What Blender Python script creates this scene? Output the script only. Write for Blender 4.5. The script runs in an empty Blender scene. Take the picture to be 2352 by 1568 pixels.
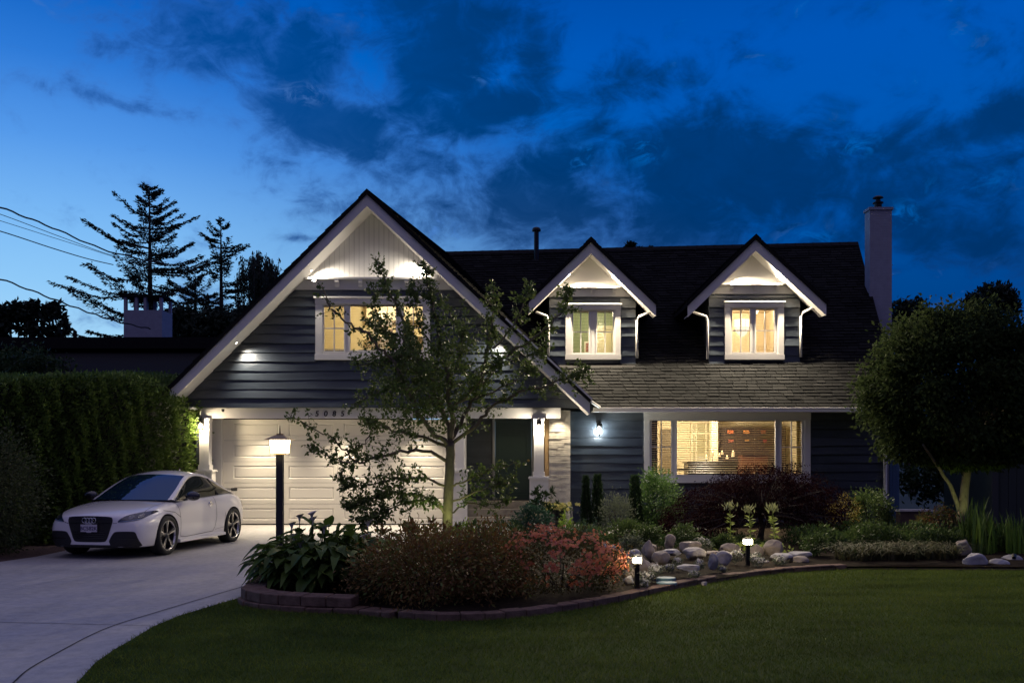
import bpy, bmesh, math, random
import numpy as np
from mathutils import Vector, Matrix
from mathutils.geometry import tessellate_polygon, delaunay_2d_cdt
from mathutils.bvhtree import BVHTree
random.seed(7); RNG = np.random.default_rng(11)
sc = bpy.context.scene
COL = sc.collection
# ---------------------------------------------------------------- camera
HC = 1.7            # eye height
FD = 2168.3         # focal length in units of a 2352-wide frame
HY = 1047.4         # horizon row in that frame
cam = bpy.data.cameras.new("camera"); camo = bpy.data.objects.new("camera", cam); COL.objects.link(camo)
camo.location = (0, 0, HC); camo.rotation_euler = (math.radians(90), 0, 0)
cam.sensor_width = 36; cam.lens = 36 * FD / 2352; cam.shift_y = (HY - 784) / 2352
cam.clip_end = 2000; cam.clip_start = 0.05
sc.camera = camo
sc.render.resolution_x = 1024; sc.render.resolution_y = 682
sc.view_settings.view_transform = 'Standard'; sc.view_settings.look = 'None'
sc.view_settings.exposure = 0; sc.view_settings.gamma = 1
sc.cycles.use_denoising = True
sc.cycles.max_bounces = 6; sc.cycles.diffuse_bounces = 3; sc.cycles.transparent_max_bounces = 16
sc.cycles.sample_clamp_indirect = 3.0
sc.cycles.caustics_reflective = False; sc.cycles.caustics_refractive = False

def srgb(r, g, b):
    f = lambda c: (c / 255 / 12.92) if c / 255 <= .04045 else ((c / 255 + .055) / 1.055) ** 2.4
    return (f(r), f(g), f(b), 1)
def W(px, py, Y):            # photo column/row at distance Y -> point in the world
    s = FD / Y
    return Vector(((px - 1176) / s, Y, HC + (HY - py) / s))
def WX(px, Y): return (px - 1176) * Y / FD
def WZ(py, Y): return HC + (HY - py) * Y / FD
def GP(px, py, z=0.0):       # photo point lying on the ground
    s = (py - HY) / (HC - z)
    return Vector(((px - 1176) / s, FD / s, z))

# ---------------------------------------------------------------- node helper
class NT:
    def __init__(s, tree): s.t = tree; s.n = tree.nodes; s.l = tree.links
    def new(s, typ, **kw):
        n = s.n.new(typ)
        for k, v in kw.items(): setattr(n, k, v)
        return n
    def put(s, sock, v):
        if hasattr(v, 'is_linked') or isinstance(v, bpy.types.NodeSocket): s.l.new(v, sock)
        else: sock.default_value = v
    def m(s, op, a, b=0.0, c=0.0, clamp=False):
        n = s.new('ShaderNodeMath', operation=op, use_clamp=clamp)
        s.put(n.inputs[0], a); s.put(n.inputs[1], b); s.put(n.inputs[2], c)
        return n.outputs[0]
    def mix(s, f, a, b, mode='MIX'):
        n = s.new('ShaderNodeMix', data_type='RGBA', blend_type=mode)
        s.put(n.inputs[0], f); s.put(n.inputs[6], a); s.put(n.inputs[7], b)
        return n.outputs[2]
    def ramp(s, f, stops, interp='LINEAR'):
        n = s.new('ShaderNodeValToRGB'); cr = n.color_ramp; cr.interpolation = interp
        while len(cr.elements) < len(stops): cr.elements.new(0.5)
        for e, (p, c) in zip(cr.elements, stops): e.position = p; e.color = c if len(c) == 4 else (*c, 1)
        s.put(n.inputs[0], f); return n.outputs[0]
    def noise(s, vec, scale, detail=3, rough=.5, dist=0.0, out=0):
        n = s.new('ShaderNodeTexNoise'); n.inputs['Scale'].default_value = scale
        n.inputs['Detail'].default_value = detail; n.inputs['Roughness'].default_value = rough
        n.inputs['Distortion'].default_value = dist
        if vec is not None: s.l.new(vec, n.inputs['Vector'])
        return n.outputs[out]
    def smooth(s, v, a, b):
        n = s.new('ShaderNodeMapRange', interpolation_type='SMOOTHSTEP')
        s.put(n.inputs[0], v); n.inputs[1].default_value = a; n.inputs[2].default_value = b
        return n.outputs[0]

# ---------------------------------------------------------------- dusk sky
world = bpy.data.worlds.new("World"); sc.world = world; world.use_nodes = True
T = NT(world.node_tree); T.n.clear()
tc = T.new('ShaderNodeTexCoord'); sep = T.new('ShaderNodeSeparateXYZ')
T.l.new(tc.outputs['Generated'], sep.inputs[0])
dx, dy, dz = sep.outputs
az = T.m('MULTIPLY', T.m('ARCTAN2', dx, dy), 57.2958)      # degrees, 0 = straight ahead, + = right
el = T.m('MULTIPLY', T.m('ARCSINE', dz), 57.2958)
EL = T.m('DIVIDE', T.m('MAXIMUM', el, 0.0), 60.0, clamp=True)
def st(e, *c): return (e / 60.0, srgb(*c))
left = T.ramp(EL, [st(0, 178, 222, 255), st(6.5, 172, 220, 255), st(9.5, 152, 206, 254), st(13, 132, 189, 250), st(17, 98, 158, 239), st(21, 66, 127, 220), st(26, 32, 92, 192), st(36, 70, 104, 175), st(60, 158, 150, 182)])
right = T.ramp(EL, [st(0, 40, 70, 128), st(8, 26, 70, 140), st(13, 10, 76, 160), st(18, 4, 86, 184), st(23, 2, 84, 188), st(27, 0, 74, 172), st(36, 60, 90, 155), st(60, 158, 150, 182)])
back = T.ramp(EL, [st(0, 60, 58, 96), st(15, 60, 62, 112), st(40, 108, 106, 148), st(60, 158, 150, 182)])
fl = T.smooth(T.m('ADD', az, T.m('MULTIPLY', T.m('SUBTRACT', el, 14.0), .5)), -26.0, 18.0)
base = T.mix(fl, left, right)
fb = T.smooth(dy, 0.15, -0.45)
vec = T.new('ShaderNodeCombineXYZ'); T.put(vec.inputs[0], T.m('MULTIPLY', az, .125)); T.put(vec.inputs[1], T.m('MULTIPLY', el, .18))
n1 = T.noise(vec.outputs[0], 1.05, 9, .62, .4)
mp = T.new('ShaderNodeVectorMath', operation='ADD'); T.l.new(vec.outputs[0], mp.inputs[0]); mp.inputs[1].default_value = (13.1, 4.2, 0)
n2 = T.noise(mp.outputs[0], 3.1, 7, .62, .7)
def pe(px, py):
    u = (px - 1176) / FD; v = (HY - py) / FD; L = math.sqrt(1 + u * u + v * v)
    return math.degrees(math.atan2(u, 1)), math.degrees(math.asin(v / L))
# cloud banks: centre, half size (photo units), tilt in degrees, strength
BL = [(470, 90, 190, 70, -8, .75), (700, 150, 150, 110, 45, .85), (760, 270, 190, 65, 25, .95), (1010, 90, 170, 120, 10, 1.0),
      (1080, 260, 200, 55, -10, .95), (1225, 150, 70, 110, 20, .8), (1400, 215, 150, 55, -10, .75), (1290, 380, 190, 80, -25, .85), (1740, 370, 360, 105, 0, 1.05), (2000, 430, 380, 110, 0, .8), (1230, 480, 210, 110, 0, .8),
      (1450, 500, 520, 75, 0, .85), (2100, 500, 330, 120, 5, .62), (2180, 320, 220, 50, -12, .85), (1920, 270, 100, 42, -15, .6),
      (1750, 150, 75, 45, 30, .42), (262, 232, 170, 20, 5, .62), (1020, 390, 90, 38, 20, .6), (690, 547, 60, 10, 0, .6), (1850, 560, 400, 60, 0, .6), (840, 20, 120, 60, 0, .5)]
dens = None
for (cx, cy, hx, hy, rot, amp) in BL:
    a0, e0 = pe(cx, cy); sx = hx / FD * 57.3 * 1.06; sy = hy / FD * 57.3 * 1.06; c, s_ = math.cos(math.radians(rot)), math.sin(math.radians(rot))
    A = T.m('SUBTRACT', az, a0); E = T.m('SUBTRACT', el, e0)
    # picture tilt: + turns clockwise (down to the right)
    p = T.m('DIVIDE', T.m('SUBTRACT', T.m('MULTIPLY', A, c), T.m('MULTIPLY', E, s_)), sx)
    q = T.m('DIVIDE', T.m('ADD', T.m('MULTIPLY', A, s_), T.m('MULTIPLY', E, c)), sy)
    r2 = T.m('ADD', T.m('MULTIPLY', p, p), T.m('MULTIPLY', q, q))
    g = T.m('MULTIPLY', T.m('POWER', 2.71828, T.m('MULTIPLY', r2, -.75)), amp * 1.15)
    dens = g if dens is None else T.m('MAXIMUM', dens, g)
nn = T.m('ADD', T.m('MULTIPLY', T.m('SUBTRACT', n1, .5), 2.6), T.m('MULTIPLY', T.m('SUBTRACT', n2, .5), 1.5))
cl = T.m('ADD', dens, T.m('MULTIPLY', nn, 1.0))
thick = T.smooth(cl, .24, 1.0); thin = T.smooth(cl, .02, .7)
dark = T.mix(T.smooth(el, 24.0, 9.0), srgb(4, 50, 104), srgb(14, 48, 98))
dark = T.mix(T.smooth(az, 5.0, -25.0), dark, srgb(24, 74, 150))
sky = T.mix(T.m('MULTIPLY', thin, .38), base, T.mix(T.smooth(az, 0.0, -25.0), srgb(44, 72, 140), srgb(70, 100, 170)))
sky = T.mix(T.m('MULTIPLY', thick, T.m('ADD', .62, T.m('MULTIPLY', n2, .35))), sky, dark)
# torn bright gaps at the cloud edges
gap = T.m('MULTIPLY', T.smooth(n2, .56, .74), T.m('MULTIPLY', T.smooth(cl, .1, .35), T.smooth(cl, .85, .5)))
sky = T.mix(T.m('MULTIPLY', gap, .25), sky, srgb(84, 134, 216))
lit = None
for (cx, cy, hx, hy, amp) in ((1345, 365, 34, 28, 1), (1475, 345, 42, 30, 1), (1960, 338, 60, 22, .8), (1860, 548, 60, 16, .7), (1000, 525, 60, 40, .9), (2075, 500, 36, 34, .9), (700, 215, 60, 20, .7), (2230, 420, 110, 24, .6), (1120, 180, 50, 16, .6)):
    a0, e0 = pe(cx, cy); A = T.m('DIVIDE', T.m('SUBTRACT', az, a0), hx / FD * 57); E = T.m('DIVIDE', T.m('SUBTRACT', el, e0), hy / FD * 57)
    g = T.m('MULTIPLY', T.m('POWER', 2.71828, T.m('MULTIPLY', T.m('ADD', T.m('MULTIPLY', A, A), T.m('MULTIPLY', E, E)), -.8)), amp); lit = g if lit is None else T.m('MAXIMUM', lit, g)
n3 = T.noise(mp.outputs[0], 5.5, 7, .66, 1.1)
lf = T.m('MULTIPLY', T.smooth(n3, .46, .66), T.smooth(lit, .02, .9))
sky = T.mix(T.m('MULTIPLY', lf, .55), sky, T.mix(T.smooth(az, 8.0, -12.0), srgb(40, 112, 206), srgb(104, 150, 226)))
hs = T.new('ShaderNodeHueSaturation'); T.l.new(sky, hs.inputs['Color']); hs.inputs['Hue'].default_value = .497; hs.inputs['Saturation'].default_value = 1.04; hs.inputs['Value'].default_value = .95; sky = T.mix(fb, hs.outputs[0], back)
bg = T.new('ShaderNodeBackground'); T.l.new(sky, bg.inputs[0]); bg.inputs[1].default_value = 1.0
wo = T.new('ShaderNodeOutputWorld'); T.l.new(bg.outputs[0], wo.inputs[0])

# ---------------------------------------------------------------- lamps
def tempc(k):
    return {'warm': (1, .74, .42), 'soft': (1, .84, .6), 'neutral': (1, .9, .74), 'cool': (.82, .93, 1.0), 'green': (.85, 1, .35), 'amber': (1, .62, .25)}[k]
def lamp(kind, loc, power, col='soft', radius=.03, to=None, angle=120, blend=.5, parent=None, name='lamp_light'):
    L = bpy.data.lights.new(name, kind); L.energy = power; L.color = tempc(col); L.shadow_soft_size = radius
    o = bpy.data.objects.new(name, L); COL.objects.link(o); loc = Vector(loc)
    if kind == 'SPOT':
        L.spot_size = math.radians(angle); L.spot_blend = blend
        o.rotation_euler = (Vector(to) - loc).to_track_quat('-Z', 'Y').to_euler()
    if parent is not None: o.parent = parent; loc = loc - ORG.get(parent.name, Vector())
    o.location = loc
    return o

# ---------------------------------------------------------------- objects
ORG = {}
def tag(o, label=None, cat=None, group=None, kind=None):
    if label: o['label'] = label
    if cat: o['category'] = cat
    if group: o['group'] = group
    if kind: o['kind'] = kind
    return o
def thing(name, label, cat, loc, group=None, rz=0.0, local=False):
    o = bpy.data.objects.new(name, None); COL.objects.link(o); o.empty_display_size = .2
    o.location = loc; o.rotation_euler = (0, 0, rz)
    ORG[o.name] = Vector((0, 0, 0)) if local else Vector(loc)
    return tag(o, label, cat, group)
def finish(name, me, mat, parent, smooth=False):
    o = bpy.data.objects.new(name, me); COL.objects.link(o)
    for m_ in (mat if isinstance(mat, (list, tuple)) else [mat]): me.materials.append(m_)
    if parent is not None:
        o.parent = parent; ORG[o.name] = ORG.get(parent.name, Vector())
    if smooth:
        me.polygons.foreach_set('use_smooth', [True] * len(me.polygons))
    me.update()
    return o
class MB:
    """collects shapes into one mesh"""
    def __init__(s): s.v = []; s.f = []; s.mi = []; s.cur = 0
    def add(s, vs, fs):
        b = len(s.v); s.v += [tuple(v) for v in vs]; s.f += [tuple(b + i for i in f) for f in fs]; s.mi += [s.cur] * len(fs)
    def box(s, x0, x1, y0, y1, z0, z1):
        x0, x1 = sorted((x0, x1)); y0, y1 = sorted((y0, y1)); z0, z1 = sorted((z0, z1))
        s.add([(x0, y0, z0), (x1, y0, z0), (x1, y1, z0), (x0, y1, z0), (x0, y0, z1), (x1, y0, z1), (x1, y1, z1), (x0, y1, z1)],
              [(0, 3, 2, 1), (4, 5, 6, 7), (0, 1, 5, 4), (1, 2, 6, 5), (2, 3, 7, 6), (3, 0, 4, 7)])
    def prism_y(s, poly, y0, y1):          # poly in x,z counter-clockwise seen from -y
        n = len(poly)
        s.add([(x, y0, z) for x, z in poly] + [(x, y1, z) for x, z in poly],
              [tuple(range(n)), tuple(range(2 * n - 1, n - 1, -1))] + [(i, i + n, (i + 1) % n + n, (i + 1) % n) for i in range(n)])
    def prism_z(s, poly, z0, z1):
        n = len(poly)
        s.add([(x, y, z0) for x, y in poly] + [(x, y, z1) for x, y in poly],
              [tuple(range(n - 1, -1, -1)), tuple(range(n, 2 * n))] + [(i, (i + 1) % n, (i + 1) % n + n, i + n) for i in range(n)])
    def quad(s, a, b, c, d): s.add([a, b, c, d], [(0, 1, 2, 3)])
    def slab(s, a, b, c, d, n, t):         # quad with thickness t along n
        n = Vector(n) * t; q = [Vector(p) for p in (a, b, c, d)]
        s.add(q + [p + n for p in q], [(0, 1, 2, 3), (7, 6, 5, 4), (0, 4, 5, 1), (1, 5, 6, 2), (2, 6, 7, 3), (3, 7, 4, 0)])
    def tube(s, pts, radii, n=6, cap=True):
        pts = [Vector(p) for p in pts]
        if isinstance(radii, (int, float)): radii = [radii] * len(pts)
        rings = []; b = len(s.v); up = Vector((0, 0, 1))
        for i, p in enumerate(pts):
            t = (pts[min(i + 1, len(pts) - 1)] - pts[max(i - 1, 0)]).normalized()
            a = t.cross(up if abs(t.z) < .95 else Vector((1, 0, 0))).normalized(); c = t.cross(a)
            for k in range(n):
                g = 2 * math.pi * k / n; s.v.append(tuple(p + (a * math.cos(g) + c * math.sin(g)) * radii[i]))
        fs = []
        for i in range(len(pts) - 1):
            for k in range(n):
                fs.append((b + i * n + k, b + i * n + (k + 1) % n, b + (i + 1) * n + (k + 1) % n, b + (i + 1) * n + k))
        if cap: fs.append(tuple(b + k for k in range(n))[::-1]); fs.append(tuple(b + (len(pts) - 1) * n + k for k in range(n)))
        s.f += fs; s.mi += [s.cur] * len(fs)
    def lathe(s, prof, c=(0, 0, 0), n=20, axis='z'):     # prof = [(r, h)]
        b = len(s.v); c = Vector(c)
        for r, h in prof:
            for k in range(n):
                g = 2 * math.pi * k / n
                q = (r * math.cos(g), r * math.sin(g), h) if axis == 'z' else ((h, r * math.cos(g), r * math.sin(g)) if axis == 'x' else (r * math.cos(g), h, r * math.sin(g)))
                s.v.append(tuple(c + Vector(q)))
        fs = []
        for i in range(len(prof) - 1):
            for k in range(n): fs.append((b + i * n + k, b + i * n + (k + 1) % n, b + (i + 1) * n + (k + 1) % n, b + (i + 1) * n + k))
        s.f += fs; s.mi += [s.cur] * len(fs)
    def panel(s, poly, holes, y0, th=.0):  # wall panel with openings in the x,z plane at y0 (thickness th backwards)
        loops = [[Vector((x, z, 0)) for x, z in poly]] + [[Vector((x, z, 0)) for x, z in h] for h in holes]
        p2, ed = [], []
        for l in loops: k0 = len(p2); p2 += [Vector((p.x, p.y)) for p in l]; ed += [(k0 + i, k0 + (i + 1) % len(l)) for i in range(len(l))]
        vv, _, ff, _, _, _ = delaunay_2d_cdt(p2, ed, [], 1, 1e-5); flat = [Vector((v.x, v.y, 0)) for v in vv]
        cen = lambda f: (sum(vv[i].x for i in f) / len(f), sum(vv[i].y for i in f) / len(f))
        tris = [tuple(f) for f in ff if inside(*cen(f), [(p.x, p.y) for p in loops[0]]) and not any(inside(*cen(f), [(p.x, p.y) for p in h]) for h in loops[1:])]
        s.add([(p.x, y0, p.y) for p in flat], tris)
        if th:
            s.add([(p.x, y0 + th, p.y) for p in flat], [t[::-1] for t in tris])
            for l in loops:
                n = len(l)
                s.add([(p.x, y0, p.y) for p in l] + [(p.x, y0 + th, p.y) for p in l], [(i, (i + 1) % n, (i + 1) % n + n, i + n) for i in range(n)])
    def build(s, name, mat, parent=None, smooth=False, bevel=0):
        me = bpy.data.meshes.new(name); org = ORG.get(parent.name, Vector()) if parent is not None else Vector()
        me.from_pydata([(v[0] - org.x, v[1] - org.y, v[2] - org.z) for v in s.v], [], s.f)
        me.polygons.foreach_set('material_index', s.mi)
        o = finish(name, me, mat, parent, smooth)
        bm = bmesh.new(); bm.from_mesh(me); bmesh.ops.recalc_face_normals(bm, faces=bm.faces); bm.to_mesh(me); bm.free()
        if bevel:
            md = o.modifiers.new('bevel', 'BEVEL'); md.width = bevel; md.segments = 2; md.limit_method = 'ANGLE'
        return o
def inside(x, y, poly):
    c = False; n = len(poly)
    for i in range(n):
        x1, y1 = poly[i]; x2, y2 = poly[(i + 1) % n]
        if (y1 > y) != (y2 > y) and x < (x2 - x1) * (y - y1) / (y2 - y1) + x1: c = not c
    return c
def rect(x0, x1, z0, z1): return [(x0, z0), (x1, z0), (x1, z1), (x0, z1)]
def npmesh(name, V, F, mat, parent=None, smooth=False):
    """V (n,3), F (m,k) arrays"""
    org = ORG.get(parent.name, Vector()) if parent is not None else Vector()
    V = np.asarray(V, np.float32) - np.array(org, np.float32); F = np.asarray(F, np.int32); m_, k = F.shape
    me = bpy.data.meshes.new(name); me.vertices.add(len(V)); me.vertices.foreach_set('co', V.ravel())
    me.loops.add(m_ * k); me.loops.foreach_set('vertex_index', F.ravel())
    me.polygons.add(m_); me.polygons.foreach_set('loop_start', np.arange(0, m_ * k, k, dtype=np.int32))
    me.update(calc_edges=True)
    return finish(name, me, mat, parent, smooth)
def unit(a): return a / np.maximum(np.linalg.norm(a, axis=1, keepdims=True), 1e-6)
def leaves(C, size, elong=2.0, dirs=None, spread=1.0, fold=.18, jitter=.4):
    """rhombic folded leaves at points C; returns V,F"""
    C = np.asarray(C, float); n = len(C)
    r = unit(RNG.normal(size=(n, 3)))
    d = r if dirs is None else unit(np.asarray(dirs) + r * spread)
    s = unit(np.cross(d, unit(RNG.normal(size=(n, 3))))); nn = np.cross(d, s)
    L = (size * (1 + jitter * RNG.uniform(-1, 1, n)))[:, None]; w = L / elong / 2
    P0 = C; P2 = C + d * L - nn * L * fold * .5; mid = C + d * L * .45 + nn * L * fold * .4
    V = np.stack([P0, mid + s * w, P2, mid - s * w], 1).reshape(-1, 3)
    return V, np.arange(4 * n).reshape(n, 4)

# ---------------------------------------------------------------- materials
def M(name, col, rough=.6, metal=0, spec=.5, coat=0, bump=None, var=None, emit=None, ior=1.5, trans=0, obj=True):
    m = bpy.data.materials.new(name); m.use_nodes = True; t = NT(m.node_tree); p = t.n['Principled BSDF']
    col = col if len(col) == 4 else (*col, 1)
    p.inputs['Base Color'].default_value = col; p.inputs['Roughness'].default_value = rough; p.inputs['Metallic'].default_value = metal
    p.inputs['Specular IOR Level'].default_value = spec; p.inputs['IOR'].default_value = ior
    if coat: p.inputs['Coat Weight'].default_value = coat; p.inputs['Coat Roughness'].default_value = .04
    if trans: p.inputs['Transmission Weight'].default_value = trans
    tcn = t.new('ShaderNodeTexCoord'); ov = tcn.outputs['Object']
    if var:       # (scale, amount, (sx,sy,sz))
        mpn = t.new('ShaderNodeMapping'); t.l.new(ov, mpn.inputs[0]); mpn.inputs['Scale'].default_value = var[2] if len(var) > 2 else (1, 1, 1)
        f = t.noise(mpn.outputs[0], var[0], 6, .6)
        a = tuple(c * (1 - var[1]) for c in col[:3]) + (1,); b = tuple(min(1, c * (1 + var[1])) for c in col[:3]) + (1,)
        t.l.new(t.ramp(f, [(.3, a), (.7, b)]), p.inputs['Base Color'])
    if bump:      # (scale, strength, (sx,sy,sz))
        mpn = t.new('ShaderNodeMapping'); t.l.new(ov, mpn.inputs[0]); mpn.inputs['Scale'].default_value = bump[2] if len(bump) > 2 else (1, 1, 1)
        f = t.noise(mpn.outputs[0], bump[0], 5, .6); b = t.new('ShaderNodeBump'); b.inputs['Strength'].default_value = bump[1]; b.inputs['Distance'].default_value = .01
        t.l.new(f, b.inputs['Height']); t.l.new(b.outputs[0], p.inputs['Normal'])
    if emit: p.inputs['Emission Color'].default_value = (*emit[0], 1); p.inputs['Emission Strength'].default_value = emit[1]
    return m
LF = 1.55
def leafmat(name, c1, c2, c3=None, rough=.55, tr=.3, spec=.15):
    m = bpy.data.materials.new(name); m.use_nodes = True; t = NT(m.node_tree); p = t.n['Principled BSDF']; out = t.n['Material Output']
    c1, c2, c3 = [tuple(min(.75, v * LF) for v in c) if c and max(c) < .3 else c for c in (c1, c2, c3)]
    g = t.new('ShaderNodeNewGeometry'); stops = [(0, (*c1, 1)), (.6 if c3 else 1, (*c2, 1))] + ([(1, (*c3, 1))] if c3 else [])
    c = t.ramp(g.outputs['Random Per Island'], stops)
    t.l.new(c, p.inputs['Base Color']); p.inputs['Roughness'].default_value = rough; p.inputs['Specular IOR Level'].default_value = spec
    tr_ = t.new('ShaderNodeBsdfTranslucent'); t.l.new(c, tr_.inputs[0])
    mx = t.new('ShaderNodeMixShader'); mx.inputs[0].default_value = tr; t.l.new(p.outputs[0], mx.inputs[1]); t.l.new(tr_.outputs[0], mx.inputs[2]); t.l.new(mx.outputs[0], out.inputs[0])
    return m
def glassmat(name, tint=(1, 1, 1, 1), refl=1.0):
    m = bpy.data.materials.new(name); m.use_nodes = True; t = NT(m.node_tree); out = t.n['Material Output']
    tr = t.new('ShaderNodeBsdfTransparent'); tr.inputs[0].default_value = tint; gl = t.new('ShaderNodeBsdfGlossy'); gl.inputs['Roughness'].default_value = .02
    fr = t.new('ShaderNodeFresnel'); mx = t.new('ShaderNodeMixShader')
    t.l.new(t.m('MULTIPLY', fr.outputs[0], refl), mx.inputs[0]); t.l.new(tr.outputs[0], mx.inputs[1]); t.l.new(gl.outputs[0], mx.inputs[2]); t.l.new(mx.outputs[0], out.inputs[0])
    return m
def emitmat(name, col, s):
    m = bpy.data.materials.new(name); m.use_nodes = True; t = NT(m.node_tree); e = t.new('ShaderNodeEmission'); e.inputs[0].default_value = (*col, 1); e.inputs[1].default_value = s
    t.l.new(e.outputs[0], t.n['Material Output'].inputs[0]); return m
white = M('white_paint', (.74, .72, .69), .45, bump=(60, .05), var=(1.5, .05))
white2 = M('white_door_paint', (.72, .69, .62), .4, bump=(40, .05))
siding = M('charcoal_siding', (.040, .050, .063), .3, spec=.55, bump=(14, .28, (1, 8, 22)), var=(3, .25, (.5, 1, 3)))
sidedark = M('charcoal_wall', (.03, .037, .048), .5)
doorgreen = M('dark_green_paint', (.035, .065, .06), .35)
stoneW = M('whitewashed_brick', (.76, .71, .62), .75, bump=(30, .7), var=(9, .18))
concrete = None
blackmet = M('black_metal', (.012, .012, .014), .4, metal=.4)
glass = glassmat('window_glass')
blindm = M('blind_slat', (.72, .62, .42), .5)
# ================================================================ GROUND
def concrete_mat():
    m = M('driveway_concrete', (.3, .29, .28), .75); t = NT(m.node_tree); p = t.n['Principled BSDF']
    tcn = t.new('ShaderNodeTexCoord'); mp = t.new('ShaderNodeMapping'); t.l.new(tcn.outputs['Object'], mp.inputs[0]); mp.inputs['Scale'].default_value = (.5, 1.3, 1)
    n1 = t.noise(mp.outputs[0], .8, 6, .62, .6); n2 = t.noise(tcn.outputs['Object'], 9, 5, .7); n3 = t.noise(tcn.outputs['Object'], 140, 3, .7)
    c = t.ramp(n1, [(.28, (.3, .285, .275, 1)), (.5, (.41, .395, .385, 1)), (.75, (.5, .48, .46, 1))])
    mp3 = t.new('ShaderNodeMapping'); t.l.new(tcn.outputs['Object'], mp3.inputs[0]); mp3.inputs['Scale'].default_value = (2.2, .22, 1); mp3.inputs['Rotation'].default_value = (0, 0, .12)
    c = t.mix(.28, c, t.ramp(t.noise(mp3.outputs[0], 1.0, 5, .6), [(.35, (.17, .165, .16, 1)), (.62, (.52, .5, .48, 1))]))
    c = t.mix(.35, c, t.ramp(n2, [(.3, (.14, .135, .13, 1)), (.6, (.5, .485, .46, 1))])); c = t.mix(.15, c, t.ramp(n3, [(.35, (.1, .1, .1, 1)), (.65, (.55, .54, .52, 1))]))
    t.l.new(c, p.inputs['Base Color']); t.l.new(t.ramp(n1, [(.3, (.6,) * 3), (.7, (.82,) * 3)]), p.inputs['Roughness'])
    b = t.new('ShaderNodeBump'); b.inputs['Strength'].default_value = .25; b.inputs['Distance'].default_value = .004; t.l.new(n3, b.inputs['Height']); t.l.new(b.outputs[0], p.inputs['Normal'])
    return m
concrete = concrete_mat()
soil = M('dark_soil', (.02, .014, .009), .95, spec=.05, bump=(35, 1.0), var=(12, .5))
lawnm = M('lawn_turf', (.035, .06, .01), .9, spec=.05, bump=(90, 1.0), var=(1.4, .35))
earth = M('earth', (.035, .04, .022), .95, var=(.3, .3))
bark_m = M('bark_mulch', (.12, .085, .07), .95, spec=.1, bump=(40, 1.0), var=(30, .55))

def zg(y): return max(0.0, min(.1, (y - 18.6) * .1 / 2.6))
b = MB(); b.quad((-900, -300, -.03), (900, -300, -.03), (900, 1500, -.03), (-900, 1500, -.03)); g = b.build('ground', earth); g['kind'] = 'structure'
# lawn edge along the driveway, read off the picture on the ground plane
edge = [GP(150, 1600), GP(179, 1568), GP(218, 1524.7), GP(260, 1494.8), GP(306, 1468.5), GP(351.6, 1440.3), GP(411, 1415.7), GP(492, 1391), GP(563, 1370)]
edge = [Vector((edge[0].x * 1.0 - .15, 4.0, 0))] + edge
curbpts = [(GP(*p).x, GP(*p).y) for p in [(1148, 1424), (1230, 1416), (1300, 1405), (1365, 1395), (1424, 1384), (1510, 1364), (1617, 1343), (1725, 1326), (1832, 1315), (1945, 1309)]]
wallpts = [(-2.93, 11.75), (-3.14, 11.35), (-3.17, 11.0), (-2.98, 10.62), (-2.7, 10.4), (-2.38, 10.25), (-1.74, 10.14), (-1.28, 9.84)]
xr, yr = GP(1945, 1309).x, GP(1945, 1309).y
farR = GP(2352, 1311)
lawn_poly = [(e.x, e.y) for e in edge] + [(-2.98, 10.6), (-2.38, 10.25), (-1.74, 10.14), (-1.28, 9.84)] + curbpts + [(farR.x, farR.y), (16, farR.y), (16, 4.0)]
b = MB(); tl = [Vector((x, y, 0)) for x, y in lawn_poly]; b.add([(p.x, p.y, .012) for p in tl], tessellate_polygon([tl])); o = b.build('lawn', lawnm); o['kind'] = 'structure'
# driveway slab
left_edge = [(-12.5, 4.0), (-12.0, 10.0), (-9.6, 13.2), (-8.3, 14.9), (-8.05, 16.0), (-7.95, 19), (-7.9, 21.6)]
bedL = [(-3.1, 11.3), (-3.45, 12.2), (-3.5, 13.5), (-3.2, 15.2), (-2.4, 16.8), (-1.6, 18.2), (-1.0, 19.2), (-.2, 19.6), (2.6, 19.9), (2.6, 20.6), (4.3, 20.8), (4.3, 21.7)]
dp = left_edge + [(-6, 22.2), (0, 22.2), (4.3, 22.2)] + bedL[::-1] + [(-2.98, 10.6)] + [(e.x, e.y) for e in edge[::-1]]
pts2 = [Vector((x, y)) for x, y in dp]; n0 = len(pts2); ed = [(i, (i + 1) % n0) for i in range(n0)]
xs = [(x, y) for y in np.arange(4.5, 22.2, .45) for x in np.arange(-12, 8, .9)]
vv, ee, ff, _, _, _ = delaunay_2d_cdt(pts2 + [Vector(p) for p in xs], ed, [], 1, 1e-5)
keep = [f for f in ff if inside(sum(vv[i].x for i in f) / 3, sum(vv[i].y for i in f) / 3, dp)]
b = MB(); b.add([(v.x, v.y, .004 + zg(v.y)) for v in vv], keep); o = b.build('driveway', concrete); o['kind'] = 'structure'
# control joints sawn into the slab (dark sunken strips)
jm = M('joint_filler', (.03, .028, .03), .95)
def strip(b, pts, w, dz=.004):
    for i in range(len(pts) - 1):
        p, q = Vector((*pts[i], 0)), Vector((*pts[i + 1], 0)); t = (q - p).normalized(); s = Vector((-t.y, t.x, 0)) * w / 2
        b.add([(c.x, c.y, .004 + zg(c.y) + dz) for c in (p - s, q - s, q + s, p + s)], [(0, 1, 2, 3)])
def smoothpts(P, k=5):
    out = []
    for i in range(len(P) - 1):
        p0, p1, p2, p3 = P[max(i - 1, 0)], P[i], P[i + 1], P[min(i + 2, len(P) - 1)]
        for j in range(k):
            t = j / k
            out.append(tuple(.5 * ((2 * b_) + (c - a) * t + (2 * a - 5 * b_ + 4 * c - d) * t * t + (-a + 3 * b_ - 3 * c + d) * t ** 3) for a, b_, c, d in zip(p0, p1, p2, p3)))
    return out + [tuple(P[-1])]
jb = MB()
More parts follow.
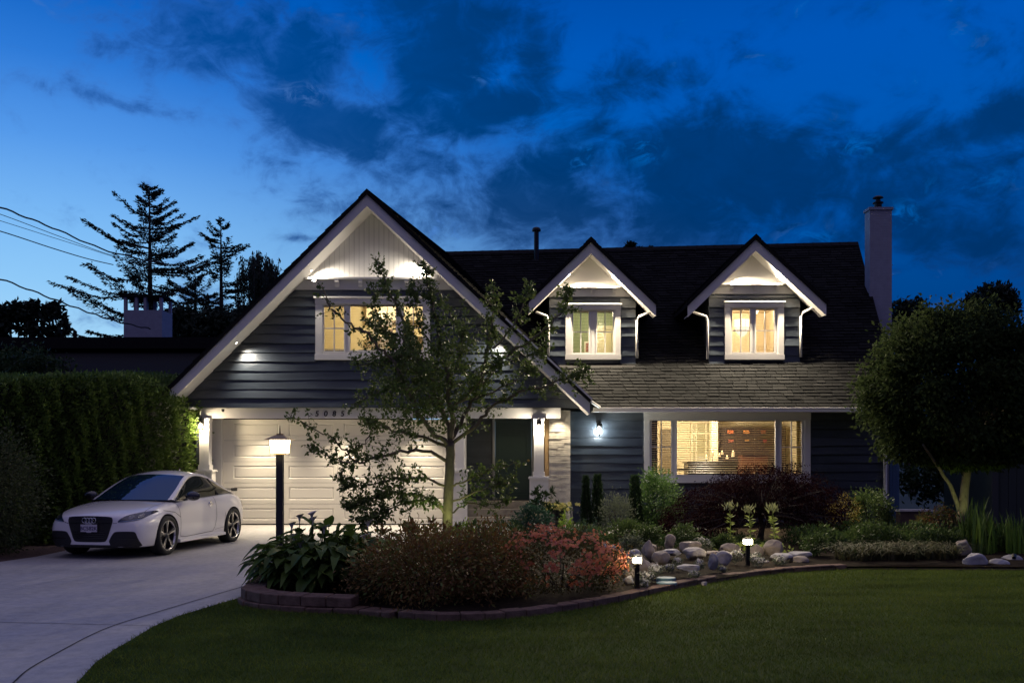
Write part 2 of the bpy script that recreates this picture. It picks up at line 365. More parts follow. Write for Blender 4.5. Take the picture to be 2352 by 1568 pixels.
strip(jb, smoothpts([(GP(*p).x, GP(*p).y) for p in [(10, 1590), (31.6, 1568), (70, 1535), (148, 1491), (211, 1458), (267, 1435), (352, 1408.7), (457, 1377), (576, 1342)]]), .016)
strip(jb, [(GP(*p).x, GP(*p).y) for p in [(-60, 1428), (26, 1430), (292, 1436), (366, 1438.6)]], .011)
strip(jb, [(GP(*p).x, GP(*p).y) for p in [(0, 1359.5), (155, 1328), (560, 1262)]], .004)
o = jb.build('driveway_joint', jm); o['kind'] = 'structure'
# planting bed soil: low mound
bed = [(-2.9, 10.65), (-2.38, 10.35), (-1.74, 10.24), (-1.28, 9.94)] + curbpts + [(farR.x, farR.y + .02), (16, farR.y + .02), (18, 26), (9.6, 26), (9.6, 22.2), (4.3, 22.2)] + bedL[::-1][1:]
pts2 = [Vector((x, y)) for x, y in bed]; n0 = len(pts2); ed = [(i, (i + 1) % n0) for i in range(n0)]
xs = [(x + random.uniform(-.1, .1), y + random.uniform(-.1, .1)) for y in np.arange(10, 26, .4) for x in np.arange(-3.5, 18, .4)]
vv, ee, ff, _, _, _ = delaunay_2d_cdt(pts2 + [Vector(p) for p in xs], ed, [], 1, 1e-5)
keep = [f for f in ff if inside(sum(vv[i].x for i in f) / 3, sum(vv[i].y for i in f) / 3, bed)]
b = MB(); b.add([(v.x, v.y, .06 + (random.uniform(0, .05) if i >= n0 else 0)) for i, v in enumerate(vv)], keep); o = b.build('planting_bed', soil, smooth=True); o['kind'] = 'structure'
# bark strip left of the driveway
b = MB(); lp = left_edge[1:] ; n = len(lp)
b.add([(x, y, .002) for x, y in lp] + [(x - 1.6, y + 1.2, .05) for x, y in lp], [(i, i + 1, i + 1 + n, i + n) for i in range(n - 1)]); o = b.build('bark_strip', bark_m); o['kind'] = 'structure'

# grass blades on the lawn (one mass)
def grass_points(n, poly, zb=.012):
    x0, x1 = min(p[0] for p in poly), max(p[0] for p in poly); y0, y1 = 6.6, max(p[1] for p in poly)
    P = np.column_stack([RNG.uniform(x0, x1, n), RNG.uniform(y0, y1, n)])
    P = P[np.abs(P[:, 0]) < P[:, 1] * .57]
    ins = np.zeros(len(P), bool); m_ = len(poly)
    for i in range(m_):
        ax, ay = poly[i]; bx, by = poly[(i + 1) % m_]
        if ay == by: continue
        c = ((ay > P[:, 1]) != (by > P[:, 1])) & (P[:, 0] < (bx - ax) * (P[:, 1] - ay) / (by - ay) + ax); ins ^= c
    return P[ins]
grassm = leafmat('grass_blades', (.06, .088, .016), (.095, .128, .028), (.12, .13, .018), .7, .25, 0.0)
def blades(P, h, w, lean=.5, z0=.012):
    n = len(P); B = np.column_stack([P, np.full(n, z0)]) if P.shape[1] == 2 else P
    a = RNG.uniform(0, 2 * np.pi, n); s = np.column_stack([np.cos(a), np.sin(a), np.zeros(n)])
    H = h * RNG.uniform(.5, 1.3, n)[:, None]; tip = B + np.column_stack([RNG.normal(0, lean, (n, 2)), np.ones(n)]) * H
    V = np.stack([B - s * w, B + s * w, tip], 1).reshape(-1, 3); return V, np.arange(3 * n).reshape(n, 3)
GPt = grass_points(330000, lawn_poly); V, F = blades(GPt, .034, .0032, .7)
t = NT(grassm.node_tree); tcn = t.new('ShaderNodeTexCoord'); mpn = t.new('ShaderNodeMapping'); mpn.inputs['Scale'].default_value = (.5, 1.6, 1); t.l.new(tcn.outputs['Object'], mpn.inputs[0])
nz = t.ramp(t.noise(mpn.outputs[0], 1.1, 5, .65), [(.3, (.5, .5, .5, 1)), (.5, (.95, 1, .9, 1)), (.72, (1.45, 1.35, 1.25, 1))])
for nd in [n for n in t.n if n.type in ('BSDF_PRINCIPLED', 'BSDF_TRANSLUCENT')]:
    sk = nd.inputs[0]; src = sk.links[0].from_socket; t.l.new(t.mix(1.0, src, nz, 'MULTIPLY'), sk)
o = npmesh('grass', V, F, grassm); tag(o, 'short dark green mown grass of the lawn', 'grass', kind='stuff')
# ================================================================ HOUSE
def z7(x, y): return ((400 + x / 2.613) / 1.0884, (450 + y / 2.613) / 1.0884)
YG, YF = 21.3, 20.6
ZP = .10
def shingle_mat():
    m = M('asphalt_shingle', (.1, .092, .075), .9, spec=.08, bump=(120, .5)); t = NT(m.node_tree); p = t.n['Principled BSDF']
    g = t.new('ShaderNodeNewGeometry'); tcn = t.new('ShaderNodeTexCoord')
    c = t.ramp(g.outputs['Random Per Island'], [(0, (.005, .0053, .006, 1)), (.5, (.0115, .012, .0125, 1)), (1, (.023, .0232, .0235, 1))])
    n = t.noise(tcn.outputs['Object'], .9, 4, .6); c = t.mix(.5, c, t.ramp(n, [(.3, (.007, .0072, .0076, 1)), (.7, (.0165, .0168, .017, 1))]))
    t.l.new(c, p.inputs['Base Color']); return m
shm = shingle_mat(); shdark = M('roof_edge', (.013, .0125, .014), .9, spec=.1)

def shingles(mb, P00, P10, P11, P01, expo=.125, tabw=.3, skip=None, th=.019):
    P00, P10, P11, P01 = map(Vector, (P00, P10, P11, P01))
    S = lambda u, v: (P00 * (1 - u) + P10 * u) * (1 - v) + (P01 * (1 - u) + P11 * u) * v
    n = (P10 - P00).cross(P01 - P00).normalized()
    if n.z < 0: n = -n
    Ls = ((P01 - P00).length + (P11 - P10).length) / 2; R = max(1, int(Ls / expo))
    for r in range(R):
        v0, v1 = r / R, min(1, (r + 1.12) / R); wid = (S(1, v0) - S(0, v0)).length
        x = -random.uniform(0, tabw)
        while x < wid:
            w = tabw * random.uniform(.72, 1.2); a, b_ = max(0, x) / wid, min(wid, x + w - .013) / wid; x += w
            if b_ - a < .002: continue
            if skip:
                c = S((a + b_) / 2, (v0 + v1) / 2)
                if skip(c): continue
            t = th * random.uniform(.75, 1.5); dv = random.uniform(-.07, .07) / R
            va = max(0, v0 + dv)
            A, B, C, D = S(a, va) + n * t, S(b_, va) + n * t, S(b_, v1) + n * .003, S(a, v1) + n * .003
            A2, B2 = A - n * (t + .008), B - n * (t + .008)
            mb.add([A, B, C, D, A2, B2, S(a, v1), S(b_, v1)], [(0, 1, 2, 3), (4, 5, 1, 0), (4, 0, 3, 6), (1, 5, 7, 2)])

def lap(mb, Y, z0, z1, xl, xr, holes=(), expo=.207, wav=.013, prot=.042):
    """clapboards: xl(z), xr(z) give the ends; holes are (x0,x1,z0,z1)"""
    z = z0; seed = random.uniform(0, 99)
    while z < z1 - .01:
        zt = min(z + expo, z1); cut = [(h[0], h[1]) for h in holes if h[3] > z + .02 and h[2] < zt - .02]
        a_b, b_b, a_t, b_t = xl(z), xr(z), xl(zt), xr(zt); cut.sort()
        segs = []; cur = (a_b, a_t)
        for c0, c1 in cut: segs.append((cur[0], cur[1], c0, c0)); cur = (c1, c1)
        segs.append((cur[0], cur[1], b_b, b_t))
        ph = random.uniform(0, 6.3)
        for s0b, s0t, s1b, s1t in segs:
            L = s1b - s0b
            if L < .02: continue
            if max(s1t - s0t, 0) < 0.001: s1t = s0t = (s0t + s1t) / 2
            n = max(1, int(L / .35)); vs = []; fs = []
            for i in range(n + 1):
                f = i / n; xb, xt = s0b + (s1b - s0b) * f, s0t + (s1t - s0t) * f
                wv = wav * (math.sin(xb * 1.7 + ph) * .5 + math.sin(xb * 4.3 + ph * 2) * .3 + random.uniform(-.25, .25))
                pr = prot * (1 + .35 * math.sin(xb * 1.1 + ph * 3))
                vs += [(xb, Y, z + wv), (xb, Y - pr, z + wv), (xt, Y - .004, zt + .02)]
            for i in range(n):
                q = 3 * i; fs += [(q, q + 3, q + 4, q + 1), (q + 1, q + 4, q + 5, q + 2)]
            fs += [(0, 1, 2), (3 * n, 3 * n + 2, 3 * n + 1)]
            mb.add(vs, fs)
        z = zt

def wframe(Yf, outer, glasses, muntins, parent, names=('window', 'window_frame', 'window_pane', 'blind'), cas=.12, head=.12, sill=.11, blind=True, pitch=.036, slat=.02, cap=True):
    """outer=(x0,x1,z0,z1) casing outside; glasses list of (x0,x1,z0,z1); muntins list of bool"""
    x0, x1, z0, z1 = outer; a, b_, c, d = x0 + cas, x1 - cas, z0 + sill, z1 - head
    m = MB(); yo = Yf - .065
    m.box(x0, a, yo, Yf, c, d); m.box(b_, x1, yo, Yf, c, d)
    m.box(x0 - .005, x1 + .005, yo - .012, Yf, d, z1 - .03 if cap else z1); m.box(x0 - .01, x1 + .01, yo - .02, Yf, z0, c)
    if cap: m.box(x0 - .03, x1 + .03, yo - .05, Yf, z1 - .03, z1)
    # back band round the opening
    m.box(a, a + .02, yo + .012, Yf + .05, c, d); m.box(b_ - .02, b_, yo + .012, Yf + .05, c, d); m.box(a + .02, b_ - .02, yo + .012, Yf + .05, d - .02, d); m.box(a + .02, b_ - .02, yo + .012, Yf + .05, c, c + .02)
    par = m.build(names[0], white, parent)
    up = par if names[0] == 'window' else parent
    f = MB(); f.panel(rect(a + .02, b_ - .02, c + .02, d - .02), [rect(*g) for g in glasses], Yf - .012, .06)
    for (g0, g1, g2, g3) in glasses:      # raised sash rim
        r = .03
        f.panel(rect(g0 - r, g1 + r, g2 - r, g3 + r), [rect(g0 + .001, g1 - .001, g2 + .001, g3 - .001)], Yf - .028, .014)
    for g, mu in zip(glasses, muntins):
        if mu:
            xm, zm = (g[0] + g[1]) / 2, (g[2] + g[3]) / 2
            f.box(xm - .011, xm + .011, Yf - .008, Yf + .03, g[2], g[3]); f.box(g[0], xm - .011, Yf - .006, Yf + .03, zm - .011, zm + .011); f.box(xm + .011, g[1], Yf - .006, Yf + .03, zm - .011, zm + .011)
    f.build(names[1], white, up)
    p = MB()
    for g in glasses: p.box(g[0], g[1], Yf + .012, Yf + .018, g[2], g[3])
    p.build(names[2], glass, up)
    if blind:
        s = MB()
        for g in glasses:
            z = g[3] - .03; s.box(g[0] - .02, g[1] + .02, Yf + .075, Yf + .105, g[3] - .02, g[3] + .02)
            while z > g[2] + .01:
                ti = random.uniform(-.002, .002); q_ = slat * .32; s.slab((g[0] - .02, Yf + .08, z), (g[1] + .02, Yf + .08, z + ti), (g[1] + .02, Yf + .08 + slat, z + q_ + ti), (g[0] - .02, Yf + .08 + slat, z + q_), (0, 0, 1), .0025); z -= pitch
            for k in (.2, .8): xx = g[0] + (g[1] - g[0]) * k; s.box(xx - .0015, xx + .0015, Yf + .078, Yf + .081, g[2], g[3])
        s.build(names[3], blindm, up)
    return (a, b_, c, d), par

house = thing('house', 'charcoal clapboard house with white trim, steep front gable and two lit dormers', 'house', (1.0, 22.0, 0))
# ---- gable lines (at the white rake board)
AX, AZ = -3.164, 7.405; LX, RX = -7.468, 1.70; mL, mR = .993, .934
gz = lambda x: AZ - (mL * (AX - x) if x < AX else mR * (x - AX))
gxl = lambda z: AX - (AZ - z) / mL; gxr = lambda z: AX + (AZ - z) / mR
SD = .235            # soffit drop below the outer rake line
# backing wall of the gable, with the window opening
wx0, wx1 = WX(725.5, YG), WX(988.5, YG); wz0, wz1 = WZ(826.6, YG), WZ(682.4, YG)
zb = WZ(935.6, YG)
G = lambda x0, x1, y0, y1: (WX(z7(x0, 0)[0], YG), WX(z7(x1, 0)[0], YG), WZ(z7(0, y1)[1], YG), WZ(z7(0, y0)[1], YG))
gl = [G(1072, 1203, 818, 1118), G(1243, 1542, 815, 1112), G(1592, 1718, 815, 1112)]
op, _ = wframe(YG, (wx0, wx1, wz0, wz1), gl, [True, False, True], house, cas=.15, head=.155, sill=.125)
m = MB(); drop = SD - .02
poly = [(gxl(zb + drop), zb), (gxr(zb + drop), zb), (AX, AZ - drop)]
m.panel(poly, [rect(op[0], op[1], op[2], op[3])], YG + .002, .12)
m.build('gable_wall', sidedark, house)
m = MB(); zfr0, zfr1 = WZ(665.9, YG), WZ(643.8, YG)
lap(m, YG, zb, zfr0, lambda z: gxl(z + SD) - .05, lambda z: gxr(z + SD) + .05, [(wx0, wx1, wz0, wz1)])
m.build('siding', siding, house)
# white frieze, tongue and groove boards, corbels
m = MB(); xa, xb = gxl(zfr1 + SD), gxr(zfr1 + SD)
m.prism_y([(gxl(zfr0 + SD), zfr0), (gxr(zfr0 + SD), zfr0), (xb, zfr1), (xa, zfr1)], YG - .06, YG)
m.build('frieze_board', white, house)
m = MB(); m.box(xa - .02, xb + .02, YG - .17, YG - .002, zfr1 + .001, zfr1 + .045); m.build('frieze_cap', white, house)
def corbel(xc, z, Yw, s, parent):
    m = MB(); pr = [(0, 0), (-.1, 0), (-.1, -.05), (-.07, -.075), (-.06, -.12), (-.03, -.16), (0, -.16)]
    w = .05 * s; n = len(pr); V = [(xc - w, Yw + y * s, z + h * s) for y, h in pr] + [(xc + w, Yw + y * s, z + h * s) for y, h in pr]
    m.add(V, [tuple(range(n)), tuple(range(2 * n - 1, n - 1, -1))] + [(i, (i + 1) % n, (i + 1) % n + n, i + n) for i in range(n)])
    m.build('corbel', white, parent)
for px in (724.4, 776, 829.9, 880.9, 935.3): corbel(WX(px, YG), zfr1 - .002, YG - .062, 1, house)
m = MB(); x = xa
while x < xb:
    x1_ = min(x + .112, xb); a, c = x + .003, x1_ - .003
    top = lambda q: gz(q) - SD + .03
    ps = [(a, zfr1), (c, zfr1), (c, top(c))] + ([(AX, top(AX))] if a < AX < c else []) + [(a, top(a))]
    if top(a) > zfr1 + .02 and top(c) > zfr1 + .02: m.prism_y(ps, YG - .014, YG)
    x = x1_
m.build('gable_boards', white, house)
# rake boards (fascia), soffits, roof edge
def rake(parent, ax, az, lx, lz, rx, rz, Y, wv, dk, ydep, plumb=True):
    m = MB()
    m.prism_y([(lx, lz), (lx, lz - wv), (ax, az - wv), (ax, az)], Y, Y + .035); m.build('rake_board', white, parent)
    m = MB(); m.prism_y([(rx, rz), (ax, az), (ax, az - wv), (rx, rz - wv)], Y + .001, Y + .036); m.build('rake_board', white, parent)
    m = MB(); m.prism_y([(lx - .03, lz - .02), (ax, az + .002), (ax, az + dk), (lx - .03, lz + dk - .02)], Y - .05, Y + ydep)
    m.prism_y([(rx + .03, rz - .02), (rx + .03, rz + dk - .02), (ax, az + dk), (ax, az + .002)], Y - .049, Y + ydep); m.build('roof_edge', shdark, parent)
rake(house, AX, AZ, LX, gz(LX), RX, gz(RX), YF, .25, .09, .5)
m = MB()
for (xe, s) in ((LX, -1), (RX, 1)):
    m.slab((AX, YF + .037, AZ - SD), (xe, YF + .037, gz(xe) - SD), (xe, YG + .1, gz(xe) - SD), (AX, YG + .1, AZ - SD), (0, 0, 1), .02)
m.build('soffit', white, house)
# soffit trim strip along the wall
m = MB()
for (xe) in (gxl(zfr1 + .6), gxr(zfr1 + .6)): pass
# roofs
T0 = Vector((RX, YF - .05, gz(RX) + .09)); Vb = Vector((2.02, 22.05, 2.86)); RL = Vector((WX(1024, 26.8), 26.8, WZ(580, 26.8))); A0 = Vector((AX, YF - .05, AZ + .09))
m = MB(); shingles(m, T0, Vb, RL, A0); L0 = Vector((LX - .03, YF - .05, gz(LX) + .07)); L1 = Vector((LX - .03, 30, gz(LX) + .07)); A1 = Vector((AX, 30, AZ + .09))
shingles(m, L1, L0, A0, A1, expo=.25, tabw=.6)
m.build('shingle_roof', shm, house)
m = MB(); dn = Vector((0, 0, -.07))
m.add([T0 + dn, Vb + dn, RL + dn, A0 + dn], [(0, 1, 2), (0, 2, 3)])
m.add([L1 + dn, L0 + dn, A0 + dn, A1 + dn], [(0, 1, 2, 3)])
m.add([A0 + dn, RL + dn, A1 + dn], [(0, 1, 2)])
m.add([Vector((LX + .3, 30, 0)), Vector((AX, 30, 0)), A1 + dn, L1 + dn], [(0, 1, 2, 3)])
m.build('roof_deck', shdark, house)
# ridge cap on the gable
m = MB()
for k in range(24):
    f0, f1 = k / 24, (k + 1.2) / 24; p, q = A0.lerp(RL, f0) + Vector((0, 0, .03)), A0.lerp(RL, min(1, f1)) + Vector((0, 0, .012))
    for s, mm in ((-1, mL), (1, .8)): m.quad(p, p + Vector((s * .14, 0, -.14 * mm)), q + Vector((s * .14, 0, -.14 * mm)), q)
m.build('ridge_cap', shdark, house)
# ---- main roof
E0 = Vb.copy(); E1 = Vector((9.08, 22.05, 2.86)); RR = Vector((WX(1968.5, 26.8), 26.8, WZ(557.5, 26.8)))
DOR = [(WX(1261.7, 23.19), WX(1459.5, 23.19)), (WX(1628, 23.19), WX(1836.8, 23.19))]
DAP = [W(1357.4, 556.6, 22.7), W(1735.9, 550.3, 22.7)]
def skipd(c): return any(a + .02 < c.x < b_ - .02 and c.y > 23.2 and c.z < p.z - .97 * abs(c.x - p.x) - .12 for (a, b_), p in zip(DOR, DAP))
m = MB(); shingles(m, E0, E1, RR, RL, skip=skipd); m.build('shingle_roof', shm, house)
m = MB(); S = lambda u, v: (E0 * (1 - u) + E1 * u) * (1 - v) + (RL * (1 - u) + RR * u) * v
for i in range(80):
    for j in range(50):
        q = [S(i / 80, j / 50), S((i + 1) / 80, j / 50), S((i + 1) / 80, (j + 1) / 50), S(i / 80, (j + 1) / 50)]
        if not skipd((q[0] + q[2]) / 2): m.quad(*[p - Vector((0, 0, .02)) for p in q])
m.slab(RL, RR, Vector((RR.x - .3, 31.3, 2.86)), Vector((-1.8, 31.3, 2.86)), (0, 0, 1), .03)
m.build('roof_deck', shdark, house)
m = MB()
for k in range(46):
    p, q = RL.lerp(RR, k / 46) + Vector((0, 0, .035)), RL.lerp(RR, min(1, (k + 1.15) / 46)) + Vector((0, 0, .02))
    for s in (-1, 1): m.quad(p, p + Vector((0, s * .15, -.13)), q + Vector((0, s * .15, -.13)), q)
m.build('ridge_cap', shdark, house)
# right rake edge of the main roof
m = MB(); m.slab(E1 + Vector((0, 0, -.16)), RR + Vector((0, 0, -.16)), RR + Vector((.0, 0, .03)), E1 + Vector((0, 0, .03)), (1, 0, 0), .03); m.build('roof_edge', shdark, house)
# ---- lower walls
YM = 22.6; wallR = WX(2033, YM); bx0, bx1 = WX(1261, 22.25), WX(1310, 22.25)
ow = (WX(1478.7, YM), WX(1859.9, YM), WZ(1108, YM), WZ(944.4, YM))
def z4r(x0, x1, y0, y1): f = lambda x: (1400 + x / 2.851) / 1.0884; g_ = lambda y: (950 + y / 2.851) / 1.0884; return (WX(f(x0), YM), WX(f(x1), YM), WZ(g_(y1), YM), WZ(g_(y0), YM))
gl = [z4r(652, 792, 281, 668), z4r(832, 1533, 283, 672), z4r(1577, 1722, 285, 668)]
op2, pw = wframe(YM, ow, gl, [True, False, True], house, cas=.13, head=.2, sill=.11, pitch=.054, slat=.042, cap=False)
m = MB(); m.panel([(bx0, 0), (wallR, 0), (wallR, 2.95), (bx0, 2.95)], [rect(*op2)], YM + .002, .12); m.box(wallR - .12, wallR, YM + .13, 31, 0, 2.9); m.build('front_wall', sidedark, house)
m = MB(); lap(m, YM, .12, 2.78, lambda z: bx1 - .05, lambda z: wallR, [ow], expo=.203); m.build('siding', siding, house)
m = MB()   # side gable of the main house (right end)
m.add([(wallR - .06, YM + .13, 2.8), (wallR - .06, 30.6, 2.8), (wallR - .06, 26.8, 7.2)], [(0, 1, 2)]); m.build('side_wall', sidedark, house)
# gutter, soffit of the eave
m = MB(); gx0 = WX(1362, 22.05)
m.box(gx0, 9.1, 21.97, 22.07, 2.73, 2.83); m.box(gx0, 9.1, 21.955, 21.97, 2.8, 2.835); m.build('gutter', white, house, bevel=.01)
m = MB(); m.box(gx0, 9.06, 22.072, YM - .002, 2.745, 2.765); m.build('soffit', white, house)
# rake end return at the gable foot
m = MB(); m.tube([T0 + Vector((.02, 0, -.06)), T0.lerp(Vb, 1.0) + Vector((.03, 0, -.02))], .035, 6)
p0 = T0.lerp(A0, 0) + Vector((.05, .02, .0)); m.build('gutter', white, house)
m = MB()
for k in range(1):
    a, c = Vector((RX + .03, YF - .06, gz(RX) + .06)), A0.lerp(T0, .62); m.slab(a, c, c + Vector((.02, .0, .035)), a + Vector((.02, 0, .035)), (0, -1, 0), .008)
m.build('drip_edge', white, house)
# downspout at the right corner
m = MB(); xd = WX(2033, 22.5); m.tube([(xd + .1, 22.0, 2.74), (xd + .05, 22.2, 2.6), (xd, 22.5, 2.45), (xd, 22.5, .45), (xd + .03, 22.4, .3)], .048, 8); m.build('downspout', white, house, smooth=True)
# corner board
# ---- whitewashed brick pier beside the porch
m = MB(); z = .1; r = 0
while z < 2.78:
    h = random.uniform(.036, .052); x = bx0 - random.uniform(0, .2)
    while x < bx1:
        w = random.uniform(.22, .5); a, c = max(x, bx0), min(x + w - .006, bx1)
        if c - a > .02: m.box(a, c, 22.25 - random.uniform(.0, .03), 22.9, z, min(z + h - .009, 2.78))
        x += w
    z += h; r += 1
m.box(bx0 + .01, bx1 - .01, 22.262, 22.9, .1, 2.78); m.build('brick_pier', stoneW, house)
# ---- garage
YD_ = 22.0; dx0, dx1 = WX(511, YD_), WX(1046, YD_); dzt = 2.56
m = MB(); secs = 5; hs = (dzt - ZP) / secs; cols = 4; pw_ = (dx1 - dx0 - .2) / cols
for r in range(secs):
    za, zb_ = ZP + r * hs + .004, ZP + (r + 1) * hs - .003
    if r == 0: za = ZP + .03
    hol = [rect(dx0 + .25 + c * (pw_ - .02), dx0 + .25 + c * (pw_ - .02) + pw_ - .24, za + .09, zb_ - .09) for c in range(cols)]
    m.panel(rect(dx0, dx1, za, zb_), hol, YD_, .03)
    for h in hol:
        (a, c), (b_, _), (_, d), _ = h
        q = [(a, c), (b_, c), (b_, d), (a, d)]; inn = [(a + .03, c + .03), (b_ - .03, c + .03), (b_ - .03, d - .03), (a + .03, d - .03)]; in2 = [(a + .05, c + .05), (b_ - .05, c + .05), (b_ - .05, d - .05), (a + .05, d - .05)]
        V = [(x, YD_, z) for x, z in q] + [(x, YD_ + .018, z) for x, z in inn] + [(x, YD_ + .004, z) for x, z in in2]
        m.add(V, [(i, (i + 1) % 4, (i + 1) % 4 + 4, i + 4) for i in range(4)] + [(i + 4, (i + 1) % 4 + 4, (i + 1) % 4 + 8, i + 8) for i in range(4)] + [(8, 9, 10, 11)])
gd = m.build('garage_door', white2, house)
m = MB(); m.box(dx0, dx1, YD_ - .006, YD_ + .03, ZP + .005, ZP + .028); m.build('door_seal', shdark, gd)
for q in ((dx0 - .3, dx0 - .005), (dx1 + .005, dx1 + .25)): m = MB(); m.box(*q, YD_ - .05, YD_ + .1, ZP, 2.62); m.build('door_casing', white, house)
YB = 21.4
m = MB(); bxl, bxr = WX(459, YB), WX(1288, YB); m.box(bxl, bxr, YB, YB + .14, WZ(960, YB), zb - .004); m.build('beam', white, house)
m = MB(); m.box(bxl + .02, WX(1062, YB), YB + .141, YD_ + .12, 2.665, 2.685); m.box(WX(1062, YB), bxr, YB + .141, 23.3, 2.745, 2.765); m.build('porch_ceiling', white, house)
m = MB(); m.box(LX + .25, bxl - .002, YF + .3, YG + .1, zb - .05, zb - .008); m.build('eave_box', white, house)
m = MB(); m.box(LX + .3, LX + .45, YG + .14, 30, 0, 2.75); m.build('side_wall', sidedark, house); m = MB(); m.box(WX(1040, 22.1), WX(1062, 22.1), 22.1, 23.2, 0, 2.7); m.build('side_wall', sidedark, house)
def column(px0, px1, ped0=None, ped1=None, pt=None, pb=.1):
    m = MB(); x0, x1 = WX(px0, YB), WX(px1, YB); w = x1 - x0; yc = YB + .07; ztop = WZ(960, YB) - .002
    m.box(x0, x1, yc - w / 2, yc + w / 2, .3, ztop)
    m.box(x0 - .012, x1 + .012, yc - w / 2 - .012, yc + w / 2 + .012, ztop - .07, ztop)
    if ped0 is not None:
        a, b_ = WX(ped0, YB), WX(ped1, YB); h = (b_ - a) / 2; m2 = MB()
        m2.box(a + .02, b_ - .02, yc - h + .02, yc + h - .02, pb, pt - .05)
        for xx in (a, (a + b_) / 2 - .03, b_ - .06): m2.box(xx, xx + .06, yc - h + .004, yc - h + .02, pb, pt - .05)
        m2.box(a, b_, yc - h, yc - h + .02, pb, pb + .1)
        m2.box(a - .02, b_ + .02, yc - h - .02, yc + h + .02, pt - .05, pt - .02); m2.box(a - .005, b_ + .005, yc - h - .005, yc + h + .005, pt - .02, pt)
        m2.box(x0 - .02, x1 + .02, yc - w / 2 - .02, yc + w / 2 + .02, pt, pt + .11)
        c = m.build('column', white, house); m2.build('pedestal', white, c)
    else: m.build('column', white, house)
column(459, 481, 452, 490, WZ(1078, YB)); column(1046, 1066, 1038, 1074, WZ(1078, YB)); column(1226.5, 1249, 1216, 1260, WZ(1094, YB))
# ---- porch: back wall, door, steps
YPd = 23.2; m = MB(); dr = (WX(1137, YPd), WX(1221, YPd), WZ(1146, YPd), WZ(960, YPd))
m.panel(rect(WX(1036, YPd), WX(1268, YPd), 0, 2.75), [rect(*dr)], YPd, .1); m.build('porch_wall', sidedark, house)
m = MB(); lap(m, YPd, .3, 2.73, lambda z: WX(1062, YPd), lambda z: dr[0] - .09, expo=.2); m.build('siding', siding, house)
dwm = M('door_casing_grey', (.3, .31, .31), .5)
m = MB(); m.box(dr[0] - .06, dr[0], YPd - .05, YPd + .05, dr[2], dr[3] + .06); m.build('door_casing', dwm, house); m = MB(); m.box(dr[1], dr[1] + .06, YPd - .05, YPd + .05, dr[2], dr[3] + .06); m.build('door_casing', dwm, house)
m = MB(); hw = (dr[1] - dr[0]); hh = dr[3] - dr[2]; H_ = []
for (fa, fb_) in ((.12, .46), (.54, .88)):
    for (ga, gb) in ((.06, .42), (.48, .8), (.85, .95)): H_.append(rect(dr[0] + hw * fa, dr[0] + hw * fb_, dr[2] + hh * ga, dr[2] + hh * gb))
m.panel(rect(dr[0] + .004, dr[1] - .004, dr[2], dr[3]), H_, YPd + .03, .04)
for h in H_:
    (a, c), (b_, _), (_, d), _ = h; m.prism_y([(a + .03, c + .03), (b_ - .03, c + .03), (b_ - .03, d - .03), (a + .03, d - .03)], YPd + .04, YPd + .07); m.box(a, b_, YPd + .056, YPd + .07, c, d)
fd = m.build('front_door', doorgreen, house)
m = MB(); m.lathe([(0, -.09), (.03, -.085), (.035, -.06), (.02, -.03), (.03, 0)], (dr[1] - .08, YPd + .03, dr[2] + .95), 12, 'y'); m.build('door_knob', M('brass', (.6, .42, .18), .3, metal=1), fd, smooth=True)
stm = M('porch_concrete', (.3, .27, .23), .8, var=(5, .2), bump=(50, .4))
m = MB(); sx0, sx1 = WX(1062, 22.4), bx0 - .01
for k, (ya, zt) in enumerate(((22.55, .62), (22.27, .45), (22.0, .28))): m.box(sx0 + .01 * k, sx1 - .01 * k, ya, 22.55 + .28 * (k == 0) * 2.4 if k == 0 else (22.55, 22.27)[k - 1], .09, zt)
m.build('porch_step', stm, house)
tan = M('lantern_lit_wall', (.46, .3, .14), .6, bump=(20, .4, (6, 1, 1)))  # tan puts the warm lantern light on the porch side wall into colour
m = MB(); m.box(WX(1251, 22.4), WX(1261, 22.4), 22.26, 22.5, .6, 2.74); m.build('lit_side_strip', tan, house)
# house number
digm = M('number_metal', (.02, .015, .02), .45, metal=.6)
def text_mesh(name, s, size, loc, mat, parent, ext=.006, shear=0, rot=(math.pi / 2, 0, 0), off=0):
    cu = bpy.data.curves.new(name, 'FONT'); cu.body = s; cu.size = size; cu.extrude = ext; cu.shear = shear; cu.offset = off; cu.align_x = 'CENTER'
    t_ = bpy.data.objects.new(name + '_tmp', cu); COL.objects.link(t_); bpy.context.view_layer.update()
    me = bpy.data.meshes.new_from_object(t_.evaluated_get(bpy.context.evaluated_depsgraph_get())); bpy.data.objects.remove(t_); bpy.data.curves.remove(cu); me.name = name
    me.transform(Matrix.Translation(Vector(loc) - ORG.get(parent.name, Vector())) @ Matrix.Rotation(rot[2], 4, 'Z') @ Matrix.Rotation(rot[0], 4, 'X'))
    return finish(name, me, mat, parent)
for ch, px in zip('5085', (728, 748, 767.5, 786.5)): text_mesh('house_number', ch, .172, (WX(px, YB), YB - .012, WZ(955.5, YB)), digm, house, shear=.12, off=.0025)
# little security camera under the siding
m = MB(); cxx = WX(509, YB); m.lathe([(0, -.05), (.03, -.04), (.035, 0), (.035, .02)], (cxx + .05, YB - .06, zb - .05), 14); m.build('security_camera', blackmet, house, smooth=True)
# roof vent pipe
m = MB(); vp = W(1232, 590, 26.5); m.tube([vp - Vector((0, 0, .5)), W(1232, 528, 26.5)], .07, 12); m.lathe([(.07, 0), (.125, .01), (.125, .06), (.1, .1), (.06, .12), (0, .125)], W(1232, 532, 26.5), 12); m.build('vent_pipe', blackmet, house)

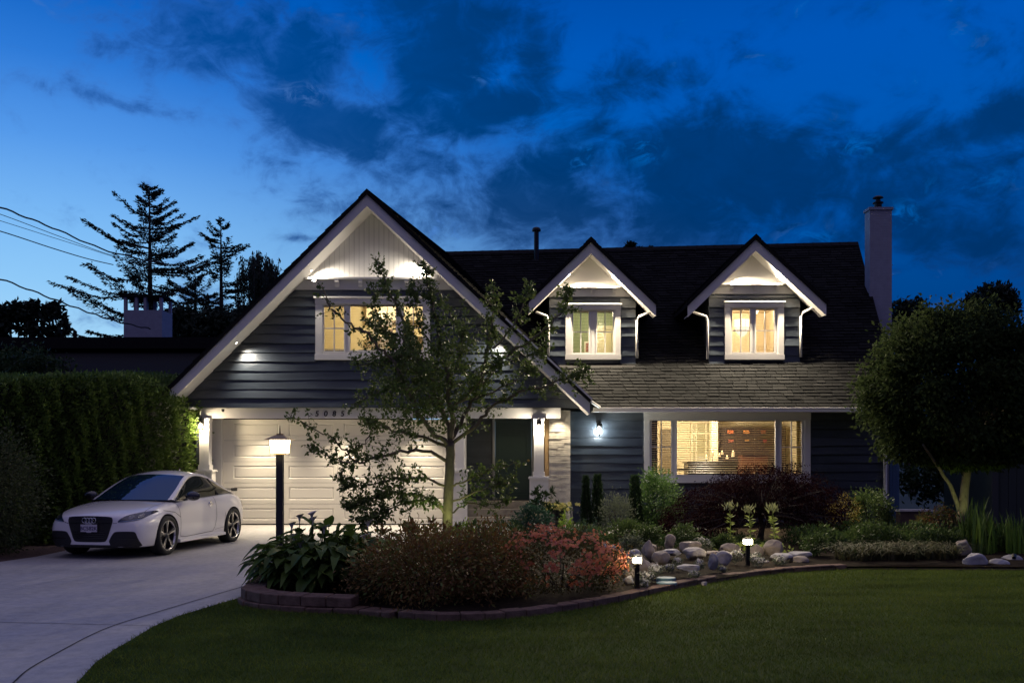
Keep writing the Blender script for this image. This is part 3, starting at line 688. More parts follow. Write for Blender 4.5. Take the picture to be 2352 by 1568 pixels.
# ---- dormers
def dormer(px, Yd, Ydf, apex, tl, tr, body, frz, corb, win, glz, spouts, roomcol, spots):
    ap = W(*apex, Ydf); L_ = W(*tl, Ydf); R_ = W(*tr, Ydf); x0, x1 = WX(body[0], Yd), WX(body[1], Yd); zb_ = WZ(body[2], Yd)
    ml, mr = (ap.z - L_.z) / (ap.x - L_.x), (ap.z - R_.z) / (R_.x - ap.x)
    gzz = lambda x: ap.z - (ml * (ap.x - x) if x < ap.x else mr * (x - ap.x))
    sd = .25; wx0, wx1, wz0, wz1 = WX(win[0], Yd), WX(win[1], Yd), WZ(win[3], Yd), WZ(win[2], Yd)
    f0, f1 = WZ(frz[1], Yd), WZ(frz[0], Yd)
    a, b_ = ap.x - (ap.z - sd - f1) / ml, ap.x + (ap.z - sd - f1) / mr
    m = MB()
    op = (wx0 + .13, wx1 - .13, wz0 + .12, wz1 - .15)
    xl = lambda z: max(x0, ap.x - (ap.z - sd + .04 - z) / ml); xr = lambda z: min(x1, ap.x + (ap.z - sd + .04 - z) / mr)
    m.panel([(x0, zb_ - .15), (x1, zb_ - .15), (x1, gzz(x1) - .15), (ap.x, ap.z - .15), (x0, gzz(x0) - .15)], [rect(*op)], Yd + .002, .08)
    for xx, d_ in ((x0, .0), (x1 - .06, .0)): m.add([(xx, Yd + .083, zb_ - .2), (xx, Yd + .083, gzz(xx) - .12), (xx, 25.8, gzz(xx) - .12), (xx + .06, Yd + .083, zb_ - .2), (xx + .06, Yd + .083, gzz(xx) - .12), (xx + .06, 25.8, gzz(xx) - .12)], [(0, 1, 2), (3, 5, 4), (0, 2, 5, 3), (1, 4, 5, 2), (0, 3, 4, 1)])
    d = m.build('dormer', sidedark, house)
    m = MB(); lap(m, Yd, zb_, f0, lambda z: x0, lambda z: x1, [(wx0, wx1, wz0, wz1)], expo=.235, wav=.01, prot=.05); m.build('siding', siding, d)
    m = MB(); m.prism_y([(ap.x - (ap.z - sd - f0) / ml, f0), (ap.x + (ap.z - sd - f0) / mr, f0), (b_, f1), (a, f1)], Yd - .06, Yd)
    m.box(a, b_, Yd - .165, Yd - .002, f1 + .001, f1 + .03); m.build('frieze_board', white, d)
    m = MB(); m.prism_y([(a, f1), (b_, f1), (ap.x, ap.z - sd + .02)], Yd - .02, Yd)
    m.build('gable_boards', white, d)
    for c in corb: corbel(WX(c, Yd), f1 - .002, Yd - .062, .85, d)
    wframe(Yd, (wx0, wx1, wz0, wz1), [(WX(g[0], Yd), WX(g[1], Yd), WZ(g[3], Yd), WZ(g[2], Yd)) for g in glz], [True] * len(glz), d, names=('window_casing', 'window_frame', 'window_pane', 'blind'), cas=.13, head=.15, sill=.12)
    rake(d, ap.x, ap.z, L_.x, L_.z, R_.x, R_.z, Ydf, .27, .1, .4)
    m = MB(); 
    for e in (L_, R_): m.slab((ap.x, Ydf + .037, ap.z - sd), (e.x, Ydf + .037, e.z - sd), (e.x, Yd + .0, e.z - sd), (ap.x, Yd + .0, ap.z - sd), (0, 0, 1), .02)
    m.build('soffit', white, d)
    # roof going back to the main roof (its plane: z = y - 19.2)
    u = Vector((0, 0, .1)); ya = ap.z + .1 + 19.15; 
    m = MB(); Ap, Ab = ap + u + Vector((0, -.05, 0)), Vector((ap.x, ya, ap.z + .1))
    for e in (L_, R_):
        s = -1 if e.x < ap.x else 1; E = e + Vector((.03 * s, -.05, .08)); Eb = Vector((E.x, E.z + 19.35, E.z))
        if s > 0: shingles(m, E, Eb, Ab, Ap)
        else: shingles(m, Eb, E, Ap, Ab)
    m.build('shingle_roof', shm, d)
    m = MB()
    for e in (L_, R_):
        s = -1 if e.x < ap.x else 1; E = e + Vector((.03 * s, .3, .06)); Eb = Vector((E.x, E.z + 19.35, E.z))
        m.slab(E, Eb, Ab, ap + Vector((0, .3, .08)), (0, 0, -1), .1)
    m.build('roof_deck', shdark, d)
    m = MB()
    for k in range(12):
        p, q = Ap.lerp(Ab, k / 12) + Vector((0, 0, .035)), Ap.lerp(Ab, min(1, (k + 1.2) / 12)) + Vector((0, 0, .015))
        for s in (-1, 1): m.quad(p, p + Vector((s * .13, 0, -.12)), q + Vector((s * .13, 0, -.12)), q)
    m.build('ridge_cap', shdark, d)
    for sp in spouts:
        m = MB(); yy = [Yd - .22] + [Yd - .07] * (len(sp) - 1); m.tube([W(*p, y) for p, y in zip(sp, yy)], .032, 8); m.build('downspout', white, d, smooth=True)
    return d, (x0, x1, zb_, ap, gzz)
dormer(0, 23.19, 22.7, (1357.4, 556.6), (1214.5, 694), (1506.6, 700), (1261.7, 1459.5, 839), (662.7, 682), (1310.9, 1360.9, 1410), (1298.8, 1424.9, 697.6, 826),
       [(1316, 1352, 714, 810), (1371.5, 1408, 714, 810)], [[(1495, 716), (1467, 726.8), (1463, 736), (1463, 822)], [(1232, 717), (1256, 726), (1259.5, 736), (1259.5, 822)]], 0, 0)
dormer(1, 23.19, 22.7, (1735.9, 550.3), (1579.7, 702.5), (1898, 698.8), (1628, 1836.8, 838), (656, 675.5), (1678, 1732, 1784.5), (1664, 1799, 692.4, 826),
       [(1681, 1722.5, 709, 809), (1736, 1778, 709, 809)], [[(1593.3, 717.4), (1621.4, 726.8), (1625, 736), (1625, 824)], [(1874, 703), (1845, 717), (1839.5, 727), (1839.5, 820)]], 0, 0)
# flashing strip under the dormers
flm = M('flashing', (.55, .52, .45), .4)
for (a, b_) in DOR: m = MB(); m.box(a + .02, b_ - .02, 23.08, 23.14, WZ(843, 23.1), WZ(839.5, 23.1)); m.build('flashing', flm, house)
# chimney
m = MB(); cx0, cx1 = WX(1998, 25.0), WX(2048.5, 25.0); zt = WZ(482, 25.0); z = 0; r = 0
chim_m = M('painted_brick', (.30, .31, .39), .7, bump=(30, .4), var=(6, .1)); t = NT(chim_m.node_tree); p = t.n['Principled BSDF']
tcn = t.new('ShaderNodeTexCoord'); mpn = t.new('ShaderNodeMapping'); mpn.inputs['Rotation'].default_value = (math.pi / 2, 0, 0); t.l.new(tcn.outputs['Object'], mpn.inputs[0])
br = t.new('ShaderNodeTexBrick'); br.inputs['Scale'].default_value = 1; br.inputs['Brick Width'].default_value = .2; br.inputs['Row Height'].default_value = .07; br.inputs['Mortar Size'].default_value = .006; t.l.new(mpn.outputs[0], br.inputs[0])
bp = t.new('ShaderNodeBump'); bp.inputs['Strength'].default_value = .6; bp.inputs['Distance'].default_value = .01; bp.invert = True; t.l.new(br.outputs['Fac'], bp.inputs['Height']); t.l.new(bp.outputs[0], p.inputs['Normal'])
m.box(cx0, cx1, 25.0, 25.36, 0, zt); m.box(cx0 - .03, cx1 + .03, 24.97, 25.39, zt, zt + .07); ch = m.build('chimney', chim_m, house)
m = MB(); fc = Vector((WX(2016, 25.2), 25.18, zt + .07)); m.lathe([(.1, 0), (.1, .14), (.14, .145), (.14, .17), (.07, .2), (.06, .27), (.14, .285), (.13, .31), (.08, .34), (0, .345)], fc, 14); m.build('chimney_cap', blackmet, ch, smooth=False)

# ---- rooms behind the windows
def room(x0, x1, y0, y1, z0, z1, col, floor=(.2, .12, .06)):
    m = MB(); mt = M('room_wall', col, .85); m.cur = 0
    m.add([(x0, y0, z0), (x1, y0, z0), (x1, y1, z0), (x0, y1, z0), (x0, y0, z1), (x1, y0, z1), (x1, y1, z1), (x0, y1, z1)], [(4, 5, 6, 7), (1, 2, 6, 5), (2, 3, 7, 6), (3, 0, 4, 7)])
    m.cur = 1; m.add([(x0, y0, z0), (x1, y0, z0), (x1, y1, z0), (x0, y1, z0)], [(0, 3, 2, 1)])
    return m.build('interior_wall', [mt, M('room_floor', floor, .5)], house)
# rooms and their furniture
room(wx0 - .6, wx1 + .4, YG + .13, YG + 3.2, wz0 - .6, wz1 + .5, (.72, .62, .34))
lamp('POINT', ((wx0 + wx1) / 2, YG + 1.5, wz1 + .3), 150, 'soft', .15, name='room_light')
cabm = M('cream_cabinet', (.75, .66, .42), .5); darkwood = M('dark_wood', (.03, .018, .012), .35); brownm = M('brown_fabric', (.12, .07, .05), .9, bump=(60, .5)); framem = M('picture_frame', (.5, .42, .3), .5)
yb = YG + 3.15
cab = thing('wall_cabinet', 'cream cabinets hanging on the back wall of the gable room', 'cabinet', (-3, yb, 5))
m = MB(); xx = WX(846, yb)
for k in range(4): m.box(xx + .55 * k, xx + .55 * k + .54, yb - .35, yb, WZ(740, yb), WZ(640, yb))
m.build('cabinet_body', cabm, cab, bevel=.008)
m = MB()
for k in range(4): m.box(xx + .55 * k + .06, xx + .55 * k + .48, yb - .365, yb - .352, WZ(733, yb), WZ(660, yb))
m.build('cabinet_door', cabm, cab, bevel=.006)
sh = thing('desk_shelf', 'cream shelf and desk under the cabinets in the gable room', 'shelf', (-3, yb, 4))
m = MB(); m.box(xx, xx + 2.2, yb - .35, yb, WZ(776, yb), WZ(772, yb)); m.build('shelf_board', cabm, sh)
m = MB(); m.box(xx - .1, xx + 2.2, yb - .9, yb - .1, WZ(812, yb) - .06, WZ(812, yb)); m.build('desk_top', darkwood, sh)
def small_picture(x0, x1, z0, z1, y, label, cat='picture', art=(.2, .2, .2), fr=None):
    t = thing('picture_frame', label, cat, ((x0 + x1) / 2, y, z0)); m = MB(); w = (x1 - x0) * .16
    m.panel(rect(x0, x1, z0, z1), [rect(x0 + w, x1 - w, z0 + w, z1 - w)], y - .02, .02); m.build('frame', fr or framem, t)
    m = MB(); m.box(x0 + w, x1 - w, y - .008, y - .001, z0 + w, z1 - w); m.build('picture', M('print', art, .6, var=(14, .8)), t); return t
small_picture(WX(855, yb - .3), WX(873, yb - .3), WZ(771, yb - .3), WZ(748, yb - .3), yb - .3, 'cream framed photograph standing on the desk shelf in the gable room', art=(.2, .2, .22), fr=cabm)
bowl = thing('bowl', 'small brown bowl on the desk shelf beside the framed photograph', 'bowl', (WX(893, yb - .2), yb - .2, WZ(771, yb - .2)))
m = MB(); m.lathe([(.04, 0), (.09, .06), (.12, .16), (.11, .16), (.08, .07), (0, .02)], (WX(893, yb - .2), yb - .2, WZ(771, yb - .2)), 16); m.build('bowl_body', brownm, bowl, smooth=True)
sf = thing('armchair', 'plump grey armchair seen low in the gable window', 'armchair', (WX(760, YG + 1), YG + 1.2, 3.5))
m = MB(); x_, y_ = WX(765, YG + 1.3), YG + 1.3; zq = WZ(822, YG + 1.3)
m.box(x_ - .42, x_ + .42, y_ - .1, y_ + .15, zq - .5, zq + .22); m.build('backrest', M('grey_fabric', (.2, .19, .16), .9), sf, bevel=.1)
m = MB(); m.box(x_ - .42, x_ + .42, y_ - .6, y_ - .12, zq - .5, zq - .12); m.build('seat', M('grey_fabric_seat', (.2, .19, .16), .9), sf, bevel=.06)
# left dormer room
d0, d1 = DOR; Yd = 23.19
room(d0[0] + .08, d0[1] - .08, Yd + .09, 25.9, 3.95, 5.62, (.3, .36, .2))
lamp('POINT', ((d0[0] + d0[1]) / 2 + .3, 24.4, 5.45), 85, 'soft', .12, name='room_light')
yb = 25.88
dw = thing('inner_door', 'cream door and casing at the back of the left dormer room', 'door', (2.2, yb, 4)); m = MB(); a, c = WX(1358, yb), WX(1412, yb)
m.panel(rect(a, c, 3.96, WZ(748, yb)), [rect(a + .09, c - .09, 3.96, WZ(757, yb))], yb - .04, .035); m.build('casing', cabm, dw)
m = MB(); m.box(a + .1, c - .1, yb - .02, yb - .003, 3.96, WZ(758, yb)); m.build('door_panel', M('cream_door', (.8, .68, .36), .6), dw)
small_picture(WX(1342, 25.4), WX(1362, 25.4), WZ(812, 25.4), WZ(784, 25.4), 25.4, 'white framed red picture low in the left dormer window', art=(.22, .05, .03), fr=M('white_frame', (.8, .75, .6), .5))
# right dormer room with chandelier
room(d1[0] + .08, d1[1] - .08, Yd + .09, 25.9, 3.95, 5.62, (.74, .62, .4))
lamp('POINT', ((d1[0] + d1[1]) / 2, 24.6, 5.3), 130, 'soft', .15, name='room_light')
chd = thing('chandelier', 'glowing drum chandelier with crystal drops in the right dormer window', 'chandelier', W(1704, 740, 24.4)); cc = W(1704, 742, 24.4)
m = MB(); m.tube([cc + Vector((0, 0, .1)), (cc.x, cc.y, 5.6)], .008, 6); m.build('rod', blackmet, chd)
m = MB(); m.lathe([(.2, -.09), (.2, .09)], cc, 24); m.build('lamp_shade', emitmat('shade_glow', (1, .8, .5), 2.6), chd, smooth=True)
m = MB()
K_ = 26; V = []; PR = [(.19, -.1), (.185, -.17), (.15, -.21), (.11, -.27), (.06, -.31), (.01, -.34)]
for j, (r, z) in enumerate(PR):
    for k in range(K_): q = 1 - .12 * ((k + j) % 2); V.append((cc.x + r * q * math.cos(6.2832 * k / K_), cc.y + r * q * math.sin(6.2832 * k / K_), cc.z + z - .02 * (k % 2)))
m.add(V, [(j * K_ + k, j * K_ + (k + 1) % K_, (j + 1) * K_ + (k + 1) % K_, (j + 1) * K_ + k) for j in range(5) for k in range(K_)])
m.build('crystal_drops', emitmat('crystal_glow', (1, .85, .6), 1.6), chd)
glb = thing('globe_pendant', 'bright globe lamp at the top of the right dormer window', 'lamp', W(1735, 712, 24.2)); m = MB(); m.lathe([(.001, -.13), (.09, -.09), (.13, 0), (.09, .09), (.001, .13)], W(1732, 712, 24.2), 16); m.build('globe', emitmat('globe_glow', (1, .86, .6), 3.0), glb, smooth=True)
# living room
LX0, LX1 = ow[0] - .35, ow[1] + .5; yb = 26.6
room(LX0, LX1, YM + .13, yb, .2, 2.72, (.7, .6, .38))
lamp('POINT', (WX(1620, 24.6), 24.6, 2.35), 200, 'soft', .15, name='room_light')
lamp('POINT', (WX(1560, 25.2), 25.2, 2.2), 40, 'soft', .1, name='room_light')
def R_(x0, x1, y0, y1, Y): f = lambda x: (1600 + x / 5.227) / 1.0884; g_ = lambda y: (1020 + y / 5.227) / 1.0884; return (WX(f(x0), Y), WX(f(x1), Y), WZ(g_(y1), Y), WZ(g_(y0), Y))
gdr = thing('glazed_door', 'pale glazed double door at the back of the living room', 'door', (4.2, yb - .02, .2)); m = MB(); q = R_(660, 915, 205, 900, yb)
m.box(q[0], q[1], yb - .05, yb - .001, .2, q[3]); m.build('door_leaf', M('door_glass_panel', (.42, .38, .2), .3), gdr)
m = MB(); w = q[1] - q[0]
for f in (0, .22, .72, .95): m.box(q[0] + w * f, q[0] + w * f + .05, yb - .08, yb - .052, .2, q[3])
m.box(q[0], q[1] , yb - .085, yb - .081, q[3] - .3, q[3] - .25); m.build('muntin', cabm, gdr)
col_ = thing('inner_column', 'cream pillar in the middle of the living room', 'pillar', (4.8, 25.5, .2)); q = R_(925, 1010, 165, 900, 25.6); m = MB(); m.box(q[0], q[1], 25.5, 25.8, .2, 2.7); m.build('shaft', M('cream_column', (.7, .6, .38), .6), col_, bevel=.01)
dk = thing('accent_wall', 'dark feature wall on the right of the living room', 'wall', (6, 25.9, .2)); q = R_(1030, 1900, 200, 900, 25.9); m = MB(); m.box(q[0], q[1], 25.85, 25.95, .2, 2.5); m.build('wall_panel', M('dark_panel', (.045, .026, .014), .5), dk)
for i, (a, c, e, f, col) in enumerate(((1120, 1245, 265, 350, 'orange'), (1325, 1450, 265, 350, 'glowing orange'), (1560, 1660, 270, 345, 'brown'), (1135, 1240, 395, 460, 'small rust'), (1350, 1440, 395, 450, 'gold'), (1590, 1670, 400, 455, 'crimson'))):
    q = R_(a, c, e, f, 25.84); small_picture(*q, 25.84, col + ' square picture on the dark living room wall, ' + ('upper row' if i < 3 else 'lower row'), art=((.5, .12, .03), (.7, .22, .05), (.3, .1, .04), (.4, .1, .05), (.5, .25, .06), (.45, .06, .07))[i], fr=darkwood)
sb = thing('sideboard', 'low reddish wooden sideboard against the dark living room wall', 'sideboard', (6, 25.6, .2)); q = R_(1300, 1640, 610, 900, 25.6); m = MB(); m.box(q[0], q[1], 25.35, 25.8, .2, q[3]); m.build('cabinet_body', M('red_wood', (.12, .04, .018), .4, var=(4, .3, (1, 1, 6))), sb, bevel=.01)
m = MB(); m.box(q[0] - .03, q[1] + .03, 25.3, 25.82, q[3] + .001, q[3] + .04); m.build('table_top', darkwood, sb)
pn = thing('piano', 'black upright piano behind the blinds of the front window', 'piano', (4.8, 24.0, .2)); q = R_(610, 1250, 690, 780, 23.9); m = MB(); m.box(q[0], q[1], 23.75, 24.3, .2, q[3] - .05); m.build('case', darkwood, pn, bevel=.01)
m = MB(); m.box(q[0] - .03, q[1] + .03, 23.7, 24.33, q[3] - .048, q[3]); m.build('lid', M('piano_black', (.008, .007, .006), .15), pn)
q2 = R_(495, 1200, 785, 900, 23.4); m = MB(); m.box(q2[0], q2[1], 23.35, 23.7, q2[3] - .07, q2[3]); m.build('keyboard_shelf', darkwood, pn)
ptop = q[3]
candm = M('wax', (.85, .75, .5), .6, emit=((1, .68, .32), 1.2)); fl_ = emitmat('flame', (1, .72, .3), 9)
for i, (cx, y0, y1, desc) in enumerate(((868, 608, 660, 'short cream candle at the left end of the piano top'), (947, 565, 630, 'tall cream candle on a stand above the column base'), (1035, 590, 640, 'short cream candle in the middle of the candle group'), (1073, 555, 610, 'slim cream candle just left of the short rightmost pair'), (1137, 618, 668, 'fat low cream candle between the two tallest right ones'), (1216, 552, 640, 'tallest cream candle at the right end of the row'))):
    Yc = 23.95; q = R_(cx - 17, cx + 17, y0, y1, Yc); x_ = (q[0] + q[1]) / 2; cdl = thing('candle', desc, 'candle', (x_, Yc, q[2]), 'candles on the piano')
    m = MB(); m.lathe([(0, q[2]), (.034, q[2]), (.034, q[3] - .03), (.02, q[3] - .035), (0, q[3] - .035)], (x_, Yc, 0), 14); m.build('wax_body', candm, cdl, smooth=False)
    m = MB(); m.lathe([(0, q[3] - .03), (.009, q[3] - .018), (.006, q[3]), (0, q[3] + .018)], (x_, Yc, 0), 8); m.build('flame', fl_, cdl, smooth=True)
    if q[2] > ptop + .005:
        m = MB(); m.lathe([(.04, ptop), (.01, ptop + .01), (.01, q[2] - .012), (.045, q[2] - .01), (.045, q[2])], (x_, Yc, 0), 12); m.build('stand', blackmet, cdl)
crt = thing('curtain', 'dark brown curtain beside the left casement of the front window', 'curtain', (3.2, 22.9, .3)); q = R_(130, 225, 150, 860, 22.95); m = MB(); V = []; n = 26
for i in range(n + 1): V += [(q[0] + (q[1] - q[0]) * i / n, 22.95 + .03 * math.sin(i * 1.6), q[2] - .3), (q[0] + (q[1] - q[0]) * i / n, 22.95 + .03 * math.sin(i * 1.6), q[3])]
m.add(V, [(2 * i, 2 * i + 2, 2 * i + 3, 2 * i + 1) for i in range(n)]); m.build('fabric', M('brown_curtain', (.05, .035, .02), .9), crt, smooth=True)
crt = thing('curtain', 'gold patterned curtain at the right edge of the front window', 'curtain', (7.1, 22.9, .3)); q = R_(2045, 2110, 150, 800, 22.95); m = MB(); V = []
for i in range(n + 1): V += [(q[0] + (q[1] - q[0]) * i / n, 22.95 + .03 * math.sin(i * 1.6), q[2] - .3), (q[0] + (q[1] - q[0]) * i / n, 22.95 + .03 * math.sin(i * 1.6), q[3])]
m.add(V, [(2 * i, 2 * i + 2, 2 * i + 3, 2 * i + 1) for i in range(n)]); m.build('fabric', M('gold_curtain', (.45, .36, .1), .8, var=(25, .6)), crt, smooth=True)
dwy = thing('inner_doorway', 'dark doorway seen through the left casement of the front window', 'doorway', (3.4, 26.55, .2)); q = R_(278, 400, 275, 860, 26.55); m = MB(); m.box(q[0], q[1], 26.5, 26.58, .2, q[3]); m.build('door_leaf', M('shadowy_door', (.12, .09, .04), .6), dwy)
# ---- recessed soffit lamps
lensm = emitmat('soffit_lens', (1, .86, .66), 14)
def downlight(x, y, z, label, power, tilt=(0, 0, -1), ang=130, col='neutral', blend=.6, nrm=(0, 0, -1)):
    t = thing('soffit_light', label, 'downlight', (x, y, z), 'recessed soffit lights'); n = Vector(nrm).normalized(); c = Vector((x, y, z)); a = n.orthogonal().normalized(); b_ = n.cross(a)
    for nm, r0, r1, o_, mt in (('trim_ring', .03, .045, .012, white), ('lens', 0, .03, .008, lensm)):
        m = MB(); V = []; K = 18
        for k in range(K): g_ = 2 * math.pi * k / K; u = a * math.cos(g_) + b_ * math.sin(g_); V += [c + u * max(r0, .001) + n * o_, c + u * r1 + n * o_, c + u * r1 + n * (o_ - .012)]
        m.add(V, [(3 * k, 3 * k + 1, 3 * ((k + 1) % K) + 1, 3 * ((k + 1) % K)) for k in range(K)] + [(3 * k + 1, 3 * k + 2, 3 * ((k + 1) % K) + 2, 3 * ((k + 1) % K) + 1) for k in range(K)]); m.build(nm, mt, t)
    p = c + n * .03; lamp('SPOT', p, power, col, .03, p + Vector(tilt), ang, blend, t)
ys = YG - .28
def gl_at(px, py, label, power):
    ys = YG - .2 if py < 700 else YG - .32; tilt = (-.8, -.1) if py < 700 else (-.6, .04); an = 168 if py < 700 else 124
    x = WX(px, ys); z = gz(x) - SD; s = -1 if x < AX else 1; mm = mL if s < 0 else mR; downlight(x, ys, z, label, power, (s * tilt[0], tilt[1], -1), an, 'neutral', 1.0, (-s * mm, 0, -1))
gl_at(714, 604, 'recessed light high on the left rake of the main gable', 205); gl_at(542, 776, 'recessed light low on the left rake of the main gable', 190)
gl_at(981, 604, 'recessed light high on the right rake of the main gable', 205); gl_at(1158, 776, 'recessed light low on the right rake of the main gable', 190)
for (ax_, ay_, pts, nm) in ((1357.4, 556.6, (1307, 1407), 'left'), (1735.9, 550.3, (1687, 1785), 'right')):
    ap = W(ax_, ay_, 22.7)
    for k, px in enumerate(pts):
        y_ = 22.99; x = WX(px, y_); s = -1 if k == 0 else 1; z = ap.z - .95 * abs(x - ap.x) - .25
        downlight(x, y_, z, 'recessed light in the %s slope of the %s dormer overhang' % (('left', 'right')[k], nm), 1200, (-s * .38, -.7, -1), 156, 'soft', .8, (-s * .95, 0, -1))
for k, px in enumerate((600, 780, 960)): downlight(WX(px, 21.6), 21.6, 2.66, ('recessed light over the left third of the garage door', 'recessed light over the middle of the garage door', 'recessed light over the right third of the garage door')[k], 330, (0, -.3, -1), 112, 'soft', 1.0)
downlight(WX(1180, 22.4), 22.3, 2.74, 'recessed light in the porch ceiling before the front door', 12, (0, 0, -1), 140, 'warm')
downlight(WX(1284, 21.8), 21.95, 2.74, 'recessed light in the porch ceiling beside the brick pier', 60, (.05, .16, -1), 95, 'soft', .8)
# ---- carriage lanterns
lg = glassmat('lantern_glass', (1, .97, .9, 1), 1.2)
def lantern(x, y, z, label, power, col='soft', radius=.045):
    t = thing('wall_lantern', label, 'lantern', (x, y, z), 'carriage lanterns on the house front'); c = Vector((x, y - .14, z))
    m = MB(); m.box(x - .045, x + .045, y - .02, y, z - .02, z + .2); m.build('back_plate', blackmet, t, bevel=.01)
    m = MB(); m.tube([(x, y - .02, z + .16), (x, y - .07, z + .24), (x, y - .14, z + .21), (x, y - .14, z + .17)], .008, 6); m.build('arm', blackmet, t)
    m = MB(); m.lathe([(0, .2), (.02, .19), (.045, .16), (.068, .12), (.075, .1), (.07, .095)], c, 16); m.build('cap', blackmet, t, smooth=True)
    m = MB(); m.lathe([(.066, .095), (.07, .03), (.055, -.06), (.028, -.11)], c, 16); m.build('glass_shade', lg, t, smooth=True)
    m = MB()
    for k in range(4):
        g_ = math.pi / 4 + k * math.pi / 2; u = Vector((math.cos(g_), math.sin(g_), 0)); m.tube([c + u * .072 + Vector((0, 0, .095)), c + u * .075 + Vector((0, 0, .03)), c + u * .06 + Vector((0, 0, -.06)), c + u * .03 + Vector((0, 0, -.11))], .003, 4)
    m.lathe([(.03, -.11), (.032, -.12), (.012, -.14), (.01, -.16), (0, -.17)], c, 10); m.build('cage', blackmet, t)
    m = MB(); m.lathe([(0, -.05), (.022, -.04), (.034, -.01), (.03, .03), (.012, .06), (0, .065)], c, 14); m.build('bulb', emitmat('bulb_glow', tempc(col), power * (36 if col == 'cool' else 60)), t, smooth=True)
lantern(WX(465, YB - .06), YB - .05, 2.36, 'round lantern on the white column left of the garage door', 17, 'soft')
lantern(WX(1237.5, YB), YB - .045, 2.33, 'lantern on the white porch column beside the front door', 15, 'neutral')
lantern(WX(1375, YM), YM - .06, 2.33, 'lantern on dark siding between brick pier and front window', 17, 'cool')
# ================================================================ GARDEN HARDWARE
pb = thing('lamp_post', 'square dark garden post with a glowing glazed lantern beside the driveway', 'lamp post', (WX(643, 13.5), 13.5, 0))
x, y = WX(643, 13.5), 13.5; zt = WZ(1042, 13.5)
m = MB(); m.box(x - .048, x + .048, y - .048, y + .048, 0, zt - .012); m.build('post', M('post_wood', (.022, .02, .022), .6, bump=(30, .4, (1, 1, .2))), pb, bevel=.004)
brz = M('bronze', (.35, .26, .14), .4, metal=.7)
m = MB(); h = .115; m.box(x - .07, x + .07, y - .07, y + .07, zt - .012, zt + .004)
for sx in (-1, 1):
    for sy in (-1, 1): m.tube([(x + sx * h * .92, y + sy * h * .92, zt), (x + sx * (h + .012), y + sy * (h + .012), zt + .2)], .005, 4)
for (a, b_) in ((0, 1), (1, 0)):
    for s in (-1, 1):
        p = Vector((x + s * h * .93 * a, y + s * h * .93 * b_, zt)); t_ = Vector((b_, a, 0)); m.tube([p - t_ * h * .93 + Vector((0, 0, .004)), p + t_ * h * .93 + Vector((0, 0, .004))], .005, 4)
m.build('frame', brz, pb)
m = MB(); r = .19; ring = [(x + sx * r, y + sy * r, zt + .2) for sx, sy in ((-1, -1), (1, -1), (1, 1), (-1, 1))]; top = [(x + sx * .05, y + sy * .05, zt + .27) for sx, sy in ((-1, -1), (1, -1), (1, 1), (-1, 1))]
m.add(ring + top, [(0, 1, 5, 4), (1, 2, 6, 5), (2, 3, 7, 6), (3, 0, 4, 7), (3, 2, 1, 0), (4, 5, 6, 7)]); m.box(x - .04, x + .04, y - .04, y + .04, zt + .27, zt + .29); m.lathe([(.012, .29), (.008, .36), (.003, .41)], (x, y, zt), 8); m.build('lamp_roof', brz, pb)
seed = M('seeded_glass', (1, .9, .7), .25, emit=((1, .74, .42), 3.2))
m = MB(); hb, ht = h * .9, h + .004
bt = [(x + sx * hb, y + sy * hb, zt + .008) for sx, sy in ((-1, -1), (1, -1), (1, 1), (-1, 1))]; tp = [(x + sx * ht, y + sy * ht, zt + .197) for sx, sy in ((-1, -1), (1, -1), (1, 1), (-1, 1))]
m.add(bt + tp, [(0, 1, 5, 4), (1, 2, 6, 5), (2, 3, 7, 6), (3, 0, 4, 7)])
m.build('glass', emitmat('lamp_glass_glow', (1, .8, .5), 13), pb)

def path_light(px, pt, pbot, Y, wpx, label):
    s = FD / Y; x = (px - 1176) / s; w = wpx / s / 2; z1 = WZ(pt, Y); hh = .075; t = thing('path_light', label, 'garden light', (x, Y, .06), 'garden path lights')
    m = MB(); m.box(x - .028, x + .028, Y - .028, Y + .028, .0, z1 - hh - .002); m.build('post', blackmet, t)
    m = MB(); m.box(x - w - .006, x + w + .006, Y - w - .006, Y + w + .006, z1, z1 + .012); m.box(x - w * .7, x + w * .7, Y - w * .7, Y + w * .7, z1 + .012, z1 + .022); m.build('cap', blackmet, t)
    m = MB()
    for sx in (-1, -.33, .33, 1):
        for sy in (-1, 1): m.box(x + sx * w - .002, x + sx * w + .002, Y + sy * w - .002, Y + sy * w + .002, z1 - hh, z1)
    m.box(x - w, x + w, Y - w, Y + w, z1 - hh - .003, z1 - hh + .002); m.build('cage', blackmet, t)
    m = MB(); m.box(x - w * .82, x + w * .82, Y - w * .82, Y + w * .82, z1 - hh + .006, z1 - .006); m.build('glass', emitmat('path_glow', (1, .84, .54), 140), t)
path_light(1463, 1278, 1352, 11.6, 20, 'black garden light glowing in front of the azalea and boulders')
path_light(1717.5, 1237.5, 1298, 14.0, 19, 'black garden light glowing among boulders before the red maple')

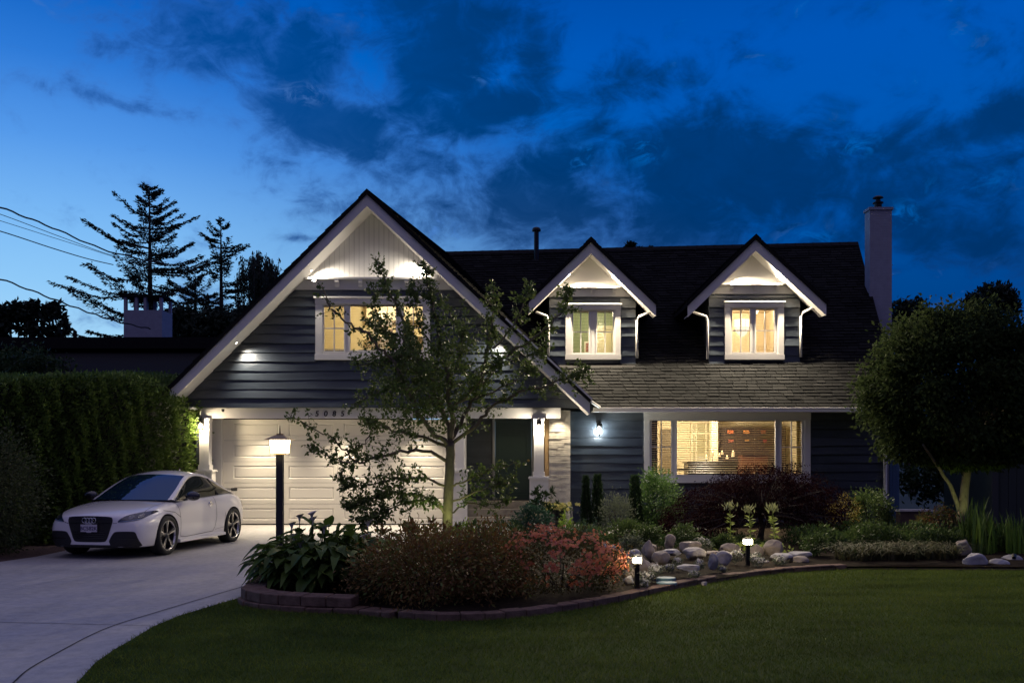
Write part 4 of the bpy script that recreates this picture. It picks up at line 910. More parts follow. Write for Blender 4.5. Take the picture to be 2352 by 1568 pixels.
# retaining wall of blocks and the low edging
blockm = M('concrete_block', (.16, .105, .08), .9, spec=.1, bump=(45, .9), var=(10, .35))
def arc(P):
    L = [0]
    for a, b_ in zip(P[:-1], P[1:]): L.append(L[-1] + math.dist(a, b_))
    return L
def at_len(P, L, s):
    s = max(0, min(L[-1], s))
    for i in range(len(P) - 1):
        if s <= L[i + 1] or i == len(P) - 2:
            f = (s - L[i]) / max(1e-6, L[i + 1] - L[i]); p = Vector((P[i][0] + (P[i + 1][0] - P[i][0]) * f, P[i][1] + (P[i + 1][1] - P[i][1]) * f)); t = (Vector(P[i + 1]) - Vector(P[i])).normalized(); return p, t
def blocks(P, z0, z1, depth, length, inner, s0=0, s1=None, gap=.008):
    """row of blocks along P, thickness depth to the inner side; rounded by bevel"""
    P = smoothpts([(*p,) for p in P], 6); L = arc(P); s = s0; m = MB(); s1 = s1 or L[-1]
    while s < s1 - .05:
        w = length * random.uniform(.9, 1.1); e = min(s + w - gap, s1); (p, t), (q, t2) = at_len(P, L, s), at_len(P, L, e)
        n = Vector((-t.y, t.x)) * inner; n2 = Vector((-t2.y, t2.x)) * inner; dz = random.uniform(-.005, .005); o_ = random.uniform(-.008, .008)
        p2, q2 = p + n * (depth + o_), q + n2 * (depth + o_); p, q = p + n * o_, q + n2 * o_
        m.add([(*c, z0) for c in (p, q, q2, p2)] + [(*c, z1 + dz) for c in (p, q, q2, p2)], [(0, 3, 2, 1), (4, 5, 6, 7), (0, 1, 5, 4), (1, 2, 6, 5), (2, 3, 7, 6), (3, 0, 4, 7)])
        s += w
    return m
wl = thing('garden_wall', 'two-course curved brown block wall at the driveway corner of the bed', 'wall', (-2.9, 10.8, 0))
wp = [(-2.6, 12.2), (-3.0, 11.8), (-3.16, 11.35), (-3.15, 10.98), (-2.98, 10.64), (-2.7, 10.42), (-2.38, 10.28), (-2.0, 10.2), (-1.72, 10.15)]
blocks(wp, .07, .185, .27, .29, 1).build('upper_course', blockm, wl, bevel=.012)
wp2 = [(-3.02, 11.8), (-3.19, 11.35), (-3.18, 10.95), (-3.0, 10.6), (-2.7, 10.38), (-2.38, 10.24), (-1.74, 10.1), (-1.28, 9.86)]
blocks(wp2, -.03, .066, .26, .31, 1).build('lower_course', blockm, wl, bevel=.012)
ed = thing('garden_edging', 'low curving brown block edging between lawn and rock garden', 'edging', (3, 11.5, 0))
cp = [(-1.2, 9.87)] + [(GP(*p).x, GP(*p).y) for p in [(990, 1428), (1070, 1428)]] + curbpts
blocks(cp, -.03, .085, .17, .24, 1, gap=.006).build('blocks', blockm, ed, bevel=.01)
ed2 = thing('lawn_edging_strip', 'thin straight edging strip along the lawn before the long grass', 'edging', (8, 14, 0))
cp = [(xr + .02, yr), (farR.x * .7, farR.y - .0), (farR.x, farR.y), (16, farR.y)]
blocks(cp, -.02, .035, .06, 2.4, 1).build('blocks', blockm, ed2)

# ---- boulders
rockm = [M('boulder_tan', (.3, .25, .2), .85, bump=(18, .9), var=(5, .3)), M('boulder_grey', (.3, .29, .3), .85, bump=(22, .8), var=(6, .3)), M('boulder_pale', (.42, .38, .34), .8, bump=(16, .7), var=(4, .22))]
def zr(x, y): return 1424.1 + x * .21487, 1139.3 + y * .21487
def boulder(x0, x1, y0, y1, Y, mi, label, shp='round', zbase=.07):
    s = FD / Y; cx = ((x0 + x1) / 2 - 1176) / s; w = (x1 - x0) / s / 2; zt, zb_ = WZ(y0, Y), WZ(y1, Y); h = (zt - zb_) / 2
    t = bmesh.new(); bmesh.ops.create_icosphere(t, subdivisions=4, radius=1); dy = {'flat': 1.1, 'tall': .8}.get(shp, .85)
    sd = Vector([random.uniform(-9, 9) for _ in range(3)]); from mathutils import noise
    planes = [Vector([random.gauss(0, 1) for _ in range(3)]).normalized() for _ in range(7)]
    for v in t.verts:
        d = v.co.normalized(); r = 1
        for pl in planes:
            k = d.dot(pl)
            if k > .6: r = min(r, .74 / k)
        r *= 1 + .13 * noise.noise(d * 1.3 + sd) + .05 * noise.noise(d * 3.5 + sd) + .016 * noise.noise(d * 11 + sd)
        q = d * r
        if shp == 'point': f = 1 - .5 * max(0, q.z); q.x *= f; q.y *= f
        if shp == 'flat': q.z = max(-.7, min(q.z, .62 + .1 * q.x))
        v.co = Vector((cx + q.x * w * 1.04, Y + q.y * w * dy, (zt + zb_) / 2 + q.z * h * 1.08))
    me = bpy.data.meshes.new('boulder'); t.to_mesh(me); t.free(); o = finish('boulder', me, rockm[mi], None, True); tag(o, label, 'boulder', 'boulders of the rock garden'); return o
RK = [((0, 52, 555, 690), 14.6, 0, 'brown boulder just right of the azalea flowers', 'round'), ((50, 232, 566, 665), 14.2, 1, 'wide grey boulder behind the left garden light', 'round'),
      ((228, 385, 478, 665), 14.6, 0, 'pointed tan boulder standing behind the left garden light', 'point'), ((318, 400, 508, 580), 15.2, 0, 'small tan boulder peeping behind the pointed one', 'round'),
      ((470, 600, 404, 562), 15.6, 0, 'upright tall rounded boulder at the back left', 'tall'), ((458, 652, 552, 625), 14.7, 1, 'flat grey slab lying before the upright boulder', 'flat'),
      ((635, 872, 465, 600), 14.9, 0, 'large tan domed boulder behind the big pale one', 'round'), ((668, 918, 540, 662), 14.2, 2, 'big pale oval boulder in the centre of the rock garden', 'round'),
      ((345, 532, 580, 712), 13.4, 0, 'angular brown boulder right of the left garden light', 'round'), ((60, 350, 640, 850), 12.9, 0, 'broad brown boulder directly behind the left garden light', 'round'),
      ((300, 455, 712, 830), 12.6, 0, 'brown boulder half hidden by white flowers beside the left garden light', 'round'), ((52, 160, 765, 880), 12.2, 0, 'dark boulder low at the left garden light post', 'round'),
      ((615, 850, 714, 800), 12.7, 1, 'flat pale slab alone on the soil in front of the oval boulder', 'flat'), ((935, 1052, 612, 770), 13.2, 1, 'upright grey leaning stone before the rounded pink boulder', 'tall'),
      ((1008, 1202, 588, 725), 13.7, 2, 'pale pinkish boulder right of the grey leaning stone', 'round'), ((912, 1075, 573, 632), 14.9, 0, 'low thin flat stone between the oval and pinkish boulders', 'flat'),
      ((1068, 1285, 503, 620), 15.0, 0, 'wide flat-topped brown boulder left of the right garden light', 'round'), ((1385, 1535, 503, 650), 14.9, 0, 'square brown boulder behind the right garden light', 'round'),
      ((1533, 1755, 468, 625), 14.9, 0, 'round cracked tan boulder right of the right garden light', 'round'), ((1600, 1835, 598, 672), 14.5, 1, 'flat grey slab below the cracked tan boulder', 'flat'),
      ((1808, 2050, 578, 655), 14.7, 1, 'upper flat grey slab at the right end of the rocks', 'flat'), ((1818, 2018, 638, 722), 14.4, 0, 'tan stone propping the slab at the right end', 'round'),
      ((1545, 1600, 685, 730), 14.3, 2, 'small pale stone beside the pink flower clump', 'round')]
for (a, b_, c, d), Y, mi, lab, sh_ in RK:
    p, q = zr(a, c), zr(b_, d); boulder(p[0], q[0], p[1], q[1] + 3, Y, mi, lab, sh_)
def z8(x, y): return (2050 + x / 4.612) / 1.0884, (1150 + y / 4.612) / 1.0884
for (a, b_, c, d), Y, mi, lab, sh_ in [((1555, 1745, 912, 1105), 15.2, 0, 'domed boulder in front of the round tree trunk', 'round'), ((1640, 1915, 1068, 1260), 14.4, 1, 'big dark boulder on the lawn edge below the round tree', 'round'),
      ((1965, 2215, 1130, 1250), 14.4, 1, 'wide purple grey boulder on the lawn edge at far right', 'round'), ((2080, 2335, 1090, 1210), 14.9, 1, 'grey boulder behind the far right lawn edge one', 'round'), ((1005, 1165, 868, 935), 16.5, 1, 'small flat grey stone lying in the long grass', 'flat'), ((1895, 2010, 1180, 1260), 14.4, 0, 'small amber stone between two lawn edge boulders', 'round')]:
    p, q = z8(a, c), z8(b_, d); boulder(p[0], q[0], p[1], q[1] + 3, Y, mi, lab, sh_)
p = GP(1444, 1342, .06); boulder(1432, 1457, 1322, 1345, 11.9, 1, 'pale bluish stone left of the left garden light post', 'round')
p = zr(870, 905); boulder(p[0], p[0] + 14, p[1], p[1] + 11, 11.8, 2, 'pebble lying against the block edging', 'round')
boulder(1376, 1398, 1244, 1262, 15.6, 1, 'bluish grey boulder above the azalea, behind it on the left', 'round')
boulder(1384, 1418, 1250, 1275, 14.9, 1, 'lilac grey boulder behind the azalea top', 'round')
# little blue stepping discs
dm = M('slate_blue', (.1, .2, .24), .6, bump=(20, .5))
for (x0, x1, y_), lab in (((385, 598, 865), 'upper bluish stepping stone by the edging'), ((388, 610, 915), 'lower bluish stepping stone by the edging')):
    a, c = zr(x0, y_), zr(x1, y_); pz = .1 if 'lower' in lab else .13; p, q = GP(*a, pz), GP(*c, pz); ctr = (p + q) / 2; r = (q - p).length / 2
    m = MB(); ring = [(ctr.x + r * math.cos(k * .314) * (1 + .05 * math.sin(k * 3)), ctr.y + r * .85 * math.sin(k * .314)) for k in range(20)]; m.prism_z(ring, .05, pz); o = m.build('stepping_stone', dm, None, bevel=.01); tag(o, lab, 'stepping stone', 'bluish stepping stones')
# planter with petunias
def pot(x0, x1, y0, y1, Y, label):
    s = FD / Y; cx = ((x0 + x1) / 2 - 1176) / s; r = (x1 - x0) / s / 2; z1, z0 = WZ(y0, Y), max(.06, WZ(y1, Y)); t = thing('flower_pot', label, 'planter', (cx, Y, z0))
    m = MB(); m.lathe([(0, z0), (r * .7, z0), (r * .95, z1 - .06), (r * 1.05, z1 - .05), (r * 1.05, z1), (r * .9, z1), (r * .85, z1 - .05), (0, z1 - .05)], (cx, Y, 0), 20); m.build('pot', M('pot_black', (.02, .02, .022), .4), t, smooth=False); return t, Vector((cx, Y, z1)), r
planter, ppos, pr_ = pot(1263, 1300, 1170, 1232, 20.2, 'black pot of yellow petunias at the foot of the brick pier')
sl = thing('candle_lantern', 'small open lantern on the step at the brick pier corner', 'lantern', W(1307, 1195, 21.5)); lp_ = W(1308, 1192, 21.5); m = MB()
for sx in (-1, 1):
    for sy in (-1, 1): m.box(lp_.x + sx * .055 - .008, lp_.x + sx * .055 + .008, lp_.y + sy * .055 - .008, lp_.y + sy * .055 + .008, .1, lp_.z + .25)
m.box(lp_.x - .075, lp_.x + .075, lp_.y - .075, lp_.y + .075, lp_.z + .25, lp_.z + .28); m.box(lp_.x - .075, lp_.x + .075, lp_.y - .075, lp_.y + .075, .1, .14); m.build('frame', M('zinc', (.4, .38, .34), .5, metal=.3), sl)
# side gate and things right of the house
gb = M('blue_boards', (.05, .11, .22), .6, bump=(10, .4, (6, 1, 1)))
gt = thing('side_gate', 'narrow blue board fence panel at the right corner of the house', 'fence', (WX(2053, 22.7), 22.7, 0)); m = MB(); a, c = WX(2043, 22.7), WX(2066, 22.7); n = 3
for k in range(n): m.box(a + (c - a) * k / n, a + (c - a) * (k + 1) / n - .006, 22.7, 22.73, .05, 1.85)
m.build('boards', gb, gt); m = MB(); m.box(a, c, 22.732, 22.77, .4, .5); m.box(a, c, 22.732, 22.77, 1.5, 1.6); m.build('rail', gb, gt)
lw = thing('low_stone_wall', 'low dark wall with pale capping right of the house corner', 'wall', (9.5, 21, 0)); m = MB(); a, c = WX(2068, 22), WX(2140, 22); m.box(a, c, 22, 22.25, 0, WZ(1174, 22)); m.build('wall_body', M('low_wall', (.12, .08, .06), .9, var=(6, .3)), lw); m = MB(); m.box(a - .03, c + .03, 21.97, 22.28, WZ(1174, 22) + .001, WZ(1170, 22)); m.build('capping', stoneW, lw)
shd = thing('garden_shed', 'dark board shed in the shade behind the irises at far right', 'shed', (WX(2330, 22.5), 23, 0)); m = MB(); a = WX(2278, 22.5)
for k in range(14): m.box(a + k * .2, a + k * .2 + .19, 22.5, 22.53, .1, 2.3)
m.box(a, a + 3, 22.535, 25, .1, 2.3); m.build('wall', M('shed_boards', (.03, .04, .035), .7, bump=(10, .4, (6, 1, 1))), shd)
m = MB(); m.box(a - .02, a + .12, 22.44, 22.5, .1, 2.35); m.box(a + .85, a + .93, 22.45, 22.5, .1, 2.35); m.build('post', M('shed_post', (.04, .045, .045), .7), shd)
m = MB(); m.slab((a - .2, 22.2, 2.3), (a + 3.2, 22.2, 2.3), (a + 3.2, 25.2, 3.0), (a - .2, 25.2, 3.0), (0, 0, 1), .06); m.build('roof', shdark, shd)
# ================================================================ CAR
car = thing('parked_car', 'white two-door sports coupe parked on the driveway before the garage', 'car', (-6.60, 17.6, .006), local=True, rz=math.radians(-9.4))
def paint():
    m = M('white_car_paint', (.82, .8, .81), .25, spec=.5, coat=1.0); return m
paintm = paint(); blk = M('gloss_black', (.008, .008, .01), .12, coat=.5); matb = M('matt_black_plastic', (.012, .012, .013), .55); meshm = M('grille_mesh', (.01, .01, .011), .6, bump=(300, 1.0))
cglass = M('car_glass', (.006, .02, .04), .02, spec=.8, ior=1.8)
cglass.node_tree.nodes['Principled BSDF'].inputs['Specular Tint'].default_value = (.16, .45, 1, 1); sglass = M('side_glass', (.012, .016, .012), .03, spec=.8, ior=1.6); chrome = M('chrome', (.75, .75, .78), .12, metal=1)
ST = [(-2.10, [(.30, .20), (.42, .21), (.50, .33), (.50, .50), (.46, .62), (.34, .69), (.17, .705), (0, .71)]),
      (-2.03, [(.45, .19), (.66, .20), (.75, .33), (.75, .50), (.70, .62), (.55, .715), (.28, .745), (0, .755)]),
      (-1.86, [(.5, .18), (.79, .19), (.865, .33), (.865, .51), (.825, .64), (.69, .745), (.36, .80), (0, .815)]),
      (-1.60, [(.5, .18), (.85, .19), (.905, .33), (.915, .53), (.88, .69), (.76, .80), (.40, .85), (0, .865)]),
      (-1.235, [(.5, .18), (.86, .19), (.92, .34), (.928, .55), (.90, .735), (.80, .85), (.43, .895), (0, .912)]),
      (-.85, [(.5, .18), (.86, .19), (.895, .34), (.90, .55), (.885, .75), (.82, .885), (.45, .925), (0, .945)]),
      (-.40, [(.5, .18), (.86, .19), (.88, .34), (.885, .55), (.87, .775), (.815, .915), (.45, .93), (0, .93)]),
      (.10, [(.5, .18), (.86, .19), (.878, .34), (.882, .55), (.87, .79), (.815, .94), (.45, .93), (0, .93)]),
      (.60, [(.5, .18), (.86, .19), (.882, .34), (.89, .56), (.875, .805), (.81, .96), (.45, .94), (0, .94)]),
      (.95, [(.5, .18), (.87, .19), (.90, .35), (.91, .57), (.888, .82), (.80, .972), (.45, .96), (0, .96)]),
      (1.235, [(.5, .18), (.87, .2), (.92, .36), (.93, .58), (.90, .835), (.785, .985), (.43, .99), (0, .99)]),
      (1.60, [(.5, .2), (.85, .22), (.895, .38), (.90, .60), (.865, .83), (.74, .96), (.4, .985), (0, .99)]),
      (1.88, [(.5, .24), (.76, .26), (.82, .40), (.82, .61), (.785, .81), (.66, .91), (.36, .94), (0, .945)]),
      (2.04, [(.4, .3), (.58, .31), (.66, .42), (.67, .62), (.63, .77), (.52, .85), (.28, .88), (0, .885)])]
V = []; F = []; NP = 16
for y, pr in ST:
    ring = [(0, y, pr[0][1])] + [(x, y, z) for x, z in pr] + [(-x, y, z) for x, z in pr[-2::-1]]
    NP = len(ring); V += ring
for i in range(len(ST) - 1):
    for k in range(NP): F.append((i * NP + k, i * NP + (k + 1) % NP, (i + 1) * NP + (k + 1) % NP, (i + 1) * NP + k))
# caps as fans of quads through a centre
def capf(i, y):
    b_ = i * NP; h = NP // 2
    # pair left and right points
    fs = []
    L_ = [b_ + k for k in range(0, 9)]; R__ = [b_] + [b_ + NP - k for k in range(1, 8)] + [b_ + 8]
    for k in range(8):
        q = (L_[k], L_[k + 1], R__[k + 1], R__[k]); q = tuple(dict.fromkeys(q)); fs.append(q)
    return fs
F += capf(0, 0) + capf(len(ST) - 1, 0)
me = bpy.data.meshes.new('body_cage'); me.from_pydata(V, [], F); cage = bpy.data.objects.new('cage', me); COL.objects.link(cage)
bm = bmesh.new(); bm.from_mesh(me); bmesh.ops.recalc_face_normals(bm, faces=bm.faces)
cl_ = bm.edges.layers.float.new('crease_edge')
for e in bm.edges:
    a, b_ = e.verts
    ia, ib = a.index // NP, b_.index // NP; ka, kb = a.index % NP, b_.index % NP
    if ka == kb and ka in (2, NP - 2): e[cl_] = .6
    if ka == kb and ka in (6, NP - 6): e[cl_] = .25
bm.to_mesh(me); bm.free()
sub = cage.modifiers.new('s', 'SUBSURF'); sub.levels = 3; sub.render_levels = 3
cut = []
WY = (-1.235, 1.235); WR = .338
for wy in WY:
    for s in (-1, 1):
        m = MB(); m.lathe([(0, -.18), (.372, -.18), (.372, .25), (0, .25)], (s * .8, wy, WR - .005), 40, 'x'); c = m.build('cutter', blk, None); bm = bmesh.new(); bm.from_mesh(c.data); bmesh.ops.remove_doubles(bm, verts=bm.verts, dist=1e-5); bmesh.ops.recalc_face_normals(bm, faces=bm.faces); bm.to_mesh(c.data); bm.free(); cut.append(c)
        md = cage.modifiers.new('b', 'BOOLEAN'); md.operation = 'DIFFERENCE'; md.object = c; md.solver = 'EXACT'
bpy.context.view_layer.update(); dg = bpy.context.evaluated_depsgraph_get()
bme = bpy.data.meshes.new_from_object(cage.evaluated_get(dg)); 
for c in cut: bpy.data.objects.remove(c)
cage.modifiers.remove(cage.modifiers[-1]);
for _ in range(3): cage.modifiers.remove(cage.modifiers[-1])
bpy.context.view_layer.update(); dg = bpy.context.evaluated_depsgraph_get(); plain = bpy.data.meshes.new_from_object(cage.evaluated_get(dg))
bvh = BVHTree.FromPolygons([v.co.copy() for v in plain.vertices], [tuple(p.vertices) for p in plain.polygons])
bpy.data.objects.remove(cage); bme.materials.clear(); bme.name = 'body'
body = finish('body', bme, [paintm, matb], car, True)
# wheel wells dark: faces on the cutter surfaces
wm = []
for p in bme.polygons:
    c = p.center; d = min(math.hypot(c.y - w, c.z - WR + .005) for w in WY); wm.append(1 if (d < .3725 and abs(c.x) > .5 and d > .3 and abs(p.normal.x) < .35) or (d < .36 and abs(c.x) < .7 and c.z > .0) else 0)
bme.polygons.foreach_set('material_index', wm)
def decal(poly, name, mat, parent, axis='y', side=1, off=.004, grid=.03, rim=0.0, depth=None):
    """lay a shaped panel on the body; poly in (x,z) for axis y (seen from the nose) or (y,z) for axis x"""
    P = smooth_loop(poly); n0 = len(P); ed = [(i, (i + 1) % n0) for i in range(n0)]
    us = [p[0] for p in P]; vs = [p[1] for p in P]
    G_ = [(u, v) for u in np.arange(min(us), max(us), grid) for v in np.arange(min(vs), max(vs), grid) if inside(u, v, P)]
    vv, ee, ff, _, _, _ = delaunay_2d_cdt([Vector(p) for p in P] + [Vector(p) for p in G_], ed, [], 1, 1e-6)
    out = []
    for v in vv:
        if axis == 'y': o_, d_ = Vector((v.x, -4, v.y)), Vector((0, 1, 0))
        else: o_, d_ = Vector((side * 3, v.x, v.y)), Vector((-side, 0, 0))
        h, n_, _, _ = bvh.ray_cast(o_, d_)
        if h is None: h, n_, _, _ = bvh.find_nearest(Vector((v.x, -1.9, v.y)) if axis == 'y' else Vector((side * .85, v.x, v.y)))
        if n_.dot(d_) > 0: n_ = -n_
        out.append(h + n_ * off)
    m = MB(); m.add(out, [f for f in ff if inside(sum(vv[i].x for i in f) / 3, sum(vv[i].y for i in f) / 3, P)])
    return m.build(name, mat, parent, smooth=True)
def smooth_loop(P, k=4):
    n = len(P); out = []
    for i in range(n):
        p0, p1, p2, p3 = P[(i - 1) % n], P[i], P[(i + 1) % n], P[(i + 2) % n]
        for j in range(k):
            t = j / k * 1.0; a = .35
            out.append(tuple(p1[c] + (p2[c] - p1[c]) * t for c in (0, 1)))
    # corner rounding: average twice
    for _ in range(2): out = [tuple((out[(i - 1) % len(out)][c] + 2 * out[i][c] + out[(i + 1) % len(out)][c]) / 4 for c in (0, 1)) for i in range(len(out))]
    return out
mir = lambda P, s: [(s * x, z) for x, z in P]
gr = decal([(-.37, .70), (0, .712), (.37, .70), (.40, .66), (.395, .60), (.30, .315), (.25, .285), (-.25, .285), (-.30, .315), (-.395, .60), (-.40, .66)], 'grille', meshm, car, off=.006)
for z in (.345, .375, .41, .445, .655, .68):
    w = .29 + (z - .34) * .3
    decal([(-w, z), (w, z), (w, z + .012), (-w, z + .012)], 'grille_bar', blk, gr, off=.014)
decal([(-.385, .59), (.385, .59), (.388, .603), (-.388, .603)], 'grille_bar', blk, gr, off=.016)
for s in (-1, 1):
    hl = decal(mir([(.47, .605), (.505, .655), (.58, .715), (.68, .75), (.76, .768), (.835, .775), (.825, .73), (.795, .668), (.76, .640), (.65, .62)], s), 'headlight', M('headlight_glass', (.012, .02, .035), .06, coat=1.0, spec=.8), car, off=.007)
    decal(mir([(.50, .612), (.65, .626), (.79, .650), (.79, .657), (.65, .634), (.50, .62)], s), 'light_strip', M('led_strip', (.25, .33, .5), .2), hl, off=.011)
    for (cx, cz, r) in ((.655, .685, .036), (.745, .705, .032)):
        decal([(s * (cx + r * math.cos(k * .785)), cz + r * math.sin(k * .785)) for k in range(8)], 'headlight_bulb', M('lamp_reflector', (.2, .2, .22), .3, metal=.9, bump=(60, 1)), hl, off=.010)
    decal(mir([(.40, .42), (.44, .462), (.72, .462), (.755, .44), (.79, .26), (.79, .2), (.36, .2), (.36, .25), (.33, .30)], s), 'air_intake', matb, car, off=.006)
    decal(mir([(.44, .35), (.755, .35), (.76, .336), (.43, .336)], s), 'intake_bar', blk, car, off=.012)
decal([(-.76, .24), (.76, .24), (.76, .17), (-.76, .17)], 'front_lip', matb, car, off=.010)
def seam(pts, side, w=.009, axis='x'):
    P = []; n = len(pts)
    up = [(p[0], p[1]) for p in pts]
    L_ = []; R2 = []
    for i in range(n):
        a, b_ = Vector(up[max(i - 1, 0)]), Vector(up[min(i + 1, n - 1)]); t = (b_ - a).normalized(); nn_ = Vector((-t.y, t.x)) * w / 2; L_.append(Vector(up[i]) + nn_); R2.append(Vector(up[i]) - nn_)
    m = MB(); V = []
    for l, r in zip(L_, R2):
        for q in (l, r):
            if axis == 'x': h, n_, _, _ = bvh.ray_cast(Vector((side * 3, q.x, q.y)), Vector((-side, 0, 0)))
            elif axis == 'y': h, n_, _, _ = bvh.ray_cast(Vector((q.x, -4, q.y)), Vector((0, 1, 0)))
            else: h, n_, _, _ = bvh.ray_cast(Vector((q.x, q.y, 3)), Vector((0, 0, -1)))
            if h is None: h = Vector((side * .88, q.x, q.y)); n_ = Vector((side, 0, 0))
            if axis == 'x' and n_.x * side < 0 or axis == 'y' and n_.y > 0 or axis == 'z' and n_.z < 0: n_ = -n_
            V.append(h + n_ * .0025)
    m.add(V, [(2 * i, 2 * i + 1, 2 * i + 3, 2 * i + 2) for i in range(n - 1)]); return m
seamm = M('panel_gap', (.02, .02, .022), .8)
def dens_(P, k=10):
    out = []
    for a, b_ in zip(P[:-1], P[1:]): out += [(a[0] + (b_[0] - a[0]) * j / k, a[1] + (b_[1] - a[1]) * j / k) for j in range(k)]
    return out + [P[-1]]
for s in (-1, 1):
    m = seam(dens_([(-.82, .885), (-.80, .70), (-.795, .45), (-.79, .29), (-.6, .265), (.42, .285), (.50, .36), (.56, .55), (.57, .75), (.555, .945)]), s)
    m2 = seam(dens_([(-.79, .62), (-.98, .72), (-1.3, .765)]), s); m.add(m2.v, m2.f); m2 = seam(dens_([(.95, .34), (.8, .33), (.5, .31)]), s, .004); m.add(m2.v, m2.f)
    m.build('door', seamm, car); 
    # fuel flap/handle
    if s == 1:
        m = MB(); h, n_, _, _ = bvh.ray_cast(Vector((3, .36, .80)), Vector((-1, 0, 0))); m.lathe([(.0, .012), (.045, .01), (.06, .004), (.06, -.004)], h, 18, 'x'); m.tube([h + Vector((.012, -.09, 0)), h + Vector((.028, -.05, 0)), h + Vector((.028, .05, 0)), h + Vector((.012, .09, 0))], .012, 6); m.build('door_handle', chrome, car, smooth=True)
    # side skirt
    m = MB(); V = [];
    for y in np.linspace(-.86, .86, 14): V += [(s * .855, y, .26), (s * .925, y, .225), (s * .925, y, .185), (s * .83, y, .17)]
    m.add(V, [(4 * i + k, 4 * i + 4 + k, 4 * i + 5 + k, 4 * i + 1 + k) for i in range(13) for k in range(3)] + [(0, 1, 2, 3), (52, 55, 54, 53)]); m.build('side_skirt', paintm, car)
m = seam(dens_([(-.76, .69), (-.6, .66), (-.44, .60), (-.40, .585)]), 1, .005, 'y')
for s in (-1, 1):
    mm_ = seam(dens_([(s * .40, .595), (s * .47, .60)]), 1, .006, 'y'); m.add(mm_.v, mm_.f)
    mm_ = seam(dens_([(s * .74, -1.78), (s * .70, -1.4), (s * .70, -.98)]), 1, .006, 'z'); m.add(mm_.v, mm_.f)
m.v = m.v[len(dens_([(0, 0), (0, 0), (0, 0), (0, 0)])) * 2:] if False else m.v
m.build('hood_gap', seamm, car)
# greenhouse
def cr(P, k=8): return smoothpts(P, k)
rail_in = [(.70, -.90, .925), (.645, -.52, 1.09), (.575, -.20, 1.225), (.525, .05, 1.295), (.50, .35, 1.325), (.505, .70, 1.295), (.54, 1.05, 1.19), (.585, 1.40, 1.055), (.62, 1.68, .955)]
rail_out = [(.785, -.82, .915), (.715, -.48, 1.075), (.645, -.17, 1.195), (.60, .06, 1.255), (.58, .35, 1.28), (.585, .68, 1.245), (.635, 1.0, 1.14), (.70, 1.27, 1.03), (.745, 1.46, .965)]
ctr = [(0, -1.08, .935), (0, -.70, 1.11), (0, -.36, 1.25), (0, -.08, 1.33), (0, .28, 1.372), (0, .68, 1.345), (0, 1.10, 1.23), (0, 1.46, 1.09), (0, 1.76, .965)]
belt = [(.80, -.84, .885), (.795, -.48, .905), (.80, -.15, .92), (.80, .1, .935), (.80, .35, .94), (.80, .68, .955), (.79, 1.0, .965), (.775, 1.27, .97), (.765, 1.47, .955)]
up_z = lambda P: [(x, y, .93 + (z - .93) * (1.13 if z > .93 else 1)) for x, y, z in P]
RI, RO, CT, BE = cr(up_z(rail_in)), cr(up_z(rail_out)), cr(up_z(ctr)), cr(belt); K = 8; nT = 12
def top_patch(i0, i1, name, mat, lift=0.0, inset=0.0):
    m = MB(); V = []
    for i in range(i0, i1 + 1):
        a = Vector(RI[i]); c = Vector(CT[i]); b_ = Vector((-a.x, a.y, a.z)); ctl = c * 2 - (a + b_) / 2
        for j in range(2 * nT + 1):
            t = j / (2 * nT); t = inset + (1 - 2 * inset) * t; p = a * (1 - t) ** 2 + ctl * 2 * t * (1 - t) + b_ * t * t; V.append(p + Vector((0, 0, lift)))
    w = 2 * nT + 1; m.add(V, [(i * w + j, i * w + j + 1, (i + 1) * w + j + 1, (i + 1) * w + j) for i in range(i1 - i0) for j in range(w - 1)]); return m.build(name, mat, car, smooth=True)
ws = top_patch(0, 3 * K - 2, 'windshield', cglass); top_patch(3 * K - 2, 5 * K + 2, 'roof', paintm); top_patch(5 * K + 2, 8 * K, 'rear_window', cglass)
